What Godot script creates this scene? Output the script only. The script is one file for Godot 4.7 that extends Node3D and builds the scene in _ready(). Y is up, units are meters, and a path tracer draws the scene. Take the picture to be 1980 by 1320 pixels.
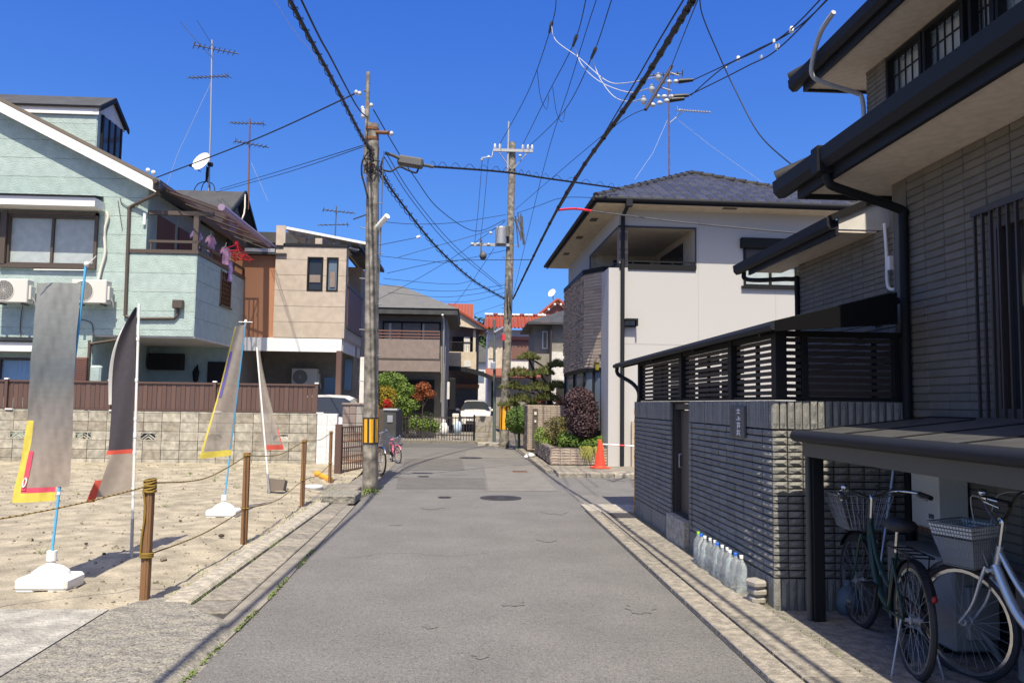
extends Node3D
# A residential lane: a sandy vacant lot with banners on the left, tiled garden wall and house on the right.

class Mb:
	# collects triangles; faces are given counter-clockwise seen from outside and stored clockwise
	var v = PackedVector3Array()
	var n = PackedVector3Array()
	var c = PackedColorArray()
	var col = Color(1, 1, 1)
	func put(a, b, d, na, nb, nd):
		v.append(a); v.append(d); v.append(b)
		n.append(na); n.append(nd); n.append(nb)
		c.append(col); c.append(col); c.append(col)
	func tri(a, b, d):
		var m = (b - a).cross(d - a).normalized()
		put(a, b, d, m, m, m)
	func quad(a, b, d, e):
		var m = (d - a).cross(e - b).normalized()
		put(a, b, d, m, m, m); put(a, d, e, m, m, m)
	func otri(a, b, d, out):
		if (b - a).cross(d - a).dot(out) < 0: tri(a, d, b)
		else: tri(a, b, d)
	func oquad(a, b, d, e, out):
		if (d - a).cross(e - b).dot(out) < 0: quad(a, e, d, b)
		else: quad(a, b, d, e)
	func squad(a, b, d, e, na, nb, nd, ne):
		put(a, b, d, na, nb, nd); put(a, d, e, na, nd, ne)
	func box(p, s, bs = Basis()):
		var h = s * 0.5
		for i in 3:
			var j = (i + 1) % 3
			var k = (i + 2) % 3
			for sg in [-1.0, 1.0]:
				var q = []
				for w in [[-1, -1], [1, -1], [1, 1], [-1, 1]]:
					var t = Vector3()
					t[i] = sg * h[i]; t[j] = w[0] * h[j]; t[k] = w[1] * h[k]
					q.append(p + bs * t)
				var o = Vector3(); o[i] = sg
				oquad(q[0], q[1], q[2], q[3], bs * o)
	func bb(a, b):   # box between two corners
		box((a + b) * 0.5, (b - a).abs())
	func cbox(p, s, ch, bs = Basis()):
		var h = s * 0.5
		for i in 3:
			var j = (i + 1) % 3
			var k = (i + 2) % 3
			for sg in [-1.0, 1.0]:
				var q = []
				for w in [[-1, -1], [1, -1], [1, 1], [-1, 1]]:
					var t = Vector3()
					t[i] = sg * h[i]; t[j] = w[0] * (h[j] - ch); t[k] = w[1] * (h[k] - ch)
					q.append(p + bs * t)
				var o = Vector3(); o[i] = sg
				oquad(q[0], q[1], q[2], q[3], bs * o)
				for s2 in [-1.0, 1.0]:   # edge along k between faces i and j
					var e = []
					for w in [[0, -1], [0, 1], [1, 1], [1, -1]]:
						var t = Vector3()
						t[i] = sg * (h[i] - ch * w[0]); t[j] = s2 * (h[j] - ch * (1 - w[0])); t[k] = w[1] * (h[k] - ch)
						e.append(p + bs * t)
					var o2 = Vector3(); o2[i] = sg; o2[j] = s2
					oquad(e[0], e[1], e[2], e[3], bs * o2)
		for a in [-1.0, 1.0]:
			for b in [-1.0, 1.0]:
				for d in [-1.0, 1.0]:
					var o = Vector3(a, b, d)
					otri(p + bs * (o * (h - Vector3(0, ch, ch))), p + bs * (o * (h - Vector3(ch, 0, ch))), p + bs * (o * (h - Vector3(ch, ch, 0))), bs * o)
	func rough(s, dev, rg):   # a split-faced block: bumpy front (+z), plain sides
		var h = s * 0.5
		var nx = clampi(int(s.x / 0.035), 2, 7)
		var ny = clampi(int(s.y / 0.028), 2, 5)
		var g = []
		for j in ny + 1:
			var row = []
			for i in nx + 1:
				var e = i == 0 or j == 0 or i == nx or j == ny
				row.append(Vector3(lerpf(-h.x, h.x, float(i) / nx), lerpf(-h.y, h.y, float(j) / ny), h.z - (dev * 0.9 + dev * 0.3 * rg.randf() if e else dev * rg.randf_range(-0.5, 0.8))))
			g.append(row)
		for j in ny:
			for i in nx:
				if (i + j) % 2: 
					tri(g[j][i], g[j][i + 1], g[j + 1][i + 1]); tri(g[j][i], g[j + 1][i + 1], g[j + 1][i])
				else:
					tri(g[j][i], g[j][i + 1], g[j + 1][i]); tri(g[j][i + 1], g[j + 1][i + 1], g[j + 1][i])
		for i in nx:
			oquad(g[0][i], g[0][i + 1], g[0][i + 1] * Vector3(1, 1, 0) - Vector3(0, 0, h.z), g[0][i] * Vector3(1, 1, 0) - Vector3(0, 0, h.z), Vector3.DOWN)
			oquad(g[ny][i], g[ny][i + 1], g[ny][i + 1] * Vector3(1, 1, 0) - Vector3(0, 0, h.z), g[ny][i] * Vector3(1, 1, 0) - Vector3(0, 0, h.z), Vector3.UP)
		for j in ny:
			oquad(g[j][0], g[j + 1][0], g[j + 1][0] * Vector3(1, 1, 0) - Vector3(0, 0, h.z), g[j][0] * Vector3(1, 1, 0) - Vector3(0, 0, h.z), Vector3.LEFT)
			oquad(g[j][nx], g[j + 1][nx], g[j + 1][nx] * Vector3(1, 1, 0) - Vector3(0, 0, h.z), g[j][nx] * Vector3(1, 1, 0) - Vector3(0, 0, h.z), Vector3.RIGHT)
	func add(m, xf):   # append the triangles of another collector
		for i in m.v.size():
			v.append(xf * m.v[i]); n.append((xf.basis * m.n[i]).normalized()); c.append(m.c[i])
	func prism(poly, xf, z0, z1):   # polygon in the xf xy plane, from z0 to z1 (front)
		var area = 0.0
		for i in poly.size():
			area += poly[i].cross(poly[(i + 1) % poly.size()])
		if area < 0:
			poly = poly.duplicate(); poly.reverse()
		var ids = Geometry2D.triangulate_polygon(poly)
		var zf = xf.basis.z.normalized()
		for i in range(0, ids.size(), 3):
			var a = poly[ids[i]]; var b = poly[ids[i + 1]]; var d = poly[ids[i + 2]]
			otri(xf * Vector3(a.x, a.y, z1), xf * Vector3(b.x, b.y, z1), xf * Vector3(d.x, d.y, z1), zf)
			otri(xf * Vector3(a.x, a.y, z0), xf * Vector3(b.x, b.y, z0), xf * Vector3(d.x, d.y, z0), -zf)
		for i in poly.size():
			var a = poly[i]; var b = poly[(i + 1) % poly.size()]
			var o = Vector3(b.y - a.y, a.x - b.x, 0)
			oquad(xf * Vector3(a.x, a.y, z0), xf * Vector3(b.x, b.y, z0), xf * Vector3(b.x, b.y, z1), xf * Vector3(a.x, a.y, z1), xf.basis * o)
	func tube(pts, r, sides = 6, r2 = -1.0, caps = true):
		if r2 < 0: r2 = r
		var rings = []
		var nor = []
		var up = Vector3.UP
		for i in pts.size():
			var t = (pts[mini(i + 1, pts.size() - 1)] - pts[maxi(i - 1, 0)]).normalized()
			if i == 0 and absf(t.y) > 0.9: up = Vector3.RIGHT
			var x = up.cross(t)
			if x.length() < 0.01: x = Vector3.RIGHT.cross(t)
			x = x.normalized()
			var y = t.cross(x).normalized()
			up = y
			var rr = lerpf(r, r2, float(i) / maxf(1, pts.size() - 1))
			var ring = []
			var nn = []
			for k in sides:
				var a = TAU * k / sides
				var d = x * cos(a) + y * sin(a)
				ring.append(pts[i] + d * rr); nn.append(d)
			rings.append(ring); nor.append(nn)
		for i in pts.size() - 1:
			for k in sides:
				var k2 = (k + 1) % sides
				squad(rings[i][k], rings[i][k2], rings[i + 1][k2], rings[i + 1][k], nor[i][k], nor[i][k2], nor[i + 1][k2], nor[i + 1][k])
		if caps:
			for k in range(1, sides - 1):
				otri(rings[0][0], rings[0][k], rings[0][k + 1], pts[0] - pts[1])
				var m = pts.size() - 1
				otri(rings[m][0], rings[m][k], rings[m][k + 1], pts[m] - pts[m - 1])
	func lathe(prof, seg = 12, xf = Transform3D(), sc = Vector3.ONE):
		for i in prof.size() - 1:
			var a = prof[i]; var b = prof[i + 1]
			var d = b - a
			var nr = Vector2(d.y, -d.x).normalized()
			for k in seg:
				var t0 = TAU * k / seg; var t1 = TAU * (k + 1) / seg
				var c0 = Vector3(cos(t0), 0, -sin(t0)); var c1 = Vector3(cos(t1), 0, -sin(t1))
				var p = [xf * ((c0 * a.x + Vector3(0, a.y, 0)) * sc), xf * ((c1 * a.x + Vector3(0, a.y, 0)) * sc), xf * ((c1 * b.x + Vector3(0, b.y, 0)) * sc), xf * ((c0 * b.x + Vector3(0, b.y, 0)) * sc)]
				var n0 = (xf.basis * (c0 * nr.x + Vector3(0, nr.y, 0))).normalized()
				var n1 = (xf.basis * (c1 * nr.x + Vector3(0, nr.y, 0))).normalized()
				if a.x > 0.0001: put(p[0], p[1], p[2], n0, n1, n1)
				if b.x > 0.0001: put(p[0], p[2], p[3], n0, n1, n0)
	func ball(p, r, seg = 10, rings = 6):
		for i in rings:
			for k in seg:
				var q = []
				for w in [[0, 0], [0, 1], [1, 1], [1, 0]]:
					var th = PI * (i + w[0]) / rings; var ph = TAU * (k + w[1]) / seg
					q.append(Vector3(sin(th) * cos(ph), cos(th), -sin(th) * sin(ph)))
				squad(p + q[0] * r, p + q[3] * r, p + q[2] * r, p + q[1] * r, q[0], q[3], q[2], q[1])
	func leaves(ctr, rad, count, size, rng, shell = 0.55, c0 = Color(1, 1, 1), c1 = Color(1, 1, 1), flat = 0.3):
		for i in count:
			var d = Vector3(rng.randfn(), rng.randfn(), rng.randfn()).normalized()
			var p = ctr + d * rad * lerpf(shell, 1.0, sqrt(rng.randf()))
			col = c0.lerp(c1, rng.randf())
			leaf(p, size * rng.randf_range(0.6, 1.3), (d + Vector3(rng.randfn(), rng.randfn(), rng.randfn()) * 0.7 + Vector3.UP * flat).normalized(), rng)
		col = Color(1, 1, 1)
	func leaf(p, s, nn, rng):
		var x = nn.cross(Vector3(rng.randfn(), rng.randfn(), rng.randfn())).normalized()
		var y = nn.cross(x)
		var a = p - x * s; var b = p + y * s * 0.45 - nn * s * 0.15; var d = p + x * s; var e = p - y * s * 0.45 - nn * s * 0.15
		tri(a, e, d); tri(a, d, b)
	func mesh():
		var arr = []
		arr.resize(Mesh.ARRAY_MAX)
		arr[Mesh.ARRAY_VERTEX] = v; arr[Mesh.ARRAY_NORMAL] = n; arr[Mesh.ARRAY_COLOR] = c
		var m = ArrayMesh.new()
		m.add_surface_from_arrays(Mesh.PRIMITIVE_TRIANGLES, arr)
		return m

var based = {}
var M = {}
var used = {}
var rng = RandomNumberGenerator.new()

func V(x, y, z): return Vector3(x, y, z)

func numbered(nm):
	var k = used.get(nm, 0)
	used[nm] = k + 1
	return nm if k == 0 else "%s_%03d" % [nm, k]

func tag(o, label, category, group = ""):
	o.set_meta("label", label); o.set_meta("category", category)
	if group != "": o.set_meta("group", group)
	return o

func T(nm, label, category, at, group = ""):   # a thing; its parts are given in world coordinates
	var o = Node3D.new()
	o.name = numbered(nm); add_child(o); o.position = at
	based[o] = at
	return tag(o, label, category, group)

func L(nm, label, category, group = ""):   # a thing whose parts are given in its own coordinates
	return T(nm, label, category, Vector3.ZERO, group)

func P(t, nm, mb, mat):
	return PM(t, nm, mb.mesh(), mat)

func PM(t, nm, m, mat):
	var mi = MeshInstance3D.new()
	mi.name = nm
	mi.mesh = m
	mi.set_surface_override_material(0, M[mat] if mat is String else mat)
	t.add_child(mi, true)
	if based.has(t): mi.position = -based[t]
	return mi

func S(nm, mb, mat):   # a piece of the setting
	var mi = MeshInstance3D.new()
	mi.name = numbered(nm); mi.mesh = mb.mesh(); mi.set_surface_override_material(0, M[mat])
	add_child(mi); mi.set_meta("kind", "structure")
	return mi

func copy(o, at, label = ""):
	var r = o.duplicate()
	r.name = numbered(String(o.name).rstrip("_0123456789")); add_child(r)
	r.position = at
	if label != "": r.set_meta("label", label)
	return r

# ---------- materials
var tex = {}
func noise_tex(key, type, freq, oct, lo, hi, sd, w = 512, normal = 0.0):
	var f = FastNoiseLite.new()
	f.noise_type = type; f.frequency = freq; f.seed = sd
	f.fractal_type = FastNoiseLite.FRACTAL_FBM if oct > 1 else FastNoiseLite.FRACTAL_NONE
	f.fractal_octaves = oct
	var t = NoiseTexture2D.new()
	t.width = w; t.height = w; t.seamless = true; t.noise = f
	if normal > 0:
		t.as_normal_map = true; t.bump_strength = normal
	else:
		var g = Gradient.new()
		g.set_color(0, Color(lo, lo, lo)); g.set_color(1, Color(hi, hi, hi))
		t.color_ramp = g
	tex[key] = t

func speck_tex(key, w, lo, hi, dark, pale, sd):   # fine aggregate: independent grains, some darker, some paler
	var r = RandomNumberGenerator.new()
	r.seed = sd
	var b = PackedByteArray()
	b.resize(w * w)
	for i in w * w:
		var q = r.randf()
		b[i] = int(255.0 * (dark if q < 0.05 else pale if q > 0.94 else lerpf(lo, hi, r.randf())))
	tex[key] = ImageTexture.create_from_image(Image.create_from_data(w, w, false, Image.FORMAT_L8, b))

func mk(nm, c, rough = 0.85, t = "", ts = 1.0, det = "", ds = 0.3, nrm = "", ns = 1.0, nstr = 1.0, metal = 0.0):
	var m = StandardMaterial3D.new()
	m.resource_name = nm
	m.albedo_color = Color(c[0], c[1], c[2]).linear_to_srgb()
	m.roughness = rough; m.metallic = metal
	m.vertex_color_use_as_albedo = true
	m.uv1_triplanar = true; m.uv1_world_triplanar = true
	m.uv1_scale = Vector3(ts, ts, ts)
	if t != "": m.albedo_texture = tex[t]
	if nrm != "":
		m.normal_enabled = true; m.normal_texture = tex[nrm]; m.normal_scale = nstr
		if t == "": m.uv1_scale = Vector3(ns, ns, ns)
	if det != "":
		m.detail_enabled = true; m.detail_albedo = tex[det]; m.detail_blend_mode = BaseMaterial3D.BLEND_MODE_MUL
		m.detail_uv_layer = BaseMaterial3D.DETAIL_UV_2
		m.uv2_triplanar = true; m.uv2_world_triplanar = true; m.uv2_scale = Vector3(ds, ds, ds)
	M[nm] = m
	return m

func leafmat(nm, c, tr = 0.35):
	var m = mk(nm, c, 0.6)
	m.backlight_enabled = true
	m.backlight = Color(c[0] * tr * 4, c[1] * tr * 4, c[2] * tr * 4).linear_to_srgb()
	m.cull_mode = BaseMaterial3D.CULL_DISABLED

func glassmat(nm, c, a):
	var m = StandardMaterial3D.new()
	m.resource_name = nm
	m.albedo_color = Color(c[0], c[1], c[2], a); m.roughness = 0.05
	m.transparency = BaseMaterial3D.TRANSPARENCY_ALPHA
	M[nm] = m

# ---------- walls
func front(z): return Transform3D(Basis(Vector3.RIGHT, Vector3.UP, Vector3.BACK), V(0, 0, z))       # u = x, faces +z
func facing_left(x): return Transform3D(Basis(Vector3.BACK, Vector3.UP, Vector3.LEFT), V(x, 0, 0))   # u = z, faces -x
func facing_right(x): return Transform3D(Basis(Vector3.FORWARD, Vector3.UP, Vector3.RIGHT), V(x, 0, 0)) # u = -z, faces +x

func rect(r): return PackedVector2Array([r.position, V2(r.end.x, r.position.y), r.end, V2(r.position.x, r.end.y)])
func V2(x, y): return Vector2(x, y)
func PV(a):
	var p = PackedVector2Array()
	for i in range(0, a.size(), 2): p.append(Vector2(a[i], a[i + 1]))
	return p

func cut(cells, holes):
	for h in holes:
		var nxt = []
		for poly in cells:
			var cx = h.get_center().x
			var lo = 1e9
			var hi = -1e9
			for q in poly:
				lo = minf(lo, q.x); hi = maxf(hi, q.x)
			var pieces = [poly]
			if lo < cx and hi > cx and not Geometry2D.intersect_polygons(poly, rect(h)).is_empty():
				pieces = Geometry2D.intersect_polygons(poly, rect(Rect2(lo - 1, -50, cx - lo + 1, 150))) + Geometry2D.intersect_polygons(poly, rect(Rect2(cx, -50, hi - cx + 1, 150)))
			for q in pieces:
				if Geometry2D.intersect_polygons(q, rect(h)).is_empty(): nxt.append(q)
				else: nxt.append_array(Geometry2D.clip_polygons(q, rect(h)))
		cells = nxt
	return cells

func slab(t, nm, xf, outline, holes, z0, z1, mat):
	var mb = Mb.new()
	for poly in cut([outline], holes):
		if poly.size() > 2: mb.prism(poly, xf, z0, z1)
	return P(t, nm, mb, mat)

func piece(w, h, th, ch, rough):
	var mb = Mb.new()
	if rough > 0: mb.rough(V(w, h, th), rough, rng)
	elif rough < 0:   # an arched roof tile with a rounded lower lip
		var pts = []
		for i in 9:
			var f = i / 8.0
			pts.append(Vector3(lerpf(-w / 2, w / 2, f), 0, th / 2 - rough * (0.5 - 0.5 * cos(TAU * clampf(f * 1.25, 0, 1)))))
		for i in 8:
			var a = pts[i]; var b = pts[i + 1]
			var na = Vector3(a.z - pts[maxi(i - 1, 0)].z + b.z - a.z, 0, -(b.x - pts[maxi(i - 1, 0)].x)).normalized() * -1.0
			var nb = Vector3(b.z - a.z + pts[mini(i + 2, 8)].z - b.z, 0, -(pts[mini(i + 2, 8)].x - a.x)).normalized() * -1.0
			na.x = -absf(na.x) * signf(b.z - a.z) if b.z != a.z else 0.0; nb.x = na.x
			var lo = Vector3(0, -h / 2, 0); var lip = Vector3(0, -h / 2 + 0.04, 0.0); var hi = Vector3(0, h / 2, 0)
			mb.squad(a + lip, b + lip, b + hi, a + hi, na, nb, nb, na)
			var d = Vector3(0, 0, -0.022)
			mb.squad(a + lo + d, b + lo + d, b + lip, a + lip, Vector3(0, -0.66, 0.75), Vector3(0, -0.66, 0.75), Vector3(0, -0.5, 0.86), Vector3(0, -0.5, 0.86))
			var e = Vector3(0, 0, -th - 0.01)
			mb.oquad(a + lo + d, b + lo + d, b + lo + e, a + lo + e, Vector3.DOWN)
			mb.oquad(a + hi, b + hi, b + hi + e, a + hi + e, Vector3.UP)
	else: mb.cbox(Vector3.ZERO, V(w, h, th), ch)
	return mb

# clad a wall with single pieces: tiles, panels, bricks
func clad(t, nm, xf, outline, holes, cw, rh, gap, th, mats, opt = {}):
	var lo = Vector2(1e9, 1e9)
	var hi = -lo
	for q in outline:
		lo = lo.min(q); hi = hi.max(q)
	var bond = opt.get("bond", 0.0)
	var limit = opt.get("limit", 300)
	var ch = opt.get("ch", minf(0.006, th * 0.4))
	var tilt = Basis(Vector3.RIGHT, opt.get("tilt", 0.0))
	var cells = []
	var shared = null
	var spare = null
	var rough = opt.get("rough", 0.0)
	var rows = int(ceil((hi.y - lo.y) / rh - 0.001))
	for r in rows:
		var off = -bond * cw if r % 2 == 1 else 0.0
		var cols = int(ceil((hi.x - lo.x - off) / cw - 0.001))
		for k in cols:
			var rc = Rect2(lo.x + off + k * cw + gap / 2, lo.y + r * rh + gap / 2, cw - gap, rh - gap)
			if rc.size.x <= 0: continue
			var whole = true
			for q in rect(rc):
				if not Geometry2D.is_point_in_polygon(q, outline) and not opt.get("loose", false): whole = false
			if opt.get("loose", false) and not Geometry2D.is_point_in_polygon(rc.get_center(), outline): continue
			for h in holes:
				if h.intersects(rc): whole = false
			var ctr = xf * V(rc.get_center().x, rc.get_center().y, 0)
			if whole:
				cells.append([ctr.distance_to(V(0, 1.55, 0)), rc, null])
			else:
				for poly in cut(Geometry2D.intersect_polygons(rect(rc), outline), holes):
					if poly.size() > 2: cells.append([ctr.distance_to(V(0, 1.55, 0)), rc, poly])
	cells.sort_custom(func(a, b): return a[0] < b[0])
	var rest = Mb.new()
	for i in cells.size():
		var rc = cells[i][1]
		var mat = mats[rng.randi() % mats.size()]
		var jit = rng.randf_range(-1, 1) * opt.get("jit", 0.0)
		if cells[i][2] == null:
			var at = xf * V(rc.get_center().x, rc.get_center().y, th / 2 + jit)
			if i < limit:
				if shared == null:
					shared = []
					for s in (6 if rough > 0 else 3):
						shared.append(piece(cw - gap - s % 3 * 0.002, rh - gap - s % 3 * 0.0015, th, ch, rough).mesh())
				var mi = PM(t, nm, shared[rng.randi() % shared.size()], mat)
				mi.transform = Transform3D(xf.basis * tilt, mi.position + at)
			else:
				if spare == null:
					spare = []
					for s in 4: spare.append(piece(cw - gap, rh - gap, th, ch, rough))
				rest.add(spare[rng.randi() % 4], Transform3D(xf.basis * tilt, at))
		elif i < limit:
			var mb = Mb.new()
			mb.prism(cells[i][2], xf, jit, th + jit)
			P(t, nm, mb, mat)
		else:
			rest.prism(cells[i][2], xf, jit, th + jit)
	if rest.v.size() > 0:
		P(t, nm, rest, mats[0]).set_meta("kind", "stuff")

# a sliding window: frame with panes; w is in wall coordinates
func window(t, xf, rc, n, fmat, pmat, fw = 0.05, dep = 0.08, bars = 0, curtain = ""):
	var mb = Mb.new()
	var a = rc.position
	var b = rc.end
	var bx = func(u0, v0, u1, v1, z0, z1): mb.prism(rect(Rect2(u0, v0, u1 - u0, v1 - v0)), xf, z0, z1)
	bx.call(a.x, a.y, b.x, a.y + fw, -dep, 0.03)
	bx.call(a.x, b.y - fw, b.x, b.y, -dep, 0.03)
	bx.call(a.x, a.y + fw, a.x + fw, b.y - fw, -dep, 0.03)
	bx.call(b.x - fw, a.y + fw, b.x, b.y - fw, -dep, 0.03)
	for i in range(1, n):
		var u = lerpf(a.x, b.x, float(i) / n)
		bx.call(u - fw * 0.45, a.y + fw, u + fw * 0.45, b.y - fw, -dep * 0.7, 0.012)
	var f = P(t, "window", mb, fmat)
	for i in n:
		var u0 = lerpf(a.x, b.x, float(i) / n) + fw * 0.5
		var u1 = lerpf(a.x, b.x, float(i + 1) / n) - fw * 0.5
		var pm = Mb.new()
		pm.prism(rect(Rect2(u0, a.y + fw, u1 - u0, b.y - a.y - fw * 2)), xf, -dep * 0.5 - 0.006 * (i % 2) - 0.01, -dep * 0.5 - 0.006 * (i % 2))
		P(f, "pane", pm, pmat)
		if bars > 0:
			var gm = Mb.new()
			for k in range(1, bars):
				var u = lerpf(u0, u1, float(k) / bars)
				gm.prism(rect(Rect2(u - 0.008, a.y + fw, 0.016, b.y - a.y - fw * 2)), xf, -dep * 0.5, -dep * 0.5 + 0.012)
			for k in range(1, 3):
				var w = lerpf(a.y, b.y, k / 3.0)
				gm.prism(rect(Rect2(u0, w - 0.008, u1 - u0, 0.016)), xf, -dep * 0.5, -dep * 0.5 + 0.010)
			P(f, "muntin", gm, fmat)
	if curtain != "":
		var cm = Mb.new()
		var k = int((b.x - a.x) / 0.06)
		for i in k:
			var u0 = lerpf(a.x, b.x, float(i) / k); var u1 = lerpf(a.x, b.x, float(i + 1) / k)
			var z0 = -dep - 0.06 - 0.03 * (i % 2); var z1 = -dep - 0.06 - 0.03 * ((i + 1) % 2)
			cm.quad(xf * V(u0, a.y, z0), xf * V(u1, a.y, z1), xf * V(u1, b.y, z1), xf * V(u0, b.y, z0))
		P(f, "curtain", cm, curtain)
	return f

func curve(pts, k = 6):   # smooth line through points
	var out = []
	for i in pts.size() - 1:
		var p0 = pts[maxi(i - 1, 0)]; var p3 = pts[mini(i + 2, pts.size() - 1)]
		for j in k: out.append(pts[i].cubic_interpolate(pts[i + 1], p0, p3, float(j) / k))
	out.append(pts[-1])
	return out

func pts3(a):
	var o = []
	for i in range(0, a.size(), 3): o.append(V(a[i], a[i + 1], a[i + 2]))
	return o

func _ready():
	rng.seed = 7
	var cam = Camera3D.new()
	cam.name = "camera"
	cam.fov = 45.86; cam.near = 0.05; cam.far = 2000
	cam.transform = Transform3D(Basis(Vector3.UP, -deg_to_rad(2.9)) * Basis(Vector3.RIGHT, deg_to_rad(4.4)) * Basis(Vector3.BACK, deg_to_rad(0.8)), V(0, 1.55, 0))
	add_child(cam)
	var we = WorldEnvironment.new()
	we.name = "world_environment"
	var env = Environment.new()
	var sky = Sky.new()
	var sm = ProceduralSkyMaterial.new()
	sm.sky_top_color = Color(0.148, 0.325, 0.69)
	sm.sky_horizon_color = Color(0.455, 0.70, 0.97)
	sm.sky_curve = 0.16
	sm.ground_horizon_color = Color(0.60, 0.62, 0.62)
	sm.ground_bottom_color = Color(0.42, 0.41, 0.39)
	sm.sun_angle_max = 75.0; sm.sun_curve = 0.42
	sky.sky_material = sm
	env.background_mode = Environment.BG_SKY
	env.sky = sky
	env.tonemap_mode = Environment.TONE_MAPPER_LINEAR
	env.tonemap_exposure = 1.45
	env.sdfgi_enabled = true; env.ssao_enabled = true; env.ssil_enabled = true
	we.environment = env
	add_child(we)
	var sun = DirectionalLight3D.new()
	sun.name = "sun"
	sun.light_color = Color(1.0, 0.955, 0.87)
	sun.light_energy = 1.5
	sun.light_angular_distance = 0.5
	sun.shadow_enabled = true
	var el = deg_to_rad(59.0)
	var to_sun = V(-0.04 * cos(el), sin(el), cos(el)).normalized()
	sun.transform = Transform3D(Basis.looking_at(-to_sun, Vector3.UP), V(0, 30, 10))
	add_child(sun)
	make_materials()
	setting()
	right_wall()
	right_house()
	shelter()
	white_house()
	green_house()
	beige_house()
	far_houses()
	lot_things()
	poles_and_wires()
	plants()
	small_things()

func make_materials():
	var PER = FastNoiseLite.TYPE_PERLIN
	var SIM = FastNoiseLite.TYPE_SIMPLEX_SMOOTH
	var CEL = FastNoiseLite.TYPE_CELLULAR
	noise_tex("grain", SIM, 0.16, 3, 0.55, 1.12, 3)
	noise_tex("grit", CEL, 0.09, 1, 0.62, 1.15, 5)
	noise_tex("blotch", SIM, 0.012, 5, 0.76, 1.0, 9)
	noise_tex("stain", SIM, 0.02, 5, 0.45, 1.1, 19)
	noise_tex("soft", SIM, 0.01, 4, 0.90, 1.0, 11)
	noise_tex("ngrain", SIM, 0.10, 3, 0, 1, 3, 512, 5.0)
	noise_tex("nrough", SIM, 0.03, 4, 0, 1, 13, 512, 9.0)
	noise_tex("nfine", SIM, 0.2, 2, 0, 1, 23, 512, 3.0)
	speck_tex("speck", 512, 0.70, 0.92, 0.46, 1.0, 31)
	speck_tex("fleck", 512, 0.84, 1.0, 0.6, 1.0, 33)
	noise_tex("tint", SIM, 0.02, 5, 0.72, 1.08, 29)
	# ground
	mk("asphalt", [0.262, 0.256, 0.248], 0.92, "speck", 0.38, "soft", 0.19, "ngrain", 3.1, 0.2)
	mk("asphalt_dark", [0.205, 0.197, 0.187], 0.92, "speck", 0.38, "soft", 0.31, "ngrain", 3, 0.2)
	mk("asphalt_pale", [0.31, 0.297, 0.275], 0.92, "speck", 0.38, "soft", 0.31, "ngrain", 3, 0.2)
	mk("sand", [0.50, 0.445, 0.335], 0.95, "fleck", 0.45, "tint", 0.22, "ngrain", 2, 0.45)
	mk("earth", [0.25, 0.22, 0.18], 0.95, "grain", 1, "blotch", 0.1)
	mk("concrete", [0.45, 0.415, 0.35], 0.9, "grain", 2.2, "blotch", 0.5, "ngrain", 2, 0.5)
	mk("concrete_pale", [0.57, 0.525, 0.43], 0.9, "fleck", 0.5, "tint", 0.8, "ngrain", 2, 0.5)
	mk("concrete_rough", [0.53, 0.505, 0.435], 0.95, "speck", 0.20, "grain", 1.0, "nrough", 3, 0.8)
	mk("concrete_smooth", [0.49, 0.475, 0.425], 0.9, "fleck", 0.35, "tint", 0.3, "ngrain", 2, 0.4)
	mk("slab_a", [0.37, 0.34, 0.285], 0.9, "fleck", 0.5, "tint", 0.9, "ngrain", 2, 0.5)
	mk("slab_b", [0.32, 0.295, 0.25], 0.9, "fleck", 0.5, "tint", 0.9, "ngrain", 2, 0.5)
	mk("slab_c", [0.43, 0.39, 0.325], 0.9, "fleck", 0.5, "tint", 0.9, "ngrain", 2, 0.5)
	mk("joint", [0.05, 0.047, 0.043], 0.95)
	mk("iron", [0.06, 0.055, 0.06], 0.6, "grain", 6, "", 1, "ngrain", 6, 0.6)
	mk("rust", [0.33, 0.15, 0.07], 0.85, "stain", 3)
	leafmat("moss", [0.13, 0.19, 0.035])
	# blocks and tiles
	mk("block_a", [0.56, 0.525, 0.44], 0.95, "fleck", 0.6, "tint", 0.5, "ngrain", 2.5, 0.3)
	mk("block_b", [0.64, 0.60, 0.50], 0.95, "fleck", 0.6, "tint", 0.5, "ngrain", 2.5, 0.3)
	mk("block_c", [0.47, 0.425, 0.345], 0.95, "fleck", 0.6, "tint", 0.5, "ngrain", 2.5, 0.3)
	mk("block_white", [0.72, 0.74, 0.76], 0.85, "soft", 2, "", 1, "ngrain", 2.5, 0.4)
	mk("split_a", [0.35, 0.345, 0.315], 0.72, "grit", 4.5, "soft", 1, "nrough", 4.5, 1.2)
	mk("split_b", [0.385, 0.38, 0.345], 0.72, "grit", 4.5, "soft", 1, "nrough", 4.5, 1.2)
	mk("split_c", [0.315, 0.31, 0.285], 0.72, "grit", 4.5, "soft", 1, "nrough", 4.5, 1.2)
	mk("tile_joint", [0.03, 0.03, 0.03], 0.95)
	mk("siding_a", [0.265, 0.235, 0.185], 0.75, "grain", 3, "soft", 1, "ngrain", 3, 0.5)
	mk("siding_b", [0.285, 0.25, 0.20], 0.75, "grain", 3, "soft", 1, "ngrain", 3, 0.5)
	mk("siding_c", [0.25, 0.22, 0.175], 0.75, "grain", 3, "soft", 1, "ngrain", 3, 0.5)
	mk("mint_a", [0.64, 0.82, 0.78], 0.8, "grain", 1.6, "soft", 0.6, "nrough", 1.6, 0.8)
	mk("mint_b", [0.66, 0.83, 0.80], 0.8, "grain", 1.6, "soft", 0.6, "nrough", 1.6, 0.8)
	mk("mint_joint", [0.42, 0.56, 0.48], 0.9)
	mk("beige_a", [0.80, 0.685, 0.575], 0.85, "grain", 1.8, "soft", 0.6, "ngrain", 1.6, 0.5)
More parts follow.
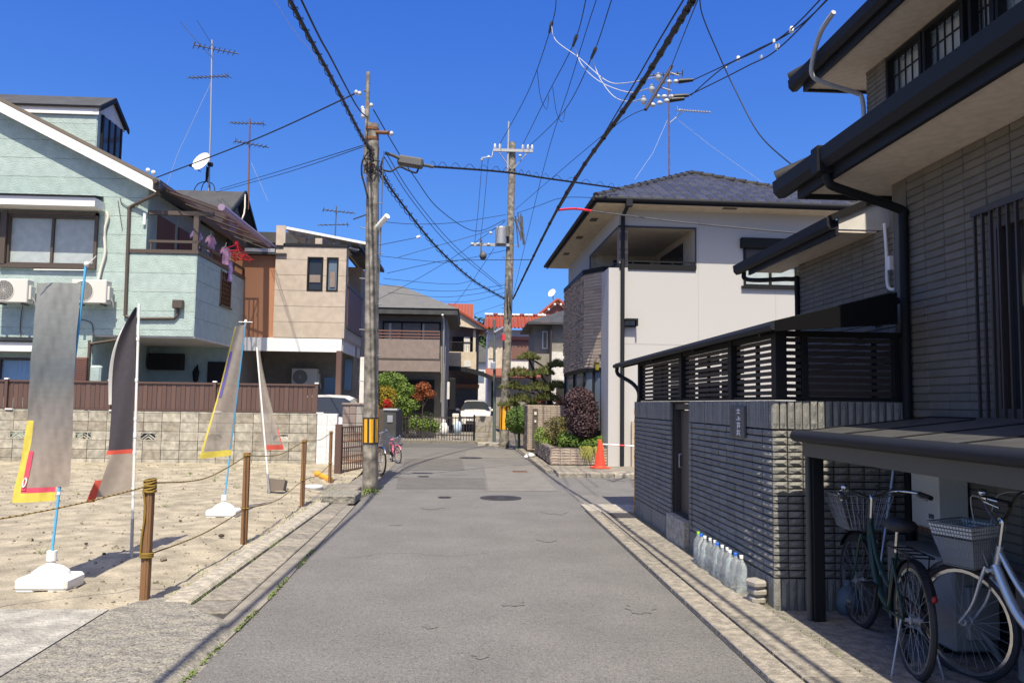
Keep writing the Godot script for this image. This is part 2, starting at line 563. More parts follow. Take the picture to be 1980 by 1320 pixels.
	mk("beige_b", [0.785, 0.67, 0.56], 0.85, "grain", 1.8, "soft", 0.6, "ngrain", 1.6, 0.5)
	mk("beige_joint", [0.38, 0.32, 0.26], 0.9)
	mk("salmon", [0.62, 0.30, 0.17], 0.85, "grain", 1.8)
	mk("render_white", [0.475, 0.465, 0.455], 0.9, "", 0.5, "", 0.13, "ngrain", 3, 0.2)
	mk("render_gray", [0.36, 0.33, 0.30], 0.9, "soft", 0.5)
	mk("stone_a", [0.62, 0.51, 0.42], 0.85, "grain", 2.5, "soft", 1, "ngrain", 3, 0.4)
	mk("stone_b", [0.66, 0.55, 0.45], 0.85, "grain", 2.5, "soft", 1, "ngrain", 3, 0.4)
	mk("stone_c", [0.55, 0.45, 0.37], 0.85, "grain", 2.5, "soft", 1, "ngrain", 3, 0.4)
	mk("taupe", [0.40, 0.32, 0.29], 0.85, "grain", 2, "soft", 0.5)
	mk("taupe_dark", [0.10, 0.085, 0.075], 0.85, "soft", 1)
	mk("cream", [0.62, 0.53, 0.40], 0.85, "soft", 0.6)
	mk("white_wall", [0.70, 0.68, 0.64], 0.85, "soft", 0.6)
	mk("gray_wall", [0.27, 0.25, 0.22], 0.85, "soft", 0.6)
	mk("soffit", [0.80, 0.70, 0.60], 0.85, "soft", 1.5)
	# roofs
	mk("tile_black", [0.052, 0.051, 0.049], 0.25, "soft", 2)
	mk("tile_black_b", [0.068, 0.067, 0.064], 0.22, "soft", 2)
	mk("tile_red", [0.30, 0.055, 0.02], 0.45, "soft", 2)
	mk("tile_red_b", [0.25, 0.085, 0.06], 0.45, "soft", 2)
	for k in ["tile_black", "tile_black_b"]: M[k].metallic_specular = 0.33
	mk("slate", [0.105, 0.11, 0.115], 0.7, "grain", 2, "blotch", 0.3)
	mk("slate_gray", [0.22, 0.22, 0.215], 0.75, "grain", 2, "soft", 0.3)
	mk("roof_brown", [0.22, 0.18, 0.145], 0.7, "grain", 2)
	# metals, paint, plastic
	mk("black_metal", [0.018, 0.018, 0.019], 0.5)
	M["black_metal"].metallic_specular = 0.25
	mk("dark_brown", [0.045, 0.036, 0.032], 0.5)
	mk("bronze", [0.085, 0.065, 0.052], 0.5)
	mk("fence_brown", [0.105, 0.062, 0.05], 0.5)
	mk("fence_brown_b", [0.12, 0.072, 0.058], 0.5)
	mk("gutter_dark", [0.020, 0.022, 0.027], 0.6)
	M["gutter_dark"].metallic_specular = 0.3
	mk("slat_brown", [0.06, 0.043, 0.034], 0.6, "grain", 3)
	mk("white_paint", [0.78, 0.78, 0.78], 0.5)
	mk("white_plastic", [0.82, 0.82, 0.80], 0.4)
	mk("ivory", [0.66, 0.63, 0.55], 0.5)
	mk("ac_white", [0.62, 0.61, 0.57], 0.5)
	mk("grille_dark", [0.10, 0.10, 0.10], 0.6)
	mk("aluminium", [0.62, 0.63, 0.65], 0.35, "", 1, "", 1, "", 1, 1, 0.7)
	mk("galvanized", [0.45, 0.46, 0.48], 0.5, "soft", 3, "", 1, "", 1, 1, 0.5)
	mk("chrome", [0.75, 0.76, 0.78], 0.16, "", 1, "", 1, "", 1, 1, 1.0)
	mk("blue_pole", [0.10, 0.42, 0.72], 0.4)
	mk("rubber", [0.02, 0.02, 0.021], 0.7)
	mk("cable", [0.012, 0.012, 0.014], 0.6)
	mk("cable_gray", [0.45, 0.45, 0.46], 0.6)
	mk("porcelain", [0.80, 0.80, 0.78], 0.25)
	mk("pole_concrete", [0.58, 0.53, 0.45], 0.9, "grain", 2, "stain", 0.45, "ngrain", 3, 0.5)
	mk("yellow_sign", [0.80, 0.40, 0.02], 0.5)
	mk("black_paint", [0.02, 0.02, 0.02], 0.5)
	mk("wood", [0.36, 0.19, 0.085], 0.75, "grain", 3, "soft", 1)
	mk("rope_yellow", [0.34, 0.22, 0.035], 0.85, "grain", 8)
	mk("rope_black", [0.03, 0.026, 0.02], 0.85)
	mk("cone_red", [0.85, 0.07, 0.03], 0.5)
	mk("orange_plastic", [0.85, 0.36, 0.02], 0.5)
	mk("flag_navy", [0.055, 0.05, 0.065], 0.85, "soft", 2)
	mk("flag_gray", [0.30, 0.29, 0.28], 0.85, "soft", 2)
	mk("flag_taupe", [0.36, 0.31, 0.27], 0.85, "soft", 2)
	mk("flag_sheer", [0.36, 0.32, 0.285], 0.85, "soft", 2)
	M["flag_sheer"].transparency = BaseMaterial3D.TRANSPARENCY_ALPHA
	M["flag_sheer"].albedo_color.a = 0.72
	mk("flag_yellow", [0.72, 0.60, 0.10], 0.85, "soft", 2)
	mk("flag_pink", [0.72, 0.09, 0.15], 0.85, "soft", 2)
	mk("flag_red", [0.65, 0.10, 0.07], 0.85, "soft", 2)
	mk("flag_white", [0.75, 0.75, 0.74], 0.85)
	mk("flag_blue", [0.10, 0.09, 0.33], 0.85)
	for k in ["flag_navy", "flag_gray", "flag_taupe", "flag_sheer", "flag_yellow", "flag_pink", "flag_red", "flag_blue"]:
		M[k].backlight_enabled = true; M[k].backlight = M[k].albedo_color * 0.5; M[k].cull_mode = BaseMaterial3D.CULL_DISABLED
	mk("pink_cloth", [0.62, 0.34, 0.48], 0.9)
	mk("lilac_cloth", [0.38, 0.27, 0.52], 0.9)
	mk("red_plastic", [0.72, 0.03, 0.05], 0.45)
	mk("car_white", [0.80, 0.80, 0.80], 0.25)
	M["car_white"].clearcoat_enabled = true
	mk("car_glass", [0.03, 0.035, 0.04], 0.06)
	mk("window_dark", [0.03, 0.033, 0.037], 0.08)
	mk("window_pale", [0.46, 0.52, 0.52], 0.25, "soft", 0.7)
	mk("window_pale_b", [0.40, 0.44, 0.44], 0.3, "soft", 0.9)
	mk("window_blue", [0.13, 0.17, 0.22], 0.1)
	mk("curtain", [0.62, 0.60, 0.53], 0.9)
	mk("curtain_blue", [0.45, 0.55, 0.68], 0.9)
	mk("dark_room", [0.02, 0.019, 0.018], 0.9)
	mk("shutter_brown", [0.17, 0.085, 0.065], 0.6)
	mk("shelter_panel", [0.15, 0.152, 0.15], 0.45, "grain", 2, "blotch", 0.7)
	mk("awning", [0.30, 0.13, 0.12], 0.4)
	M["awning"].transparency = BaseMaterial3D.TRANSPARENCY_ALPHA
	M["awning"].albedo_color.a = 0.6
	mk("dull_blue", [0.10, 0.14, 0.17], 0.6)
	mk("basket_gray", [0.26, 0.255, 0.235], 0.6)
	mk("name_gray", [0.12, 0.125, 0.13], 0.5, "grain", 3)
	mk("pole_green", [0.10, 0.13, 0.12], 0.5)
	mk("brick_joint", [0.17, 0.15, 0.13], 0.95)
	mk("lens_red", [0.25, 0.01, 0.01], 0.3)
	mk("crack", [0.15, 0.145, 0.138], 0.95)
	mk("oil_stain", [0.232, 0.226, 0.217], 0.9, "speck", 0.38)
	mk("true_black", [0.008, 0.008, 0.009], 0.7)
	M["true_black"].metallic_specular = 0.15
	mk("porcelain_gray", [0.52, 0.53, 0.54], 0.4)
	mk("render_joint", [0.40, 0.39, 0.38], 0.9)
	mk("unit_gray", [0.30, 0.29, 0.265], 0.55)
	mk("olive_metal", [0.06, 0.058, 0.05], 0.5)
	mk("awning_lilac", [0.27, 0.20, 0.30], 0.5)
	mk("frame_green", [0.02, 0.05, 0.035], 0.3)
	mk("frame_silver", [0.70, 0.72, 0.73], 0.25, "", 1, "", 1, "", 1, 1, 0.6)
	mk("pink_paint", [0.70, 0.16, 0.30], 0.4)
	mk("saddle", [0.022, 0.02, 0.02], 0.6)
	mk("bark", [0.10, 0.075, 0.055], 0.95, "grain", 4)
	mk("soil", [0.09, 0.07, 0.05], 0.95, "grain", 4)
	leafmat("leaf_green", [0.10, 0.17, 0.035])
	leafmat("leaf_bright", [0.17, 0.26, 0.04])
	leafmat("leaf_yellow", [0.38, 0.33, 0.03])
	leafmat("leaf_red", [0.30, 0.09, 0.03])
	leafmat("leaf_purple", [0.075, 0.04, 0.045])
	leafmat("leaf_dull", [0.17, 0.15, 0.055])
	leafmat("leaf_pine", [0.17, 0.19, 0.06])
	leafmat("leaf_dark", [0.05, 0.09, 0.03])
	leafmat("leaf_variegated", [0.42, 0.42, 0.10])
	leafmat("petal_red", [0.65, 0.03, 0.03])
	glassmat("clear_glass", [0.85, 0.92, 0.95], 0.12)
	var w = StandardMaterial3D.new()
	w.resource_name = "bottle_plastic"
	w.albedo_color = Color(0.95, 0.98, 0.99, 0.16); w.roughness = 0.08
	w.refraction_enabled = true; w.refraction_scale = 0.033
	w.transparency = BaseMaterial3D.TRANSPARENCY_ALPHA
	M["bottle_plastic"] = w
	mk("cap_blue", [0.03, 0.16, 0.70], 0.4)
	mk("cap_green", [0.30, 0.65, 0.05], 0.4)
	mk("stone_white", [0.50, 0.46, 0.40], 0.9, "grain", 4, "", 1, "ngrain", 4, 0.8)

# ---------- the setting
func flat_poly(a, y):
	var mb = Mb.new()
	var poly = PV(a)
	var ids = Geometry2D.triangulate_polygon(poly)
	for i in range(0, ids.size(), 3):
		mb.otri(V(poly[ids[i]].x, y, poly[ids[i]].y), V(poly[ids[i + 1]].x, y, poly[ids[i + 1]].y), V(poly[ids[i + 2]].x, y, poly[ids[i + 2]].y), Vector3.UP)
	return mb

func setting():
	var g = Mb.new()
	g.quad(V(-400, -0.03, 60), V(400, -0.03, 60), V(400, -0.03, -700), V(-400, -0.03, -700))
	S("ground", g, "earth")
	S("road", flat_poly([-1.45, 6, 1.72, 6, 1.7, -11.9, 2.3, -12.4, 16, -12.0, 16, -17.0, 3.3, -17.2, 1.95, -18.6, 1.75, -20, 1.6, -27.3, 1.0, -28.6, 1.0, -31.4, -16, -31.4, -16, -27.9, -2.3, -27.9, -1.88, -22, -1.72, -14, -1.6, -9, -1.53, -6.4], 0.0), "asphalt")
	S("asphalt_patch", flat_poly([-1.3, -14.7, 0.3, -14.8, 0.32, -16.9, -1.45, -16.8], 0.004), "asphalt_dark")
	S("asphalt_patch", flat_poly([-1.55, -18.6, -0.1, -18.9, -0.2, -22.6, -1.75, -22.5], 0.004), "asphalt_dark")
	S("asphalt_patch", flat_poly([0.36, -14.4, 1.6, -14.5, 1.6, -20.4, 0.36, -20.2], 0.004), "asphalt_pale")
	S("asphalt_patch", flat_poly([-0.12, -23, 1.5, -23, 1.4, -27, -0.1, -27], 0.004), "asphalt_pale")
	S("asphalt_patch", flat_poly([1.75, -12.6, 6, -12.4, 6, -13.7, 1.8, -13.9], 0.004), "asphalt_pale")
	S("cross_street", flat_poly([-15, -28.1, 0.9, -28.3, 0.95, -31.3, -15, -31.3], 0.004), "asphalt_dark")
	# the sandy lot, gently uneven
	var f = FastNoiseLite.new()
	f.seed = 4; f.frequency = 0.35; f.fractal_octaves = 4
	var h = func(x, z): return 0.035 + f.get_noise_2d(x * 2, z * 2) * 0.03 + f.get_noise_2d(x * 9, z * 9 + 50) * 0.012 + clampf((-15.5 - z) / 3.0, 0, 1) * 0.10 + 0.006 * sin(z * 14.0 + x * 1.2 + f.get_noise_2d(x, z) * 9.0) - clampf((x + 2.75) / 0.4, 0, 1) * 0.03
	var lot = Mb.new()
	var st = 0.13
	var nx = 92
	var nz = 97
	for i in nx:
		for k in nz:
			var x0 = -2.26 - i * st; var z0 = -6.0 - k * st
			var q = []
			var nn = []
			for w in [[0, 0], [0, 1], [-1, 1], [-1, 0]]:
				var x = x0 + w[0] * st; var z = z0 - w[1] * st
				q.append(V(x, h.call(x, z), z))
				nn.append(V(h.call(x - 0.05, z) - h.call(x + 0.05, z), 0.1, h.call(x, z - 0.05) - h.call(x, z + 0.05)).normalized())
			lot.squad(q[0], q[1], q[2], q[3], nn[0], nn[1], nn[2], nn[3])
	S("sandy_ground", lot, "sand")
	var pb = Mb.new()
	for i in 1500:
		var x = rng.randf_range(-9, -2.35); var z = -6.2 - 12.0 * pow(rng.randf(), 1.4)
		var s = rng.randf_range(0.006, 0.02) * (2.2 if rng.randf() < 0.02 else 1.0)
		pb.col = Color(1, 1, 1).lerp(Color(0.45, 0.42, 0.4), rng.randf())
		pb.box(V(x, h.call(x, z) + s * 0.2, z), V(s * 1.4, s, s), Basis(V(rng.randf(), 1, rng.randf()).normalized(), rng.randf() * 6))
	S("pebbles", pb, "sand").set_meta("kind", "stuff")
	var wd = Mb.new()
	for i in 16:
		var x = rng.randf_range(-8, -2.4); var z = -6.4 - 11.5 * rng.randf()
		for k in 9:
			var o = V(rng.randfn() * 0.05, 0.05 + rng.randf() * 0.05, rng.randfn() * 0.05)
			var q = V(x + rng.randfn() * 0.02, h.call(x, z), z + rng.randfn() * 0.02)
			wd.tri(q - V(0.004, 0, 0), q + V(0.004, 0, 0), q + o)
	for i in 120:
		var x = -2.3 + rng.randfn() * 0.06; var z = -6.5 - 11.0 * rng.randf()
		var q = V(x, 0.03, z)
		wd.tri(q - V(0.005, 0, 0), q + V(0.005, 0, 0), q + V(rng.randfn() * 0.03, 0.02 + rng.randf() * 0.04, rng.randfn() * 0.03))
	S("weeds", wd, "moss").set_meta("kind", "stuff")
	# near left concrete apron, two pours with a crack between
	var ap = Mb.new()
	ap.prism(PV([-14, -6.15, -2.548, -6.02, -2.423, -2.0, -2.393, 6, -14, 6]), Transform3D(Basis(Vector3.RIGHT, Vector3.BACK, Vector3.DOWN), Vector3.ZERO), -0.049, 0.03)
	S("pavement", ap, "concrete_smooth")
	var ap2 = Mb.new()
	ap2.prism(PV([-2.54, -6.02, -2.42, -6.35, -2.22, -6.42, -1.98, -6.1, -1.72, -5.79, -1.62, -5.55, -1.6, -4.6, -1.53, 6, -2.385, 6, -2.415, -2.0]), Transform3D(Basis(Vector3.RIGHT, Vector3.BACK, Vector3.DOWN), Vector3.ZERO), -0.045, 0.03)
	S("pavement", ap2, "concrete_rough")
	var ed = Mb.new()
	var rim = [V(-1.72, 0.045, -5.79), V(-1.62, 0.045, -5.55), V(-1.6, 0.045, -4.6), V(-1.53, 0.045, 6.0)]
	for i in 3: ed.oquad(rim[i], rim[i + 1], rim[i + 1] + V(0.10, -0.05, -0.02), rim[i] + V(0.10, -0.05, -0.08), Vector3.UP)
	ed.oquad(V(-2.22, 0.045, -6.42), V(-1.98, 0.045, -6.1), V(-1.94, -0.01, -6.2), V(-2.18, 0.03, -6.52), Vector3.UP); ed.oquad(V(-1.98, 0.045, -6.1), rim[0], rim[0] + V(0.07, -0.05, -0.09), V(-1.94, -0.01, -6.2), Vector3.UP)
	S("pavement", ed, "concrete_rough")
	# left gutter: kerb, cover slabs, cement strip
	var lg = L("left_gutter", "pale concrete gutter strip with cover slabs between sandy lot and road", "gutter")
	lg.remove_meta("category"); lg.remove_meta("label"); lg.set_meta("kind", "structure")
	var mb = Mb.new()
	mb.prism(PV([-1.70, -5.2, -1.53, -5.2, -1.53, -6.4, -1.6, -9, -1.68, -12.2, -1.80, -12.2, -1.74, -9]), Transform3D(Basis(Vector3.RIGHT, Vector3.BACK, Vector3.DOWN), Vector3.ZERO), -0.012, 0.05)
	P(lg, "cement_strip", mb, "concrete")
	mb = Mb.new()
	mb.prism(PV([-2.06, -5.8, -1.7, -5.8, -1.8, -12.25, -2.06, -12.25]), Transform3D(Basis(Vector3.RIGHT, Vector3.BACK, Vector3.DOWN), Vector3.ZERO), -0.004, 0.05)
	P(lg, "bedding", mb, "joint")
	var sl = Mb.new()
	for k in 16:
		var z = -6.05 - k * 0.395
		var m2 = Mb.new()
		var x1 = lerpf(-1.72, -1.80, k / 16.0)
		m2.cbox(V((x1 - 2.05) / 2, 0.0 + rng.randf() * 0.004, z - 0.197), V(x1 + 2.05 - 0.006, 0.034, 0.365), 0.008)
		P(lg, "slab", m2, ["slab_a", "slab_b", "slab_c"][rng.randi() % 3])
	for k in 5:
		var z = -6.25 - k * 1.2
		var m2 = Mb.new()
		m2.cbox(V(-2.16, -0.012, z - 0.6), V(0.205, 0.13, 1.194), 0.02)
		P(lg, "kerb_stone", m2, "concrete_pale")
	# right gutter
	var rg = L("right_gutter", "", "gutter")
	rg.remove_meta("category"); rg.remove_meta("label"); rg.set_meta("kind", "structure")
	mb = Mb.new()
	mb.bb(V(1.70, -0.05, 6), V(2.5, 0.006, -11.6))
	P(rg, "bedding", mb, "joint")
	for k in 26:
		var z = -0.2 - k * 0.44
		var m2 = Mb.new()
		m2.cbox(V(1.795, 0.015, z - 0.22), V(0.17, 0.05, 0.432), 0.008)
		P(rg, "kerb_stone", m2, ["slab_a", "slab_c", "slab_c"][rng.randi() % 3])
		m2 = Mb.new()
		m2.cbox(V(2.085, 0.012 + rng.randf() * 0.004, z - 0.22), V(0.36, 0.05, 0.427), 0.007)
		P(rg, "slab", m2, ["slab_a", "slab_b", "slab_c"][rng.randi() % 3])
	mb = Mb.new()
	mb.bb(V(2.27, -0.05, 6), V(4.6, 0.022, -6.1))
	mb.bb(V(2.27, -0.05, -6.1), V(2.34, 0.025, -11.4))
	P(rg, "wall_footing", mb, "slab_b")
	mb = Mb.new()
	mb.bb(V(1.72, -0.05, -11.62), V(2.6, 0.03, -12.45))
	P(rg, "corner_slab", mb, "concrete_pale")
	mb = Mb.new()
	mb.bb(V(1.95, 0.028, -10.9), V(2.25, 0.047, -11.35))
	P(rg, "drain_grate", mb, "iron")
	# kerb and gutter before the white house
	var wk = L("far_kerb", "", "kerb")
	wk.remove_meta("category"); wk.remove_meta("label"); wk.set_meta("kind", "structure")
	for k in 11:
		var m2 = Mb.new()
		m2.cbox(V(2.2 + k * 0.6, 0.02, -17.5 + 0.02 * k), V(0.595, 0.14, 0.42), 0.01, Basis(Vector3.UP, 0.03))
		P(wk, "kerb_stone", m2, ["concrete_pale", "slab_c"][rng.randi() % 2])
	for k in 13:
		var m2 = Mb.new()
		m2.cbox(V(1.86 - k * 0.012, 0.01, -18.9 - k * 0.66), V(0.34, 0.08, 0.65), 0.008)
		P(wk, "gutter_slab", m2, ["slab_a", "slab_b", "slab_c"][rng.randi() % 3])
	mb = Mb.new()
	mb.prism(PV([1.95, -17.7, 12, -17.4, 12, -19.9, 1.9, -19.9]), Transform3D(Basis(Vector3.RIGHT, Vector3.BACK, Vector3.DOWN), Vector3.ZERO), -0.07, 0.05)
	P(wk, "forecourt", mb, "concrete")
	# left far gutter by the gate and bicycles
	mb = Mb.new()
	mb.prism(PV([-3.2, -12.3, -2.4, -12.6, -1.7, -13.6, -1.72, -14, -1.88, -22, -2.3, -27.8, -3.2, -27.8]), Transform3D(Basis(Vector3.RIGHT, Vector3.BACK, Vector3.DOWN), Vector3.ZERO), -0.012, 0.05)
	S("pavement", mb, "slab_b")
	mb = Mb.new()
	mb.bb(V(0.3, -0.03, -29.6), V(1.15, 0.09, -30.7))
	S("pavement", mb, "concrete_pale")
	# moss along the road edge and in the gutter joint
	var ms = Mb.new()
	for i in 900:
		var t = rng.randf()
		var z = -4.4 - 4.2 * t
		if f.get_noise_2d(z * 6, 3) < -0.12: continue
		ms.leaf(V(-1.535 - maxf(0, -z - 6.4) * 0.028 + rng.randfn() * 0.010, 0.012 + rng.randf() * 0.012, z), rng.randf_range(0.006, 0.016), V(rng.randfn(), 1.5, rng.randfn()).normalized(), rng)
	for i in 500:
		var z = -6.3 - 3.0 * rng.randf()
		if f.get_noise_2d(z * 6, 9) < -0.05: continue
		ms.leaf(V(-2.052 + rng.randfn() * 0.006, 0.02 + rng.randf() * 0.01, z), rng.randf_range(0.005, 0.012), V(rng.randfn(), 1.5, rng.randfn()).normalized(), rng)
	for i in 300:
		ms.leaf(V(-1.66 + rng.randfn() * 0.09, 0.02 + rng.randf() * 0.06, -13.9 + rng.randfn() * 0.35), rng.randf_range(0.01, 0.03), V(rng.randfn(), 1.0, rng.randfn()).normalized(), rng)
	for i in 400:
		ms.leaf(V(2.30 + rng.randfn() * 0.02, 0.03 + rng.randf() * 0.02, -11.3 + 7.5 * rng.randf()), rng.randf_range(0.004, 0.012), V(rng.randfn(), 1.0, rng.randfn()).normalized(), rng)
	S("moss", ms, "moss").set_meta("kind", "stuff")
	# cracks, seams and stains of the old asphalt
	for c in [[-1.2, -8.2, -0.7, -8.5, -0.1, -8.35, 0.4, -8.7], [0.3, -14.1, 0.33, -17.0, 0.36, -20.3], [-1.5, -16.95, 0.3, -16.95, 1.62, -17.0], [-1.6, -13.8, -0.4, -14.3, 0.6, -14.2, 1.7, -14.45], [1.75, -13.0, 3.2, -12.7, 5, -12.9]]:
		var line = []
		for i in range(0, c.size(), 2): line.append(V(c[i], 0.0035, c[i + 1]))
		line = curve(line, 14)
		var cm = Mb.new()
		for i in line.size(): line[i] += V(rng.randfn() * 0.012, 0, rng.randfn() * 0.012)
		for i in line.size() - 1:
			var sd = (line[i + 1] - line[i]).cross(Vector3.UP).normalized() * rng.randf_range(0.002, 0.005)
			cm.oquad(line[i] - sd, line[i] + sd, line[i + 1] + sd, line[i + 1] - sd, Vector3.UP)
		S("road_crack", cm, "crack")
	for c in [[0.35, -6.4, 0.10], [-0.25, -5.75, 0.05], [1.32, -6.25, 0.12], [0.9, -9.4, 0.14], [-0.9, -10.4, 0.09], [0.1, -5.1, 0.06], [-0.55, -12.1, 0.16], [1.25, -11.7, 0.2], [-0.35, -17.8, 0.3]]:
		var om = Mb.new()
		var ring = []
		for k in 14: ring.append(V(c[0] + cos(TAU * k / 14) * c[2] * rng.randf_range(0.5, 1.3), 0.0045, c[1] + sin(TAU * k / 14) * c[2] * rng.randf_range(0.5, 1.6)))
		for k in 14: om.otri(V(c[0], 0.0045, c[1]), ring[k], ring[(k + 1) % 14], Vector3.UP)
		S("road_stain", om, "oil_stain")
	# manholes
	manhole(0.53, -13.38, 0.34, "large round dark iron manhole cover in the middle of the road")
	manhole(-0.39, -13.39, 0.11, "small round iron valve cover left of the large manhole")
	manhole(0.04, -23.0, 0.33, "far round iron manhole cover near the end of the lane")
	manhole(-0.95, -17.1, 0.12, "small iron cover at the edge of the dark asphalt patch")
	var t2 = T("drain_cover", "small rectangular rusty orange drain cover on the road near the planter", "drain cover", V(1.16, 0, -18.55))
	mb = Mb.new(); mb.bb(V(0.98, 0, -18.7), V(1.34, 0.012, -18.4))
	P(t2, "plate", mb, "rust")
	mb = Mb.new()
	for k in 5: mb.bb(V(1.02 + k * 0.06, 0.012, -18.66), V(1.05 + k * 0.06, 0.018, -18.44))
	P(t2, "rib", mb, "iron")

func manhole(x, z, r, label):
	var t = T("manhole_cover", label, "manhole", V(x, 0, z))
	var mb = Mb.new()
	mb.lathe(PV([r, 0, r, 0.010, r * 0.9, 0.012, r * 0.88, 0.007, 0, 0.007]), 28, Transform3D(Basis(), V(x, 0, z)))
	P(t, "cover", mb, "iron")
	mb = Mb.new()
	for k in 12:
		var a = TAU * k / 12
		mb.box(V(x + cos(a) * r * 0.55, 0.009, z + sin(a) * r * 0.55), V(r * 0.4, 0.006, r * 0.08), Basis(Vector3.UP, -a))
	P(t, "rib", mb, "iron")

# ---------- right side
func right_wall():
	var t = T("garden_wall", "dark gray wall of rough split tiles with slatted screen on top, right of the road", "garden wall", V(2.4, 0, -8.7))
	var xf = facing_left(2.36)
	var xr = 2.36
	var door = Rect2(-9.32, 0.34, 0.77, 1.24)
	slab(t, "core", xf, PV([-11.38, 0, -6.17, 0, -6.17, 1.6, -11.38, 1.6]), [door], -0.14, 0.0, "tile_joint")
	clad(t, "tile", xf, PV([-11.38, 0.255, -6.155, 0.255, -6.155, 1.375, -11.38, 1.375]), [Rect2(-9.34, 0.3, 0.81, 1.3)], 0.227, 0.056, 0.009, 0.03, ["split_a", "split_b", "split_c"], {"limit": 300, "jit": 0.003, "rough": 0.011})
	clad(t, "soldier_tile", xf, PV([-11.38, 1.38, -6.155, 1.38, -6.155, 1.605, -11.38, 1.605]), [Rect2(-9.34, 0.3, 0.81, 1.3)], 0.056, 0.225, 0.007, 0.03, ["split_a", "split_b", "split_c"], {"limit": 120, "jit": 0.0025, "rough": 0.006})
	clad(t, "base_tile", xf, PV([-11.38, 0.0, -6.155, 0.0, -6.155, 0.25, -11.38, 0.25]), [Rect2(-9.34, 0.0, 0.81, 1.3)], 0.056, 0.25, 0.004, 0.026, ["split_b", "split_c"], {"limit": 90, "jit": 0.0015, "rough": 0.006})
	# the short front face towards the viewer
	var xg = front(-6.17)
	slab(t, "core", xg, PV([2.362, 0, 3.44, 0, 3.44, 1.6, 2.362, 1.6]), [], -0.14, 0.0, "tile_joint")
	clad(t, "tile", xg, PV([2.332, 0.255, 3.42, 0.255, 3.42, 1.375, 2.332, 1.375]), [], 0.1209, 0.056, 0.009, 0.03, ["split_a", "split_b", "split_c"], {"limit": 200, "jit": 0.003, "rough": 0.010})
	clad(t, "soldier_tile", xg, PV([2.332, 1.38, 3.42, 1.38, 3.42, 1.605, 2.332, 1.605]), [], 0.0604, 0.225, 0.008, 0.03, ["split_a", "split_b"], {"jit": 0.003, "rough": 0.009})
	clad(t, "base_tile", xg, PV([2.332, 0.0, 3.42, 0.0, 3.42, 0.25, 2.332, 0.25]), [], 0.0604, 0.25, 0.005, 0.028, ["split_a", "split_b"], {"jit": 0.002, "rough": 0.008})
	var mb = Mb.new()
	mb.bb(V(2.335, 0.02, -11.40), V(2.40, 1.6, -11.382))
	P(t, "end_strip", mb, "rust")
	mb = Mb.new()
	for k in 40: mb.box(V(2.333 + rng.randf() * 0.01, rng.randf() * 1.5, -11.386), V(0.012, 0.03 * rng.randf() + 0.01, 0.012))
	P(t, "flake", mb, "orange_plastic")
	# sill step under the door and the door itself
	mb = Mb.new()
	mb.cbox(V(2.36, 0.17, -8.935), V(0.16, 0.31, 0.76), 0.008)
	P(t, "sill", mb, "concrete_pale")
	var d = T("garden_door", "narrow dark olive metal door set in the tiled garden wall", "door", V(2.45, 0.34, -8.93))
	mb = Mb.new(); mb.cbox(V(2.46, 0.92, -8.935), V(0.03, 1.16, 0.70), 0.004)
	P(d, "leaf", mb, "bronze")
	mb = Mb.new()
	mb.bb(V(2.38, 0.335, -9.315), V(2.49, 1.575, -9.285)); mb.bb(V(2.38, 0.335, -8.585), V(2.49, 1.575, -8.555)); mb.bb(V(2.38, 1.51, -9.285), V(2.49, 1.574, -8.585))
	P(d, "frame", mb, "dark_brown")
	mb = Mb.new(); mb.tube([V(2.44, 0.85, -9.22), V(2.41, 0.85, -9.22), V(2.41, 1.0, -9.22), V(2.44, 1.0, -9.22)], 0.009, 6)
	P(d, "handle", mb, "galvanized")
	# name plate
	var np = T("name_plate", "dark ribbed name plate with white characters on the tiled wall", "name plate", V(2.32, 1.42, -6.9))
	mb = Mb.new(); mb.cbox(V(2.322, 1.42, -6.915), V(0.022, 0.27, 0.37), 0.004)
	for k in 8: mb.bb(V(2.306, 1.30 + k * 0.031, -7.08), V(2.311, 1.312 + k * 0.031, -6.99))
	P(np, "plate", mb, "name_gray")
	mb = Mb.new()
	var strokes = [[-0.03, 0.1, 0.03, 0.1], [0, 0.115, 0, 0.075], [-0.03, 0.075, 0.03, 0.075], [0, 0.05, 0, 0.02], [0, 0.035, 0.03, 0.035], [-0.035, 0.02, 0.035, 0.02], [-0.03, -0.01, 0.03, -0.01], [-0.025, -0.035, 0.03, -0.035], [0, 0, -0.02, -0.055], [0.02, -0.01, 0.02, -0.05], [-0.03, -0.075, 0.03, -0.075], [-0.01, -0.065, -0.03, -0.115], [0.01, -0.085, 0.03, -0.115], [-0.02, -0.1, 0.02, -0.1]]
	for s in strokes:
		var a = V(2.308, 1.42 + s[1], -6.86 + s[0] * 1.3); var b = V(2.308, 1.42 + s[3], -6.86 + s[2] * 1.3)
		mb.tube([a, b], 0.005, 4)
	P(np, "lettering", mb, "white_paint")
	# slatted screen: posts, slats, then the lean-to roof over it
	var sc = T("slat_screen", "dark brown horizontal slat screen between black posts on the tiled wall", "screen", V(2.4, 1.6, -8.7))
	for z in [-11.33, -9.05, -7.30, -6.22]:
		mb = Mb.new(); mb.cbox(V(2.42, 1.89, z), V(0.09, 0.56, 0.10), 0.004)
		P(sc, "post", mb, "black_metal")
	for x in [2.62, 3.36]:
		mb = Mb.new(); mb.cbox(V(x, 1.87, -6.215), V(0.06 if x > 3 else 0.05, 0.52, 0.045), 0.004)
		P(sc, "post", mb, "black_metal")
	mb = Mb.new(); mb.bb(V(2.39, 1.608, -11.3), V(2.45, 1.635, -6.2)); mb.bb(V(2.39, 2.105, -11.3), V(2.45, 2.15, -6.2))
	mb.bb(V(2.46, 1.608, -6.24), V(3.4, 1.635, -6.18)); mb.bb(V(2.46, 2.105, -6.24), V(3.4, 2.15, -6.18))
	P(sc, "rail", mb, "black_metal")
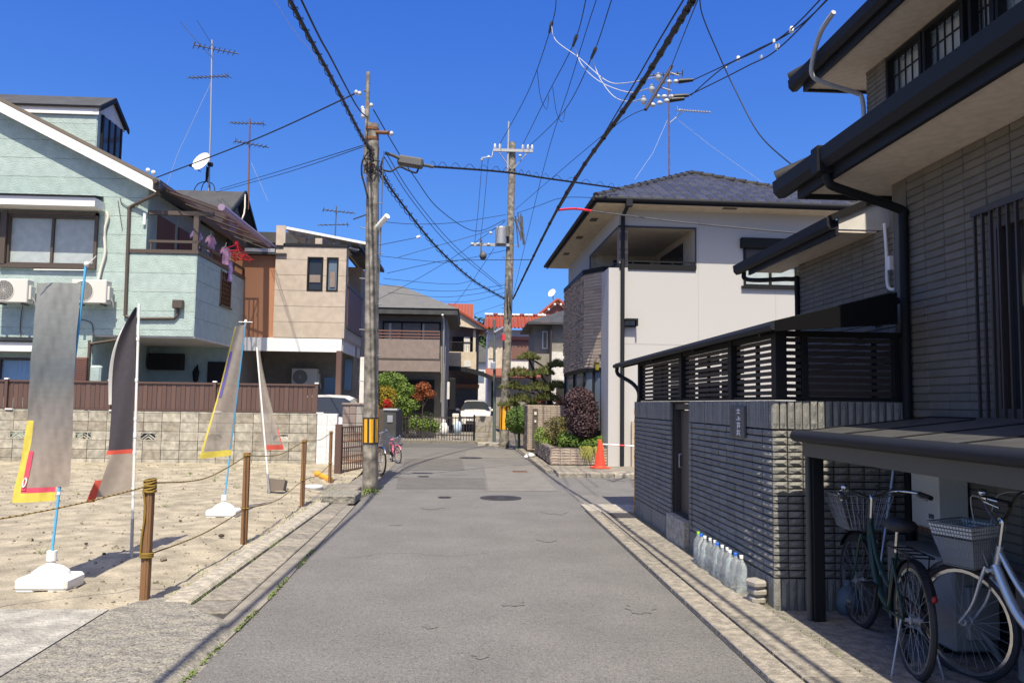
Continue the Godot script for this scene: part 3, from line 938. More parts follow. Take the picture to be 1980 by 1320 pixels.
	for bay in [[-11.28, -9.11], [-8.99, -7.36], [-7.24, -6.28]]:
		for k in 9:
			mb = Mb.new(); mb.cbox(V(2.43, 1.665 + k * 0.052, (bay[0] + bay[1]) / 2), V(0.016, 0.034, bay[1] - bay[0] - 0.002), 0.003)
			P(sc, "slat", mb, "slat_brown")
		for z in [lerpf(bay[0], bay[1], 0.48)]:
			mb = Mb.new(); mb.bb(V(2.442, 1.637, z - 0.025), V(2.465, 2.10, z + 0.025))
			P(sc, "stile", mb, "black_metal")
	for k in 9:
		mb = Mb.new(); mb.cbox(V(2.99, 1.665 + k * 0.052, -6.21), V(0.67, 0.034, 0.016), 0.003)
		P(sc, "slat", mb, "slat_brown")
		mb = Mb.new(); mb.cbox(V(2.53, 1.665 + k * 0.052, -6.21), V(0.12, 0.034, 0.016), 0.003)
		P(sc, "slat", mb, "slat_brown")
	# a second row of boards inside, so that only odd gaps show daylight
	for k in 11:
		for bay in [[-11.2, -10.35, 0.050], [-10.2, -9.1, 0.046], [-8.95, -8.2, 0.043], [-8.1, -7.45, 0.040], [-6.62, -6.5, 0.05]]:
			if rng.randf() < 0.14: continue
			mb = Mb.new(); mb.cbox(V(2.56, 1.655 + k * 0.045, (bay[0] + bay[1]) / 2), V(0.014, bay[2] - 0.004, bay[1] - bay[0]), 0.003)
			P(sc, "inner_board", mb, "slat_brown")
	mb = Mb.new(); mb.bb(V(3.17, 1.637, -6.232), V(3.21, 2.10, -6.222))
	P(sc, "stile", mb, "black_metal")
	mb = Mb.new(); mb.cbox(V(2.405, 1.86, -7.372), V(0.02, 0.15, 0.035), 0.003)
	P(sc, "meter_tag", mb, "white_paint")
	# lean-to roof
	var ro = T("lean_to_roof", "thin dark lean-to roof over the slat screen with gutter and rain pipe", "roof", V(2.9, 2.2, -9.2))
	var sl = Transform3D(Basis(Vector3.BACK, V(1.15, 0.29, 0).normalized(), Vector3.BACK.cross(V(1.15, 0.29, 0).normalized())), V(2.24, 2.16, 0))
	for k in 7:
		var sw = 0.95 if k == 6 else 1.22
		mb = Mb.new(); mb.prism(PV([-12.4 + k * 0.935, 0, -12.4 + k * 0.935 + 0.925, 0, -12.4 + k * 0.935 + 0.925, sw, -12.4 + k * 0.935, sw]), sl, 0.0, 0.03)
		P(ro, "roof_sheet", mb, "gutter_dark")
	mb = Mb.new(); mb.tube([V(2.235, 2.15, -12.45), V(2.235, 2.15, -5.83)], 0.032, 8)
	P(ro, "gutter", mb, "gutter_dark")
	mb = Mb.new()
	mb.prism(PV([2.24, 2.11, 2.24, 2.185, 3.17, 2.42, 3.17, 2.18]), front(-5.82), -0.03, 0.0)
	P(ro, "gable_board", mb, "true_black")
	mb = Mb.new(); mb.tube(curve([V(2.25, 2.13, -12.3), V(2.26, 2.02, -12.28), V(2.40, 1.88, -11.9), V(2.40, 1.74, -11.42), V(2.40, 1.6, -11.42)], 4), 0.03, 8)
	P(ro, "rain_pipe", mb, "black_metal")
	for k in 4:
		var z = -11.9 + k * 1.9
		mb = Mb.new(); mb.box(V(2.82, 2.265, z), V(1.17, 0.05, 0.04), Basis(Vector3.BACK, 0.247))
		P(ro, "rafter", mb, "black_metal")

func right_house():
	var t = T("tiled_house", "two-storey house with brown-gray tile cladding and deep black eaves at right edge", "house", V(4.5, 0, -4))
	# ground floor, road side
	var xf = facing_left(3.45)
	var gw = Rect2(-5.10, 1.5, 1.9, 1.3)
	slab(t, "wall", xf, PV([-6.14, 0, 2.5, 0, 2.5, 3.42, -6.14, 3.42]), [gw], -0.2, 0.0, "siding_c")
	clad(t, "tile", xf, PV([-6.14, 1.25, -4.4, 1.25, -4.4, 3.39, -6.14, 3.39]), [gw.grow(0.02)], 0.247, 0.0595, 0.0045, 0.014, ["siding_a", "siding_b", "siding_c"], {"limit": 300, "jit": 0.0012})
	clad(t, "tile", xf, PV([-6.14, 0.06, -3.6, 0.06, -3.6, 1.245, -6.14, 1.245]), [], 0.247, 0.0595, 0.0045, 0.014, ["siding_a", "siding_b", "siding_c"], {"limit": 0})
	slab(t, "end_wall", front(-6.16), PV([3.452, 0, 8, 0, 8, 3.4, 3.452, 3.4]), [], -0.2, -0.01, "siding_c")
	var xe = Transform3D(Basis(Vector3.LEFT, Vector3.UP, Vector3.FORWARD), V(0, 0, -6.36))
	slab(t, "end_wall", xe, PV([-3.45, 0, -8, 0, -8, 3.4, -3.45, 3.4]), [], 0.0, 0.02, "siding_b")
	# grille window
	window(t, xf, gw, 2, "bronze", "window_dark", 0.06, 0.1, 0, "curtain")
	for k in 24:
		var mb = Mb.new()
		mb.bb(V(3.34, 1.47, -5.16 + k * 0.083), V(3.36, 2.86, -5.145 + k * 0.083))
		P(t, "grille_bar", mb, "dark_brown")
	var mb = Mb.new()
	for y in [1.46, 2.84]:
		mb = Mb.new(); mb.bb(V(3.335, y, -5.18), V(3.365, y + 0.04, -3.1))
		P(t, "grille_rail", mb, "dark_brown")
		mb = Mb.new(); mb.bb(V(3.366, y + 0.01, -5.18), V(3.44, y + 0.035, -5.15))
		P(t, "grille_bracket", mb, "dark_brown")
	# first-floor eave: soffit, fascia, gutter, skirt roof
	mb = Mb.new(); mb.bb(V(2.86, 3.395, 2.5), V(3.46, 3.42, -6.72)); mb.bb(V(3.46, 3.395, -6.165), V(8, 3.42, -6.72))
	P(t, "soffit", mb, "soffit")
	mb = Mb.new(); mb.bb(V(2.82, 3.36, 2.5), V(2.858, 3.56, -6.78)); mb.bb(V(2.86, 3.36, -6.74), V(8, 3.56, -6.78))
	P(t, "fascia", mb, "gutter_dark")
	mb = Mb.new()
	mb.prism(PV([2.70, 3.58, 2.82, 3.58, 2.82, 3.44, 2.76, 3.43, 2.71, 3.48]), front(-7.05), 0, 9.5)
	P(t, "gutter", mb, "gutter_dark")
	mb = Mb.new(); mb.cbox(V(2.755, 3.50, -6.13), V(0.14, 0.22, 0.13), 0.01)
	P(t, "gutter_box", mb, "black_metal")
	mb = Mb.new()
	mb.quad(V(2.74, 3.59, -7.05), V(2.74, 3.59, 2.5), V(4.75, 4.42, 2.5), V(4.75, 4.42, -6.2)); mb.quad(V(2.74, 3.59, -7.05), V(4.75, 4.42, -6.2), V(8, 4.42, -6.2), V(8, 3.59, -7.05))
	P(t, "skirt_roof", mb, "tile_black")
	mb = Mb.new()
	mb.tube([V(2.74, 3.62, -7.05), V(4.75, 4.45, -6.2)], 0.07, 8)
	P(t, "hip_ridge", mb, "tile_black")
	mb = Mb.new(); mb.tube(curve([V(2.77, 3.45, -6.12), V(2.80, 3.33, -6.12), V(2.88, 3.28, -6.12), V(3.36, 3.13, -6.12), V(3.395, 3.05, -6.12), V(3.395, 2.6, -6.12), V(3.395, 1.2, -6.12), V(3.395, 0.05, -6.12)], 4), 0.036, 10)
	P(t, "rain_pipe", mb, "black_metal")
	# upper storey
	var xu = facing_left(4.7)
	var uw = [Rect2(-8.72, 4.85, 0.72, 0.68), Rect2(-7.97, 4.85, 0.70, 0.68), Rect2(-7.19, 4.85, 0.37, 0.68), Rect2(-6.80, 4.85, 1.6, 0.68)]
	slab(t, "upper_wall", xu, PV([-9.2, 3.4, 2.5, 3.4, 2.5, 5.6, -9.2, 5.6]), [Rect2(-8.72, 4.85, 3.52, 0.68)], -0.2, 0.0, "siding_c")
	clad(t, "tile", xu, PV([-9.2, 4.4, -8.74, 4.4, -8.74, 5.57, -9.2, 5.57]), [], 0.23, 0.0595, 0.0045, 0.014, ["siding_a", "siding_b"], {})
	for r in uw: window(t, xu, r, 1, "black_metal", "clear_glass", 0.045, 0.1, 5, "curtain")
	slab(t, "upper_end_wall", Transform3D(Basis(Vector3.LEFT, Vector3.UP, Vector3.FORWARD), V(0, 0, -9.2)), PV([-4.7, 3.3, -9, 3.3, -9, 5.6, -4.7, 5.6]), [], -0.2, 0.0, "siding_b")
	mb = Mb.new(); mb.bb(V(4.19, 5.57, 2.5), V(4.72, 5.60, -9.72)); mb.bb(V(4.72, 5.57, -9.2), V(9, 5.60, -9.72))
	P(t, "upper_soffit", mb, "soffit")
	mb = Mb.new(); mb.bb(V(4.15, 5.54, 2.5), V(4.188, 5.74, -9.76)); mb.bb(V(4.19, 5.54, -9.722), V(9, 5.74, -9.76))
	P(t, "upper_fascia", mb, "gutter_dark")
	mb = Mb.new(); mb.prism(PV([4.03, 5.76, 4.15, 5.76, 4.15, 5.62, 4.09, 5.61, 4.04, 5.66]), front(-9.95), 0, 12.4)
	P(t, "upper_gutter", mb, "gutter_dark")
	mb = Mb.new()
	mb.quad(V(4.06, 5.77, -9.95), V(4.06, 5.77, 2.5), V(7.5, 7.2, 2.5), V(7.5, 7.2, -6.5)); mb.tri(V(4.06, 5.77, -9.95), V(7.5, 7.2, -6.5), V(11, 5.77, -9.95))
	P(t, "upper_roof", mb, "tile_black")
	mb = Mb.new(); mb.tube([V(4.06, 5.80, -9.95), V(7.5, 7.24, -6.5)], 0.07, 8)
	P(t, "hip_ridge", mb, "tile_black")
	mb = Mb.new(); mb.tube(curve([V(4.0, 5.98, -8.55), V(3.98, 5.88, -8.85), V(3.99, 5.66, -9.1), V(4.02, 5.50, -9.17), V(4.2, 5.42, -9.19), V(4.55, 5.33, -9.21), V(4.64, 5.25, -9.21), V(4.66, 4.9, -9.21), V(4.66, 4.4, -9.2)], 5), 0.028, 8)
	P(t, "vent_pipe", mb, "cable_gray")
	# entrance wing behind
	var xv = facing_left(4.2)
	slab(t, "wing_wall", xv, PV([-10.1, 0, -7.0, 0, -7.0, 3.38, -10.1, 3.38]), [], -0.2, 0.0, "siding_c")
	clad(t, "tile", xv, PV([-10.1, 2.0, -7.6, 2.0, -7.6, 3.36, -10.1, 3.36]), [], 0.247, 0.0595, 0.0045, 0.013, ["siding_a", "siding_b", "siding_c"], {"limit": 240})
	slab(t, "wing_end_wall", Transform3D(Basis(Vector3.LEFT, Vector3.UP, Vector3.FORWARD), V(0, 0, -10.1)), PV([-4.2, 0, -8, 0, -8, 3.38, -4.2, 3.38]), [], -0.2, 0.0, "siding_b")
	slab(t, "recess_wall", front(-7.75), PV([4.21, 1.6, 5.2, 1.6, 5.2, 4.0, 4.21, 4.0]), [], -0.1, 0.0, "siding_b")
	mb = Mb.new(); mb.bb(V(3.80, 3.375, -8.1), V(4.21, 3.40, -10.7))
	P(t, "wing_soffit", mb, "soffit")
	mb = Mb.new(); mb.bb(V(3.77, 3.345, -8.1), V(3.798, 3.50, -10.75))
	P(t, "wing_fascia", mb, "gutter_dark")
	mb = Mb.new(); mb.prism(PV([3.67, 3.53, 3.77, 3.53, 3.77, 3.41, 3.72, 3.40, 3.68, 3.44]), front(-11.1), 0, 3.0)
	P(t, "wing_gutter", mb, "gutter_dark")
	mb = Mb.new(); mb.quad(V(3.70, 3.54, -11.1), V(3.70, 3.54, -8.09), V(5.2, 4.2, -8.09), V(5.2, 4.2, -10.2))
	P(t, "wing_roof", mb, "tile_black")
	mb = Mb.new(); mb.prism(PV([3.80, 3.405, 4.62, 3.405, 4.62, 3.90, 3.80, 3.53]), front(-8.09), -0.03, 0.0)
	P(t, "white_gable_board", mb, "white_wall")
	mb = Mb.new(); mb.prism(PV([3.70, 3.55, 3.72, 3.49, 4.75, 3.94, 4.75, 4.02]), front(-8.08), -0.06, 0.03)
	P(t, "verge_board", mb, "black_metal")
	mb = Mb.new(); mb.tube(curve([V(3.78, 3.42, -10.95), V(3.79, 3.33, -10.95), V(3.9, 3.27, -10.7), V(4.13, 3.2, -10.12), V(4.16, 3.1, -10.06), V(4.16, 2.0, -10.06), V(4.16, 0.1, -10.06)], 4), 0.032, 8)
	P(t, "wing_rain_pipe", mb, "black_metal")
	mb = Mb.new(); mb.tube(curve([V(4.16, 3.42, -7.85), V(4.15, 3.1, -7.8), V(4.15, 2.82, -7.8), V(4.16, 2.74, -7.77), V(4.19, 2.74, -7.72), V(4.20, 2.85, -7.72), V(4.2, 2.95, -7.72)], 4), 0.017, 6)
	mb.cbox(V(4.17, 3.0, -7.77), V(0.05, 0.14, 0.06), 0.004)
	P(t, "cable_conduit", mb, "white_paint")
	mb = Mb.new(); mb.cbox(V(4.17, 2.50, -8.05), V(0.07, 0.2, 0.12), 0.006)
	P(t, "junction_box", mb, "black_metal")
	mb = Mb.new(); mb.cbox(V(4.36, 2.45, -7.73), V(0.22, 0.28, 0.03), 0.006)
	P(t, "meter_window", mb, "window_blue")
	# the rest of the house, mostly out of frame
	mb = Mb.new(); mb.bb(V(5.0, 0, -7.9), V(9, 5.5, 2.5))
	P(t, "house_core", mb, "siding_c")

func shelter():
	var t = T("cycle_shelter", "low dark bicycle shelter with gray roof panels against the tiled house", "shelter", V(2.5, 0, -4.5))
	var mb = Mb.new()
	mb.lathe(PV([0.0, -0.001, 0.044, 0.0, 0.044, 3.9, 0, 3.901]), 12, Transform3D(Basis(Vector3.RIGHT, Vector3.BACK, Vector3.DOWN), V(2.40, 1.345, -5.86)))
	mb.bb(V(2.40, 1.362, -5.86), V(2.47, 1.384, -1.96))
	P(t, "gutter", mb, "gutter_dark")
	mb = Mb.new(); mb.bb(V(2.43, 1.20, -5.80), V(2.49, 1.30, -2.0))
	P(t, "beam", mb, "olive_metal")
	for z in [-5.84, -2.4]:
		mb = Mb.new(); mb.cbox(V(2.535, 0.66, z), V(0.085, 1.28, 0.10), 0.006)
		P(t, "post", mb, "black_metal")
		mb = Mb.new(); mb.tube([V(2.475, 1.28, z + 0.012), V(2.475, 0.03, z + 0.012)], 0.022, 8)
		P(t, "rain_pipe", mb, "olive_metal")
	var sl = Transform3D(Basis(Vector3.BACK, V(0.98, 0.115, 0).normalized(), Vector3.BACK.cross(V(0.98, 0.115, 0).normalized())), V(2.46, 1.372, 0))
	for k in 6:
		mb = Mb.new(); mb.prism(PV([-5.83 + k * 0.63, 0, -5.83 + k * 0.63 + 0.60, 0, -5.83 + k * 0.63 + 0.60, 0.97, -5.83 + k * 0.63, 0.97]), sl, 0.0, 0.008)
		P(t, "roof_panel", mb, "shelter_panel")
		mb = Mb.new(); mb.prism(PV([-5.86 + k * 0.63, 0, -5.86 + k * 0.63 + 0.03, 0, -5.86 + k * 0.63 + 0.03, 0.97, -5.86 + k * 0.63, 0.97]), sl, -0.05, 0.014)
		P(t, "rafter", mb, "black_metal")
	mb = Mb.new(); mb.bb(V(3.40, 1.40, -5.85), V(3.43, 1.50, -2.0))
	P(t, "wall_rail", mb, "black_metal")
	# heater, outdoor units, pole
	var h = T("water_heater", "ivory wall-mounted gas water heater under the bicycle shelter roof", "water heater", V(3.3, 0.7, -5.5))
	mb = Mb.new(); mb.cbox(V(3.31, 0.985, -5.58), V(0.22, 0.52, 0.34), 0.012)
	P(h, "case", mb, "ivory")
	mb = Mb.new(); mb.bb(V(3.195, 0.80, -5.52), V(3.198, 0.83, -5.46)); mb.bb(V(3.195, 1.15, -5.7), V(3.198, 1.17, -5.65))
	P(h, "label", mb, "grille_dark")
	mb = Mb.new(); mb.bb(V(3.22, 0.69, -5.73), V(3.40, 0.722, -5.43))
	P(h, "pipe_cover", mb, "rust")
	mb = Mb.new()
	for z in [-5.67, -5.58, -5.49]: mb.tube([V(3.33, 0.7, z), V(3.33, 0.4, z), V(3.42, 0.3, z)], 0.012, 6)
	P(h, "pipe", mb, "cable_gray")
	ac_unit(V(3.16, 0.0, -5.36), PI / 2 * -1, "pale gray outdoor unit on the ground behind the green bicycle", "black_metal", "", true, "unit_gray")
	ac_unit(V(3.2, 0.0, -4.05), PI / 2 * -1, "outdoor unit on the ground behind the silver bicycle", "black_metal", "", true, "unit_gray")
	var bp = T("leaning_pole", "pale blue pole leaning in the corner behind the bicycles", "pole", V(3.1, 0, -5.95))
	mb = Mb.new(); mb.tube([V(3.02, 0.1, -5.95), V(3.26, 1.34, -6.02)], 0.012, 6)
	P(bp, "pole", mb, "aluminium")
	var bag = T("plastic_bag", "crumpled pale blue plastic bag in the corner behind the bicycle", "bag", V(2.85, 0, -6.0))
	mb = Mb.new(); mb.ball(V(2.84, 0.11, -6.0), V(0.09, 0.13, 0.07), 8, 6)
	P(bag, "body", mb, "dull_blue")
	mb = Mb.new(); mb.ball(V(2.84, 0.24, -6.0), V(0.03, 0.04, 0.03), 6, 4)
	P(bag, "knot", mb, "dull_blue")
	bicycle(V(2.59, 0, -4.66), V(0.20, 0, -1.0), 0.02, 0.12, "frame_green", "saddle", "dark green city bicycle with wire basket parked under the shelter", "wire", "black_metal")
	bicycle(V(3.21, 0, -3.59), V(-0.28, 0, -0.98), -0.02, 0.06, "frame_silver", "saddle", "silver city bicycle with pale basket at the right edge", "mesh", "chrome")

func ac_unit(at, turn, label, bracket, group = "", feet = true, cm = "ac_white"):
	var t = L("air_conditioner", label, "air conditioner", group)
	var mb = Mb.new(); mb.cbox(V(0, 0.33, 0), V(0.80, 0.55, 0.29), 0.015)
	P(t, "case", mb, cm)
	mb = Mb.new()
	mb.lathe(PV([0.225, 0.0, 0.225, 0.012, 0.24, 0.012, 0.24, 0.0]), 24, Transform3D(Basis(Vector3.RIGHT, Vector3.BACK, Vector3.DOWN), V(-0.13, 0.335, 0.145)))
	P(t, "fan_ring", mb, cm)
	mb = Mb.new(); mb.lathe(PV([0.0, 0.004, 0.224, 0.004]), 24, Transform3D(Basis(Vector3.RIGHT, Vector3.BACK, Vector3.DOWN), V(-0.13, 0.335, 0.1455)))
	P(t, "fan_opening", mb, "grille_dark")
	mb = Mb.new()
	for r in [0.06, 0.105, 0.15, 0.19]:
		mb.lathe(PV([r, 0.010, r, 0.014, r + 0.006, 0.014, r + 0.006, 0.010]), 20, Transform3D(Basis(Vector3.RIGHT, Vector3.BACK, Vector3.DOWN), V(-0.13, 0.335, 0.1455)))
	for k in 8:
		var a = PI * k / 8
		mb.box(V(-0.13, 0.335, 0.156), V(0.45, 0.004, 0.004), Basis(Vector3.BACK, a))
	P(t, "fan_grille", mb, cm)
	mb = Mb.new(); mb.cbox(V(0.42, 0.30, -0.02), V(0.06, 0.32, 0.2), 0.008); mb.tube([V(0.43, 0.2, 0), V(0.47, 0.12, -0.05), V(0.47, 0.0, -0.12)], 0.02, 6)
	P(t, "valve_cover", mb, cm)
	mb = Mb.new()
	for x in [-0.26, 0.26]: mb.bb(V(x - 0.03, 0.0 if feet else 0.02, -0.2), V(x + 0.03, 0.055, 0.18))
	P(t, "bracket", mb, bracket)
	t.position = at; t.rotation.y = turn
	return t

func bicycle(at, dir, lean, steer, fmat, smat, label, basket, metal, s = 1.0, group = ""):
	# rear axle over the base; +x is forward
	var t = L("bicycle", label, "bicycle", group)
	var R = 0.33
	var wb = 1.10
	var wheel = func(par, c, nm, yaw):
		var bs = Basis(Vector3.UP, yaw)
		var xf = Transform3D(bs * Basis(Vector3.RIGHT, Vector3.BACK, Vector3.DOWN), c)
		var mb = Mb.new()
		for part in [["rubber", R - 0.017, 0.019]]:
			var pr = []
			for k in 9:
				var a = TAU * k / 8
				pr.append_array([part[1] + part[2] * cos(a), part[2] * sin(a)])
			mb.lathe(PV(pr), 36, xf)
		var w = P(par, nm, mb, "rubber")
		mb = Mb.new(); mb.lathe(PV([R - 0.052, -0.012, R - 0.034, -0.013, R - 0.034, 0.013, R - 0.052, 0.012, R - 0.052, -0.012]), 36, xf)
		P(w, "rim", mb, "chrome")
		mb = Mb.new()
		for k in 28:
			var a = TAU * k / 28; var sd = 0.022 * (1 if k % 2 == 0 else -1)
			var off = 0.9 if k % 4 < 2 else -0.9
			mb.tube([xf * V(0.02 * cos(a + off), sd, -0.02 * sin(a + off)), xf * V((R - 0.045) * cos(a), 0, -(R - 0.045) * sin(a))], 0.0011, 3, -1, false)
		P(w, "spokes", mb, "galvanized")
		mb = Mb.new(); mb.lathe(PV([0, -0.055, 0.012, -0.05, 0.012, -0.03, 0.026, -0.026, 0.016, -0.02, 0.016, 0.02, 0.026, 0.026, 0.012, 0.03, 0.012, 0.05, 0, 0.055]), 10, xf)
		P(w, "hub", mb, "galvanized")
	wheel.call(t, V(0, R, 0), "wheel", 0.0)
	# frame
	var bb = V(0.46, 0.29, 0)
	var st = V(0.33, 0.66, 0)
	var ht = V(0.86, 0.80, 0)
	var hb = V(0.90, 0.64, 0)
	var mb = Mb.new()
	var ft = 0.027 if basket == "mesh" else 0.021
	var ri = 0.11 if basket == "mesh" else 0.0
	mb.tube(curve([hb + V(-0.005, 0.05, 0), V(0.78, 0.46, 0), V(0.62, 0.33, 0), bb], 5), ft, 10)
	mb.tube(curve([ht + V(0, -0.04, 0), V(0.72, 0.56, 0), V(0.52, 0.44, 0), V(0.415, 0.43, 0)], 5), 0.017, 8)
	mb.tube([bb, st], 0.016, 8)
	mb.tube([ht, hb], 0.02, 8)
	for z in [-0.06, 0.06]:
		mb.tube([bb + V(0, 0, z * 0.6), V(0, R, z)], 0.010, 6); mb.tube([V(0.345, 0.62, z * 0.3), V(0, R, z)], 0.008, 6)
	P(t, "frame", mb, fmat)
	# steering group, turned about the head tube
	var sb = Basis((ht - hb).normalized(), steer)
	var fx = func(p): return hb + sb * (p - hb)
	wheel.call(t, fx.call(V(wb, R, 0)), "wheel", steer)
	mb = Mb.new()
	for z in [-0.055, 0.055]: mb.tube(curve([fx.call(V(0.925, 0.68, z * 0.8)), fx.call(V(0.95, 0.60, z)), fx.call(V(1.01, 0.45, z)), fx.call(V(wb, R, z))], 4), 0.011, 6, 0.008)
	mb.tube([fx.call(V(0.91, 0.66, -0.05)), fx.call(V(0.91, 0.66, 0.05))], 0.014, 6)
	P(t, "fork", mb, fmat)
	mb = Mb.new()
	mb.tube([fx.call(hb), fx.call(ht), fx.call(V(0.835, 0.93, 0)), fx.call(V(0.85, 0.955, 0))], 0.0125, 8)
	mb.tube(curve([fx.call(V(0.60, 0.97 + ri, -0.28)), fx.call(V(0.74, 0.985 + ri, -0.26)), fx.call(V(0.84, 0.985 + ri * 0.8, -0.15)), fx.call(V(0.85, 0.945, -0.04)), fx.call(V(0.85, 0.945, 0.04)), fx.call(V(0.84, 0.985 + ri * 0.8, 0.15)), fx.call(V(0.74, 0.985 + ri, 0.26)), fx.call(V(0.60, 0.97 + ri, 0.28))], 5), 0.0125, 8)
	P(t, "handlebar", mb, "chrome")
	for z in [-0.28, 0.28]:
		mb = Mb.new(); mb.tube([fx.call(V(0.58, 0.968 + ri, z)), fx.call(V(0.71, 0.982 + ri, z * 0.955))], 0.017, 8)
		P(t, "grip", mb, "saddle")
		mb = Mb.new(); mb.tube([fx.call(V(0.74, 0.965 + ri, z * 0.93)), fx.call(V(0.64, 0.945 + ri, z * 1.0))], 0.006, 5)
		P(t, "brake_lever", mb, "chrome")
	mb = Mb.new(); mb.ball(fx.call(V(0.79, 1.015 + ri * 0.9, -0.2)), V(0.026, 0.02, 0.026), 8, 5)
	P(t, "bell", mb, "chrome")
	mb = Mb.new()
	for z in [-0.06, 0.05]: mb.tube(curve([fx.call(V(0.76, 0.97 + ri, z * 4)), fx.call(V(0.93, 1.0 + ri * 0.6, z * 2)), fx.call(V(0.95, 0.85, z)), fx.call(V(0.92, 0.68, z * 0.5))], 4), 0.003, 4)
	P(t, "brake_cable", mb, "cable_gray" if basket == "mesh" else "cable")
	# basket
	mb = Mb.new()
	var lo = [V(0.96, 0.70, -0.11), V(1.18, 0.70, -0.11), V(1.18, 0.70, 0.11), V(0.96, 0.70, 0.11)]
	var hi = [V(0.93, 0.94, -0.19), V(1.27, 0.94, -0.19), V(1.27, 0.94, 0.19), V(0.93, 0.94, 0.19)]
	if basket == "mesh":
		lo = [V(0.95, 0.66, -0.10), V(1.14, 0.66, -0.10), V(1.14, 0.66, 0.10), V(0.95, 0.66, 0.10)]
		hi = [V(0.92, 0.90, -0.14), V(1.21, 0.90, -0.14), V(1.21, 0.90, 0.14), V(0.92, 0.90, 0.14)]
	var wr = 0.0022 if basket == "wire" else 0.003
	for lv in 6:
		var f = lv / 5.0
		for k in 4: mb.tube([fx.call(lo[k].lerp(hi[k], f)), fx.call(lo[(k + 1) % 4].lerp(hi[(k + 1) % 4], f))], 0.004 if lv == 5 else wr, 4)
	for k in 4:
		var n2 = 9 if basket == "wire" else 14
		for j in n2:
			var f = float(j) / n2
			mb.tube([fx.call(lo[k].lerp(lo[(k + 1) % 4], f)), fx.call(hi[k].lerp(hi[(k + 1) % 4], f))], wr, 4, -1, false)
	for j in 6:
		mb.tube([fx.call(lo[0].lerp(lo[1], j / 5.0)), fx.call(lo[3].lerp(lo[2], j / 5.0))], wr, 4, -1, false)
	P(t, "basket", mb, "galvanized" if basket == "wire" else "basket_gray")
	if basket == "mesh":
		mb = Mb.new()
		for k in 4:
			for j in 3:
				var f = 0.72 + j * 0.09
				var f2 = f + 0.06
				var a = fx.call(lo[k].lerp(hi[k], f)); var b = fx.call(lo[(k + 1) % 4].lerp(hi[(k + 1) % 4], f)); var c2 = fx.call(lo[(k + 1) % 4].lerp(hi[(k + 1) % 4], f2)); var d = fx.call(lo[k].lerp(hi[k], f2))
				mb.quad(a, b, c2, d)
		P(t, "basket_band", mb, "ivory")
		mb = Mb.new()
		for k in 4:
			var a = fx.call(lo[k].lerp(hi[k], 0.03)); var b = fx.call(lo[(k + 1) % 4].lerp(hi[(k + 1) % 4], 0.03)); var c2 = fx.call(lo[(k + 1) % 4].lerp(hi[(k + 1) % 4], 0.66)); var d = fx.call(lo[k].lerp(hi[k], 0.66))
			mb.quad(a, b, c2, d)
		P(t, "basket_lining", mb, "basket_gray")
	# saddle, rack, mudguards, chain case, pedals, stand
	mb = Mb.new(); mb.tube([st, V(0.30, 0.80, 0)], 0.012, 8)
	P(t, "seat_post", mb, "chrome")
	mb = Mb.new(); mb.ball(V(0.25, 0.84, 0), V(0.12, 0.045, 0.10), 12, 6); mb.ball(V(0.38, 0.84, 0), V(0.10, 0.03, 0.035), 10, 6)
	P(t, "saddle", mb, smat)
	for wc in [[V(0, R, 0), -0.35, 2.6, false], [V(wb, R, 0), 0.6, 2.5, true]]:
		mb = Mb.new()
		var prev = null
		for k in 17:
			var a = lerpf(wc[1], wc[2], k / 16.0)
			var p = wc[0] + V(cos(a), sin(a), 0) * (R + 0.022)
			var row = [p + V(0, 0, -0.027) - V(cos(a), sin(a), 0) * 0.012, p, p + V(0, 0, 0.027) - V(cos(a), sin(a), 0) * 0.012]
			if wc[3]:
				for q in 3: row[q] = fx.call(row[q])
			if prev != null:
				for q in 2: mb.quad(prev[q], prev[q + 1], row[q + 1], row[q])
			prev = row
		P(t, "mudguard", mb, metal)
	mb = Mb.new()
	for z in [-0.055, 0.055]:
		mb.tube([V(0.30, 0.705, z), V(-0.16, 0.715, z)], 0.005, 5); mb.tube([V(-0.08, 0.715, z), V(0, R, z * 1.2)], 0.004, 5)
	for x in [0.2, 0.08, -0.04, -0.16]: mb.tube([V(x, 0.712, -0.055), V(x, 0.712, 0.055)], 0.005, 5)
	P(t, "rear_rack", mb, metal)
	mb = Mb.new(); mb.prism(PV([0.54, 0.36, 0.40, 0.385, -0.03, 0.375, -0.05, 0.30, 0.38, 0.22, 0.52, 0.21, 0.56, 0.28]), Transform3D(Basis(), V(0, 0, 0)), 0.045, 0.075)
	P(t, "chain_case", mb, "black_metal")
	for k in [[0.09, 0.15, -0.02], [-0.09, -0.15, 0.02]]:
		mb = Mb.new(); mb.tube([bb + V(0, 0, k[0]), bb + V(0.06 * signf(k[0]), -0.15 * signf(k[0]), k[0])], 0.009, 6)
		mb.cbox(bb + V(0.06 * signf(k[0]), -0.15 * signf(k[0]), k[0] + 0.05 * signf(k[0])), V(0.09, 0.022, 0.09), 0.004)
		P(t, "pedal", mb, "black_metal")
	mb = Mb.new()
	for z in [-0.075, 0.075]: mb.tube([V(0, R, z), V(-0.05, 0.01, z * 1.9)], 0.006, 5)
	mb.tube([V(-0.05, 0.01, -0.14), V(-0.05, 0.01, 0.14)], 0.006, 5)
	P(t, "stand", mb, "galvanized")
	mb = Mb.new(); mb.ball(V(-0.32, 0.52, 0), V(0.010, 0.02, 0.018), 8, 5)
	P(t, "reflector", mb, "lens_red")
	mb = Mb.new(); mb.tube([fx.call(V(0.98, 0.62, 0.07)), fx.call(V(1.06, 0.61, 0.07))], 0.022, 8, 0.03)
	P(t, "headlight", mb, "chrome")
	var d = dir.normalized()
	t.transform = Transform3D(Basis(d, Vector3.UP, d.cross(Vector3.UP)) * Basis(Vector3.RIGHT, lean) * Basis().scaled(Vector3.ONE * s), at)
	return t

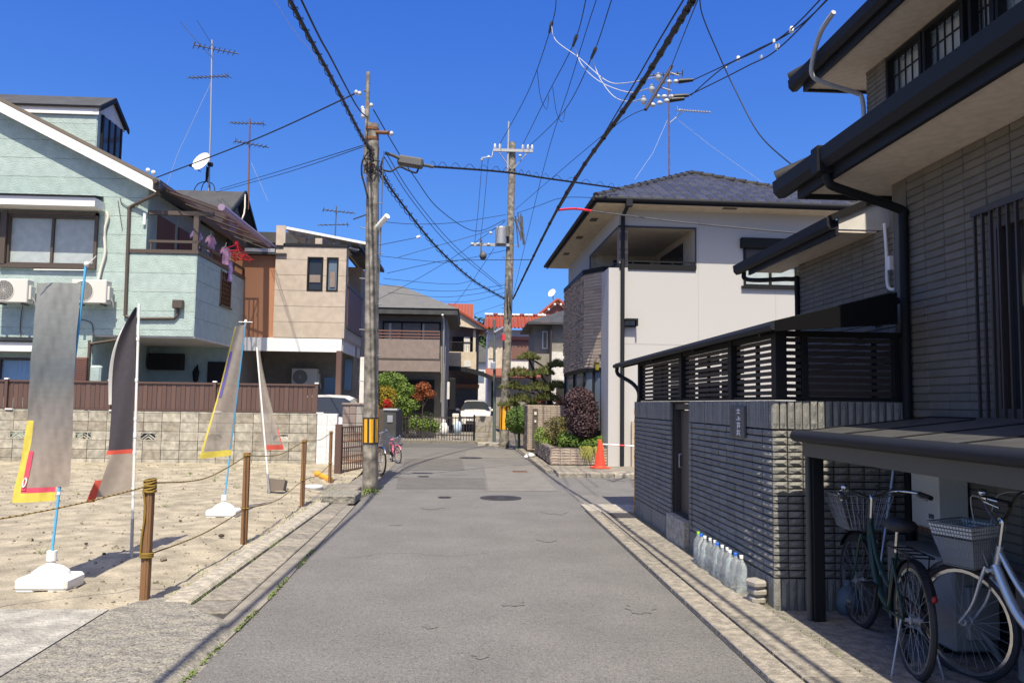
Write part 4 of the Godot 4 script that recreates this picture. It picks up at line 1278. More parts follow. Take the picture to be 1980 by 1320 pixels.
# ---------- houses
func hip_cover(t, nm, a, b, e, th, mats):   # a flat triangular or quad roof slope built of joined rows
	pass

func slope_xf(o, along, up):
	var x = along.normalized()
	var n = x.cross(up).normalized()
	return Transform3D(Basis(x, n.cross(x), n), o)

func white_house():
	var at = V(3.62, 0, -19.6)
	var t = T("white_house", "white rendered two-storey house with gray tiled hip roof and corner balcony", "house", at)
	var xf = front(-19.6)
	var logf = Rect2(3.86, 4.95, 1.68, 1.02)
	var win = Rect2(6.78, 4.55, 1.4, 1.15)
	slab(t, "front_wall", xf, PV([3.62, 0, 9.1, 0, 9.1, 6.5, 3.62, 6.5]), [Rect2(3.62, 4.95, 1.92, 1.02), win], -0.15, 0.0, "render_white")
	var xl = facing_left(3.62)
	slab(t, "side_wall", xl, PV([-27.9, 0, -19.75, 0, -19.75, 6.5, -27.9, 6.5]), [Rect2(-23.6, 4.95, 3.85, 1.02)], -0.15, 0.0, "render_white")
	slab(t, "back_wall", front(-27.9), PV([3.62, 0, 9.1, 0, 9.1, 6.5, 3.62, 6.5]), [], -0.15, 0.0, "render_white")
	var mb = Mb.new()
	mb.bb(V(3.62, 4.97, -19.6), V(3.84, 5.96, -19.85))
	P(t, "corner_pillar", mb, "taupe")
	clad(t, "pillar_tile", front(-19.6), PV([3.62, 4.97, 3.84, 4.97, 3.84, 5.96, 3.62, 5.96]), [], 0.22, 0.065, 0.01, 0.015, ["stone_b", "taupe"], {})
	for x in [5.62, 7.6]:
		mb = Mb.new(); mb.bb(V(x, 0.1, -19.6), V(x + 0.012, 4.5 if x > 7 else 6.35, -19.597))
		P(t, "control_joint", mb, "render_joint")
	mb = Mb.new(); mb.bb(V(3.7, 3.05, -19.6), V(9.1, 3.062, -19.5968))
	P(t, "control_joint", mb, "render_joint")
	# balcony room
	mb = Mb.new()
	mb.bb(V(3.64, 4.6, -23.6), V(5.54, 4.95, -19.77)); mb.bb(V(5.54, 4.6, -23.6), V(5.7, 6.1, -19.77)); mb.bb(V(3.64, 4.6, -23.75), V(5.7, 6.1, -23.6)); mb.bb(V(3.64, 5.99, -23.6), V(5.7, 6.1, -19.76))
	P(t, "balcony_room", mb, "cream")
	mb = Mb.new(); mb.bb(V(4.3, 4.95, -23.598), V(5.4, 5.85, -23.57)); mb.bb(V(5.51, 4.95, -22.8), V(5.538, 5.8, -20.6))
	P(t, "balcony_door", mb, "window_dark")
	mb = Mb.new(); mb.bb(V(3.84, 4.90, -19.63), V(5.56, 5.04, -19.57)); mb.bb(V(3.58, 4.90, -23.6), V(3.66, 5.04, -19.58)); mb.bb(V(3.84, 5.09, -19.61), V(5.55, 5.13, -19.58)); mb.bb(V(3.6, 5.09, -23.6), V(3.64, 5.13, -19.86))
	for k in 4: mb.bb(V(3.95 + k * 0.5, 5.04, -19.6), V(3.98 + k * 0.5, 5.09, -19.585))
	P(t, "balcony_rail", mb, "black_metal")
	mb = Mb.new(); mb.bb(V(3.62, 5.95, -19.60), V(5.58, 6.0, -19.585)); mb.bb(V(3.60, 5.95, -23.65), V(3.615, 6.0, -19.59)); mb.bb(V(5.54, 4.95, -19.61), V(5.58, 5.95, -19.59)); mb.bb(V(3.59, 4.95, -23.66), V(3.64, 5.95, -23.6))
	P(t, "opening_trim", mb, "dark_brown")
	# window with shutter box
	window(t, xf, win, 2, "black_metal", "window_pale", 0.06, 0.08)
	mb = Mb.new(); mb.cbox(V(7.48, 5.64, -19.55), V(1.56, 0.26, 0.16), 0.01)
	P(t, "shutter_box", mb, "black_metal")
	mb = Mb.new(); mb.bb(V(6.72, 4.50, -19.599), V(8.22, 4.56, -19.52))
	P(t, "window_sill", mb, "black_metal")
	mb = Mb.new(); mb.bb(V(6.84, 5.15, -19.58), V(8.12, 5.5, -19.57))
	P(t, "shutter", mb, "dark_brown")
	# eaves
	mb = Mb.new(); mb.bb(V(2.92, 6.40, -28.55), V(9.75, 6.44, -18.92))
	P(t, "soffit", mb, "cream")
	mb = Mb.new(); mb.bb(V(2.90, 6.38, -28.6), V(2.935, 6.5, -18.9)); mb.bb(V(2.935, 6.38, -18.92), V(9.8, 6.5, -18.885))
	P(t, "fascia", mb, "gutter_dark")
	mb = Mb.new(); mb.tube([V(2.86, 6.47, -18.84), V(9.8, 6.47, -18.84)], 0.055, 8); mb.tube([V(2.85, 6.47, -18.84), V(2.85, 6.47, -28.6)], 0.055, 8)
	P(t, "gutter", mb, "gutter_dark")
	mb = Mb.new()
	for z in [-20.6, -22.9, -25.5]: mb.bb(V(3.1, 6.388, z), V(3.28, 6.399, z - 0.35))
	mb.bb(V(6.1, 6.388, -19.2), V(6.45, 6.399, -19.05))
	P(t, "soffit_vent", mb, "taupe_dark")
	# roof: front and left slopes tiled piece by piece
	var rf = slope_xf(V(2.86, 6.5, -18.86), Vector3.RIGHT, V(0, 1.66, -3.45))
	var rl = sqrt(1.66 * 1.66 + 3.45 * 3.45)
	mb = Mb.new(); mb.prism(PV([0.02, 0, 6.9, 0, 3.46, rl - 0.02]), rf, -0.06, 0.0)
	P(t, "roof_deck", mb, "joint")
	clad(t, "roof_tile", rf, PV([0.0, 0.0, 6.92, 0.0, 3.50, rl + 0.02, 3.42, rl + 0.02]), [], 0.285, 0.272, 0.009, 0.03, ["tile_black", "tile_black_b"], {"loose": true, "tilt": 0.085, "rough": -0.028, "limit": 300})
	var rs = slope_xf(V(2.86, 6.5, -28.6), Vector3.BACK, V(3.45, 1.66, 0))
	mb = Mb.new(); mb.prism(PV([0, 0, 9.74, 0, 6.29, rl, 3.45, rl]), rs, -0.06, 0.0)
	P(t, "roof_slope", mb, "tile_black")
	mb = Mb.new(); mb.quad(V(9.78, 6.5, -18.86), V(9.78, 6.5, -28.6), V(6.32, 8.16, -25.15), V(6.32, 8.16, -22.31)); mb.tri(V(9.78, 6.5, -28.6), V(2.86, 6.5, -28.6), V(6.32, 8.16, -25.15))
	P(t, "roof_slope", mb, "tile_black")
	for e in [[V(2.9, 6.53, -18.9), V(6.32, 8.2, -22.31)], [V(9.75, 6.53, -18.9), V(6.32, 8.2, -22.31)], [V(6.32, 8.2, -22.31), V(6.32, 8.2, -25.15)]]:
		var n = 15
		for k in n:
			mb = Mb.new()
			var a = e[0].lerp(e[1], float(k) / n); var b = e[0].lerp(e[1], (k + 0.97) / n)
			mb.tube([a + V(0, 0.015, 0), b + V(0, 0.0, 0)], 0.085, 8, 0.075)
			P(t, "ridge_tile", mb, "tile_black_b" if k % 2 else "tile_black")
	# rain pipe, lamp bracket, base pieces
	mb = Mb.new(); mb.tube([V(3.70, 6.4, -18.84), V(3.70, 6.3, -19.2), V(3.70, 6.22, -19.53), V(3.70, 0.08, -19.53)], 0.05, 8); mb.cbox(V(3.70, 6.38, -18.86), V(0.16, 0.18, 0.14), 0.01)
	P(t, "rain_pipe", mb, "gutter_dark")
	mb = Mb.new(); mb.bb(V(3.75, 3.62, -19.36), V(4.05, 3.66, -19.59)); mb.bb(V(4.01, 3.48, -19.36), V(4.05, 3.62, -19.56)); mb.bb(V(3.75, 3.46, -19.5), V(4.02, 3.5, -19.59))
	P(t, "pipe_bracket", mb, "gutter_dark")
	mb = Mb.new(); mb.bb(V(4.0, 0, -19.59), V(9, 2.2, -19.53))
	mb = Mb.new(); mb.bb(V(3.36, 0.0, -19.575), V(3.619, 4.93, -20.5))
	P(t, "side_buttress", mb, "render_white")
	mb = Mb.new(); mb.bb(V(3.92, 0.05, -19.55), V(5.2, 1.15, -19.45))
	P(t, "porch_wall", mb, "beige_b")
	# bay on the side: stone faced, with angled corners and a window below
	var bay = PV([3.62, 20.52, 3.42, 20.52, 3.02, 21.2, 3.02, 24.7, 3.62, 25.3])
	mb = Mb.new()
	mb.prism(bay, Transform3D(Basis(Vector3.RIGHT, Vector3.FORWARD, Vector3.UP), Vector3.ZERO), 2.5, 5.0)
	P(t, "bay", mb, "stone_c")
	var b0 = V(3.02, 0, -21.2)
	var bu = V(0.40, 0, 0.68)
	clad(t, "bay_tile", Transform3D(Basis(bu.normalized(), Vector3.UP, bu.normalized().cross(Vector3.UP)), b0), PV([0, 2.5, bu.length() - 0.02, 2.5, bu.length() - 0.02, 4.98, 0, 4.98]), [], 0.41, 0.085, 0.009, 0.03, ["stone_a", "stone_b", "stone_c"], {"jit": 0.006, "rough": 0.012})
	clad(t, "bay_stone", facing_left(3.02), PV([-24.7, 2.5, -21.22, 2.5, -21.22, 4.98, -24.7, 4.98]), [], 0.2, 0.075, 0.008, 0.05, ["stone_a", "stone_c", "taupe", "render_gray"], {"jit": 0.02, "bond": 0.5, "limit": 200, "rough": 0.02})
	mb = Mb.new(); mb.prism(PV([3.62, 20.51, 3.40, 20.51, 2.98, 21.18, 2.98, 24.75, 3.62, 25.35]), Transform3D(Basis(Vector3.RIGHT, Vector3.FORWARD, Vector3.UP), Vector3.ZERO), 5.0, 5.12)
	P(t, "bay_cap", mb, "black_metal")
	mb = Mb.new(); mb.prism(PV([3.61, 20.56, 3.45, 20.56, 3.06, 21.23, 3.06, 24.68, 3.61, 25.25]), Transform3D(Basis(Vector3.RIGHT, Vector3.FORWARD, Vector3.UP), Vector3.ZERO), 0.9, 2.5)
	P(t, "bay_window", mb, "window_blue")
	mb = Mb.new()
	for e in [V(3.04, 0, -21.22), V(3.04, 0, -22.9), V(3.04, 0, -24.66), V(3.24, 0, -20.9), V(3.44, 0, -20.56)]: mb.bb(V(e.x - 0.03, 0.9, e.z - 0.03), V(e.x + 0.03, 2.5, e.z + 0.03))
	mb.prism(PV([3.60, 20.53, 3.41, 20.53, 3.0, 21.19, 3.0, 24.72, 3.60, 25.32]), Transform3D(Basis(Vector3.RIGHT, Vector3.FORWARD, Vector3.UP), Vector3.ZERO), 2.40, 2.5)
	P(t, "bay_window_frame", mb, "black_metal")
	mb = Mb.new(); mb.bb(V(3.15, 0, -21.2), V(3.60, 0.9, -25.2))
	P(t, "bay_base", mb, "stone_a")
	mb = Mb.new(); mb.bb(V(3.58, 3.8, -26.6), V(3.63, 5.6, -26.2))
	P(t, "tall_window", mb, "window_blue")
	mb = Mb.new(); mb.bb(V(3.5, 0, -26.4), V(3.63, 2.6, -27.9))
	P(t, "porch_door", mb, "gutter_dark")
	t.rotation.y = 0.028
	# wall lamp by the bay
	var l = T("wall_lamp", "small brass lantern lamp on the side wall of the white house", "lamp", V(3.28, 2.42, -20.7))
	mb = Mb.new(); mb.lathe(PV([0, 2.42, 0.07, 2.45, 0.09, 2.62, 0.10, 2.64, 0.03, 2.74, 0, 2.78]), 8, Transform3D(Basis(), V(3.28, 0, -20.7)))
	P(l, "lantern", mb, "leaf_yellow")
	mb = Mb.new(); mb.tube([V(3.28, 2.76, -20.7), V(3.28, 2.84, -20.7), V(3.37, 2.8, -20.4)], 0.015, 6); mb.lathe(PV([0.0, 2.64, 0.12, 2.64, 0.03, 2.75]), 8, Transform3D(Basis(), V(3.28, 0, -20.7)))
	P(l, "bracket", mb, "bronze")

func green_house():
	var t = T("mint_house", "pale mint green house with white verge, dormer and box balcony on the left", "house", V(-9, 0, -19.6))
	var z = -19.6
	var xf = front(z)
	var rake = func(x): return 6.62 + 0.495 * (-7.85 - x)
	var w1 = Rect2(-11.10, 4.68, 2.08, 1.20)
	var w2 = Rect2(-12.4, 1.55, 2.6, 0.92)
	var outl = PV([-14.5, 0, -8.97, 0, -8.97, 3.04, -6.65, 3.04, -6.65, 5.02, -7.85, 5.02, -7.85, rake.call(-7.85), -14.5, rake.call(-14.5)])
	slab(t, "wall", xf, outl, [w1, w2], -0.15, 0.0, "mint_joint")
	clad(t, "siding_panel", xf, outl, [w1, w2], 12.0, 0.455, 0.008, 0.02, ["mint_a", "mint_b"], {"ch": 0.004})
	# side of the balcony box
	var xr = facing_right(-6.65)
	var sw = Rect2(21.43, 4.02, 0.95, 0.94)
	slab(t, "side_wall", xr, PV([19.61, 3.04, 24.6, 3.04, 24.6, 5.02, 19.61, 5.02]), [sw], -0.12, 0.0, "mint_joint")
	clad(t, "siding_panel", xr, PV([19.585, 3.04, 24.6, 3.04, 24.6, 5.02, 19.585, 5.02]), [sw], 12.0, 0.455, 0.008, 0.02, ["mint_a", "mint_b"], {"ch": 0.004})
	var mb = Mb.new()
	mb.bb(V(-6.66, 4.0, -21.41), V(-6.58, 4.05, -22.4)); mb.bb(V(-6.7, 4.05, -21.42), V(-6.62, 4.98, -21.5)); mb.bb(V(-6.7, 4.05, -22.32), V(-6.62, 4.98, -22.4))
	P(t, "slit_window_frame", mb, "bronze")
	mb = Mb.new()
	for k in 5: mb.bb(V(-6.66, 4.05, -21.56 - k * 0.16), V(-6.635, 4.98, -21.58 - k * 0.16))
	for k in 7: mb.bb(V(-6.655, 4.15 + k * 0.12, -21.5), V(-6.64, 4.165 + k * 0.12, -22.32))
	P(t, "lattice", mb, "rust")
	mb = Mb.new(); mb.bb(V(-6.75, 4.0, -21.4), V(-6.72, 5.0, -22.4))
	P(t, "slit_window", mb, "dark_room")
	# parapet cap and rails
	mb = Mb.new(); mb.bb(V(-8.25, 5.03, z - 0.14), V(-6.60, 5.12, z + 0.05)); mb.bb(V(-6.72, 5.03, z - 0.141), V(-6.60, 5.12, -24.65))
	P(t, "parapet_cap", mb, "bronze")
	mb = Mb.new(); mb.bb(V(-7.8, 5.30, z - 0.06), V(-6.62, 5.36, z)); mb.bb(V(-6.68, 5.30, z - 0.061), V(-6.62, 5.36, -24.6))
	for x in [-7.75, -6.75]: mb.bb(V(x - 0.02, 5.12, z - 0.05), V(x + 0.02, 5.3, z - 0.01))
	for k in 5: mb.bb(V(-6.67, 5.12, -20.6 - k * 1.0), V(-6.63, 5.3, -20.64 - k * 1.0))
	P(t, "rail", mb, "bronze")
	mb = Mb.new(); mb.bb(V(-6.76, 5.12, z - 0.12), V(-6.64, 6.0, z)); mb.bb(V(-6.76, 5.12, -24.5), V(-6.64, 6.0, -24.6)); mb.bb(V(-7.83, 5.98, z - 0.1), V(-6.3, 6.08, z)); mb.bb(V(-6.76, 5.98, z - 0.101), V(-6.66, 6.08, -24.6))
	P(t, "balcony_frame", mb, "bronze")
	# loggia inside
	mb = Mb.new(); mb.bb(V(-7.98, 5.0, z - 0.15), V(-7.851, 6.6, -24.6))
	P(t, "return_wall", mb, "mint_a")
	mb = Mb.new(); mb.bb(V(-7.85, 4.75, -24.6), V(-6.67, 4.85, z - 0.15))
	P(t, "balcony_floor", mb, "render_gray")
	mb = Mb.new(); mb.bb(V(-7.849, 4.9, -20.2), V(-7.81, 6.1, -21.3)); mb.bb(V(-7.849, 4.9, -21.6), V(-7.81, 6.1, -23.4))
	P(t, "balcony_door", mb, "shutter_brown")
	mb = Mb.new(); mb.bb(V(-7.85, 5.0, -24.6), V(-6.3, 6.0, -24.5))
	P(t, "end_screen", mb, "salmon")
	# roof
	var sl = slope_xf(V(-7.5, 6.68, -19.28), V(0, 0, -1), V(-1, 0.495, 0))
	mb = Mb.new(); mb.prism(PV([0, 0, 8, 0, 8, 8.4, 0, 8.4]), sl, -0.02, 0.07)
	P(t, "roof", mb, "roof_brown")
	mb = Mb.new(); mb.prism(PV([-7.52, 6.42, -7.52, 6.68, -14.5, 10.135, -14.5, 9.875]), front(-19.28), -0.03, 0.0)
	P(t, "verge_board", mb, "white_paint")
	mb = Mb.new(); mb.quad(V(-7.52, 6.43, -19.30), V(-7.52, 6.43, -19.6), V(-14.5, 9.885, -19.6), V(-14.5, 9.885, -19.30))
	P(t, "verge_soffit", mb, "white_wall")
	mb = Mb.new(); mb.tube([V(-7.45, 6.62, -18.9), V(-7.45, 6.62, -26.5)], 0.06, 8); mb.cbox(V(-7.46, 6.55, -19.1), V(0.16, 0.2, 0.18), 0.01)
	P(t, "gutter", mb, "bronze")
	mb = Mb.new(); mb.tube(curve([V(-7.47, 6.46, -19.1), V(-7.52, 6.38, -19.2), V(-8.15, 6.18, -19.52), V(-8.27, 6.1, -19.54), V(-8.27, 5.9, -19.54), V(-8.24, 3.5, -19.54)], 3), 0.04, 8)
	mb.tube([V(-8.24, 3.5, -19.54), V(-8.05, 3.44, -19.54), V(-7.1, 3.46, -19.54), V(-7.02, 3.55, -19.54), V(-7.02, 3.72, -19.54)], 0.035, 8); mb.cbox(V(-7.0, 3.80, -19.5), V(0.24, 0.2, 0.14), 0.01)
	mb.tube(curve([V(-8.24, 3.05, -19.54), V(-8.4, 2.93, -19.54), V(-8.98, 2.82, -19.54), V(-9.03, 2.7, -19.54), V(-9.03, 0.4, -19.54)], 3), 0.035, 8)
	P(t, "rain_pipe", mb, "bronze")
	# dormer
	mb = Mb.new(); mb.prism(PV([-13, 7.4, -9.85, 7.4, -9.85, 9.05, -13, 9.05]), front(-21.1), -1.5, 0.0)
	P(t, "dormer_wall", mb, "mint_a")
	clad(t, "dormer_panel", front(-21.1), PV([-12.8, 7.3, -9.87, 7.3, -9.87, 8.88, -12.8, 8.88]), [], 12.0, 0.455, 0.008, 0.015, ["mint_a", "mint_b"], {"ch": 0.004})
	mb = Mb.new(); mb.prism(PV([21.0, 9.0, 22.7, 9.0, 21.85, 9.55]), facing_right(-9.85), -0.1, 0.02)
	P(t, "dormer_gable", mb, "white_wall")
	mb = Mb.new(); mb.bb(V(-9.86, 7.7, -21.28), V(-9.80, 8.98, -22.42))
	P(t, "dormer_window", mb, "window_dark")
	mb = Mb.new()
	for zz in [-21.3, -21.68, -22.04, -22.4]: mb.bb(V(-9.84, 7.7, zz - 0.03), V(-9.78, 8.98, zz + 0.03))
	P(t, "dormer_window_frame", mb, "black_metal")
	mb = Mb.new(); mb.bb(V(-13, 8.90, -21.06), V(-9.8, 9.12, -21.02))
	P(t, "dormer_fascia", mb, "white_paint")
	mb = Mb.new()
	mb.prism(PV([-13.2, 0, -9.74, 0, -9.74, 1.03, -13.2, 1.03]), slope_xf(V(0, 9.06, -20.97), Vector3.RIGHT, V(0, 0.62, -1.0)), 0.0, 0.06)
	mb.prism(PV([9.74, 0, 13.2, 0, 13.2, 1.03, 9.74, 1.03]), slope_xf(V(0, 9.06, -22.73), Vector3.LEFT, V(0, 0.62, 1.0)), 0.0, 0.06)
	P(t, "dormer_roof", mb, "slate")
	mb = Mb.new()
	mb.prism(PV([20.95, 8.96, 20.95, 9.08, 21.85, 9.66, 22.75, 9.08, 22.75, 8.96, 21.85, 9.52]), facing_right(-9.75), -0.02, 0.02)
	P(t, "dormer_verge", mb, "gutter_dark")
	# windows, hoods, shutter boxes
	window(t, xf, w1, 2, "bronze", "window_pale", 0.06, 0.1)
	mb = Mb.new(); mb.bb(V(-11.2, 4.60, z + 0.001), V(-8.98, 4.68, z + 0.12))
	mb.bb(V(-11.22, 4.68, z + 0.022), V(-11.08, 5.95, z + 0.13)); mb.bb(V(-9.04, 4.68, z + 0.022), V(-8.98, 5.95, z + 0.1)); mb.bb(V(-11.2, 5.89, z + 0.022), V(-8.98, 5.97, z + 0.1))
	P(t, "window_surround", mb, "bronze")
	mb = Mb.new(); mb.cbox(V(-11.5, 5.25, z + 0.1), V(0.5, 1.35, 0.16), 0.01)
	for k in 26: mb.bb(V(-11.75, 4.62 + k * 0.05, z + 0.18), V(-11.26, 4.64 + k * 0.05, z + 0.19))
	P(t, "shutter_case", mb, "shutter_brown")
	window(t, xf, w2, 2, "bronze", "clear_glass", 0.06, 0.1, 0, "curtain_blue")
	for hd in [[-12.9, -8.86, 5.98], [-13, -9.42, 2.56]]:
		mb = Mb.new(); mb.bb(V(hd[0], hd[2] + 0.03, z + 0.021), V(hd[1], hd[2] + 0.24, z + 0.55))
		P(t, "hood", mb, "white_paint")
		mb = Mb.new(); mb.prism(PV([hd[0] - 0.03, 0, hd[1] + 0.03, 0, hd[1] - 0.05, 0.62, hd[0], 0.62]), slope_xf(V(0, hd[2] + 0.245, z + 0.60), Vector3.RIGHT, V(0, 0.12, -0.58)), 0.0, 0.03)
		P(t, "hood_roof", mb, "gutter_dark")
	mb = Mb.new(); mb.cbox(V(-9.25, 2.02, z + 0.1), V(0.46, 0.95, 0.16), 0.01)
	for k in 18: mb.bb(V(-9.47, 1.58 + k * 0.05, z + 0.18), V(-9.03, 1.6 + k * 0.05, z + 0.19))
	P(t, "shutter_case", mb, "shutter_brown")
	# pipes of the air conditioners, cables on the wall
	mb = Mb.new(); mb.tube(curve([V(-8.80, 6.0, z + 0.07), V(-8.76, 5.85, z + 0.07), V(-8.82, 5.5, z + 0.07), V(-8.78, 5.0, z + 0.07), V(-8.86, 4.6, z + 0.07), V(-8.9, 4.3, z + 0.1)], 4), 0.035, 7)
	P(t, "pipe_cover", mb, "ivory")
	mb = Mb.new(); mb.tube(curve([V(-10.6, 3.7, z + 0.1), V(-10.65, 3.3, z + 0.06), V(-10.62, 2.95, z + 0.05), V(-10.4, 2.9, z + 0.05)], 4), 0.012, 5); mb.tube(curve([V(-9.5, 3.42, z + 0.05), V(-9.1, 3.36, z + 0.05), V(-8.98, 3.2, z + 0.05), V(-8.97, 2.6, z + 0.05)], 4), 0.012, 5)
	mb.tube(curve([V(-8.05, 6.3, z + 0.05), V(-8.2, 6.12, z + 0.05), V(-8.45, 6.22, z + 0.05), V(-8.5, 6.35, z + 0.05)], 4), 0.012, 5); mb.tube(curve([V(-8.55, 6.28, z + 0.05), V(-8.5, 6.0, z + 0.05), V(-8.42, 5.6, z + 0.05)], 3), 0.01, 5)
	P(t, "wall_cable", mb, "grille_dark")
	for q in [V(-7.65, 6.92, -19.3), V(-7.78, 6.97, -19.3)]:
		mb = Mb.new(); mb.ball(q, V(0.055, 0.06, 0.055), 8, 5)
		P(t, "insulator", mb, "white_paint")
	mb = Mb.new(); mb.cbox(V(-7.9, 5.85, z + 0.05), V(0.07, 0.3, 0.06), 0.01)
	P(t, "service_box", mb, "white_paint")
	# carport under the balcony box
	mb = Mb.new(); mb.bb(V(-8.97, 3.0, -24.6), V(-6.62, 3.04, z - 0.01))
	P(t, "carport_ceiling", mb, "white_wall")
	mb = Mb.new(); mb.bb(V(-9.1, 0, -23.1), V(-6.65, 3.0, -23.0)); mb.bb(V(-9.1, 0, -23.0), V(-8.97, 3.0, -19.75))
	P(t, "carport_wall", mb, "mint_a")
	mb = Mb.new(); mb.bb(V(-7.35, 0.2, -22.99), V(-6.8, 2.6, -22.94)); mb.bb(V(-8.9, 2.35, -22.99), V(-8.0, 2.8, -22.7))
	P(t, "carport_door", mb, "dark_room")
	mb = Mb.new(); mb.lathe(PV([0, 2.0, 0.07, 2.05, 0.10, 2.3, 0.04, 2.42, 0, 2.45]), 8, Transform3D(Basis(), V(-7.62, 0, -22.8))); mb.tube([V(-7.62, 2.4, -22.8), V(-7.62, 2.5, -22.9), V(-7.62, 2.3, -22.99)], 0.02, 5)
	P(t, "porch_lantern", mb, "black_metal")
	mb = Mb.new(); mb.cbox(V(-8.82, 2.1, -19.5), V(0.26, 0.42, 0.16), 0.04)
	P(t, "meter_box", mb, "mint_b")
	# the back of the volume
	mb = Mb.new(); mb.bb(V(-14.5, 0, -26), V(-7.98, 6.5, -25.9)); mb.bb(V(-8.1, 0, -26), V(-7.98, 6.6, -24.6))
	P(t, "back_wall", mb, "mint_a")
	ac_unit(V(-8.93, 3.69, z + 0.32), 0, "white outdoor unit on the mint wall, right of the blue banner pole", "grille_dark", "", false)
	ac_unit(V(-10.72, 3.67, z + 0.32), 0, "white outdoor unit on the mint wall at the left picture edge", "grille_dark", "", false)
	# awning over the balcony with laundry below
	var aw = T("balcony_awning", "translucent reddish brown awning sheet sloping over the mint house balcony", "awning", V(-7, 6.2, -22))
	var n = 40
	mb = Mb.new()
	for i in n:
		var z0 = -19.35 - i * 0.132; var z1 = z0 - 0.132
		var h0 = 0.02 * (i % 2); var h1 = 0.02 * ((i + 1) % 2)
		mb.quad(V(-7.4, 6.58 + h0, z0), V(-6.05, 6.12 + h0, z0), V(-6.05, 6.12 + h1, z1), V(-7.4, 6.58 + h1, z1))
	P(aw, "sheet", mb, "awning")
	mb = Mb.new(); mb.tube([V(-6.02, 6.13, -19.3), V(-6.02, 6.13, -24.7)], 0.085, 10)
	P(aw, "rolled_edge", mb, "awning_lilac")
	mb = Mb.new()
	for k in 5: mb.tube([V(-7.4, 6.53, -19.5 - k * 1.28), V(-6.1, 6.07, -19.5 - k * 1.28)], 0.025, 6)
	P(aw, "rafter", mb, "bronze")
	laundry()

func shirt(at, w, h, mat, label, turn):
	var t = L("hanging_shirt", label, "laundry", "laundry drying on the balcony")
	var mb = Mb.new()
	for side in [-1.0, 1.0]:
		var fn = func(x, y): return V(x, y, side * (0.018 + 0.012 * cos(x / w * 5.0)) + 0.03 * sin(x / w * 9.0 + y * 3.0) * (-y / h) + 0.012 * sin(y * 23.0 + x * 11))
		for a in 8:
			for b in 8:
				var y0 = -h * b / 8.0; var y1 = -h * (b + 1) / 8.0
				var w0 = w * (0.40 + 0.06 * b / 8.0); var w1 = w * (0.40 + 0.06 * (b + 1) / 8.0)
				var e = [lerpf(-w0, w0, a / 8.0), lerpf(-w0, w0, (a + 1) / 8.0), lerpf(-w1, w1, (a + 1) / 8.0), lerpf(-w1, w1, a / 8.0)]
				mb.oquad(fn.call(e[0], y0), fn.call(e[1], y0), fn.call(e[2], y1), fn.call(e[3], y1), V(0, 0, side))
		for sx in [-1.0, 1.0]:
			for b in 3:
				var f0 = b / 3.0; var f1 = (b + 1) / 3.0
				mb.oquad(fn.call(sx * w * (0.38 + 0.34 * f0), -h * 0.30 * f0), fn.call(sx * w * (0.38 + 0.34 * f1), -h * 0.30 * f1), fn.call(sx * w * (0.40 + 0.24 * f1), -h * (0.26 + 0.20 * f1)), fn.call(sx * w * (0.40 + 0.24 * f0), -h * (0.26 + 0.20 * f0)), V(0, 0, side))
	P(t, "garment", mb, mat)
	mb = Mb.new(); mb.tube([V(-w * 0.38, -0.01, 0), V(0, 0.05, 0), V(w * 0.38, -0.01, 0)], 0.006, 5); mb.tube([V(0, 0.05, 0), V(0, 0.13, 0), V(0.03, 0.15, 0)], 0.005, 5)
	P(t, "hanger", mb, "white_plastic")
	t.position = at; t.rotation.y = turn

func laundry():
	shirt(V(-6.95, 5.75, -20.4), 0.26, 0.42, "lilac_cloth", "small purple shirt on a hanger at the balcony front", 0.9)
	shirt(V(-6.75, 5.72, -20.9), 0.26, 0.40, "pink_cloth", "pale pink shirt on a hanger next to the purple one", 1.0)
	shirt(V(-6.55, 5.55, -21.5), 0.30, 0.44, "pink_cloth", "larger pink shirt hanging farther along the balcony", 1.1)
	shirt(V(-6.6, 5.3, -22.1), 0.22, 0.55, "lilac_cloth", "lilac cloth hanging below the red hanger frame", 1.2)
	var t = T("clothes_hanger_frame", "bright red plastic clothes hanger frame over the mint balcony rail", "clothes hanger", V(-6.4, 5.5, -22.3))
	var mb = Mb.new()
	for k in 5: mb.tube([V(-6.75 + k * 0.13, 5.50, -21.6), V(-6.75 + k * 0.13, 5.52, -23.0)], 0.018, 5)
	for z in [-21.6, -22.3, -23.0]: mb.tube([V(-6.75, 5.51, z), V(-6.23, 5.51, z)], 0.018, 5)
	P(t, "grid", mb, "red_plastic")
	mb = Mb.new(); mb.tube([V(-6.75, 5.5, -21.6), V(-6.5, 5.8, -22.3), V(-6.23, 5.5, -23)], 0.014, 5); mb.tube([V(-6.23, 5.5, -21.6), V(-6.5, 5.8, -22.3), V(-6.75, 5.5, -23)], 0.014, 5); mb.cbox(V(-6.5, 5.85, -22.3), V(0.08, 0.12, 0.12), 0.01)
	P(t, "hook", mb, "red_plastic")
	mb = Mb.new()
	for k in 12: mb.box(V(-6.75 + rng.randf() * 0.5, 5.44, -21.6 - rng.randf() * 1.4), V(0.02, 0.08, 0.02))
	P(t, "peg", mb, "red_plastic")

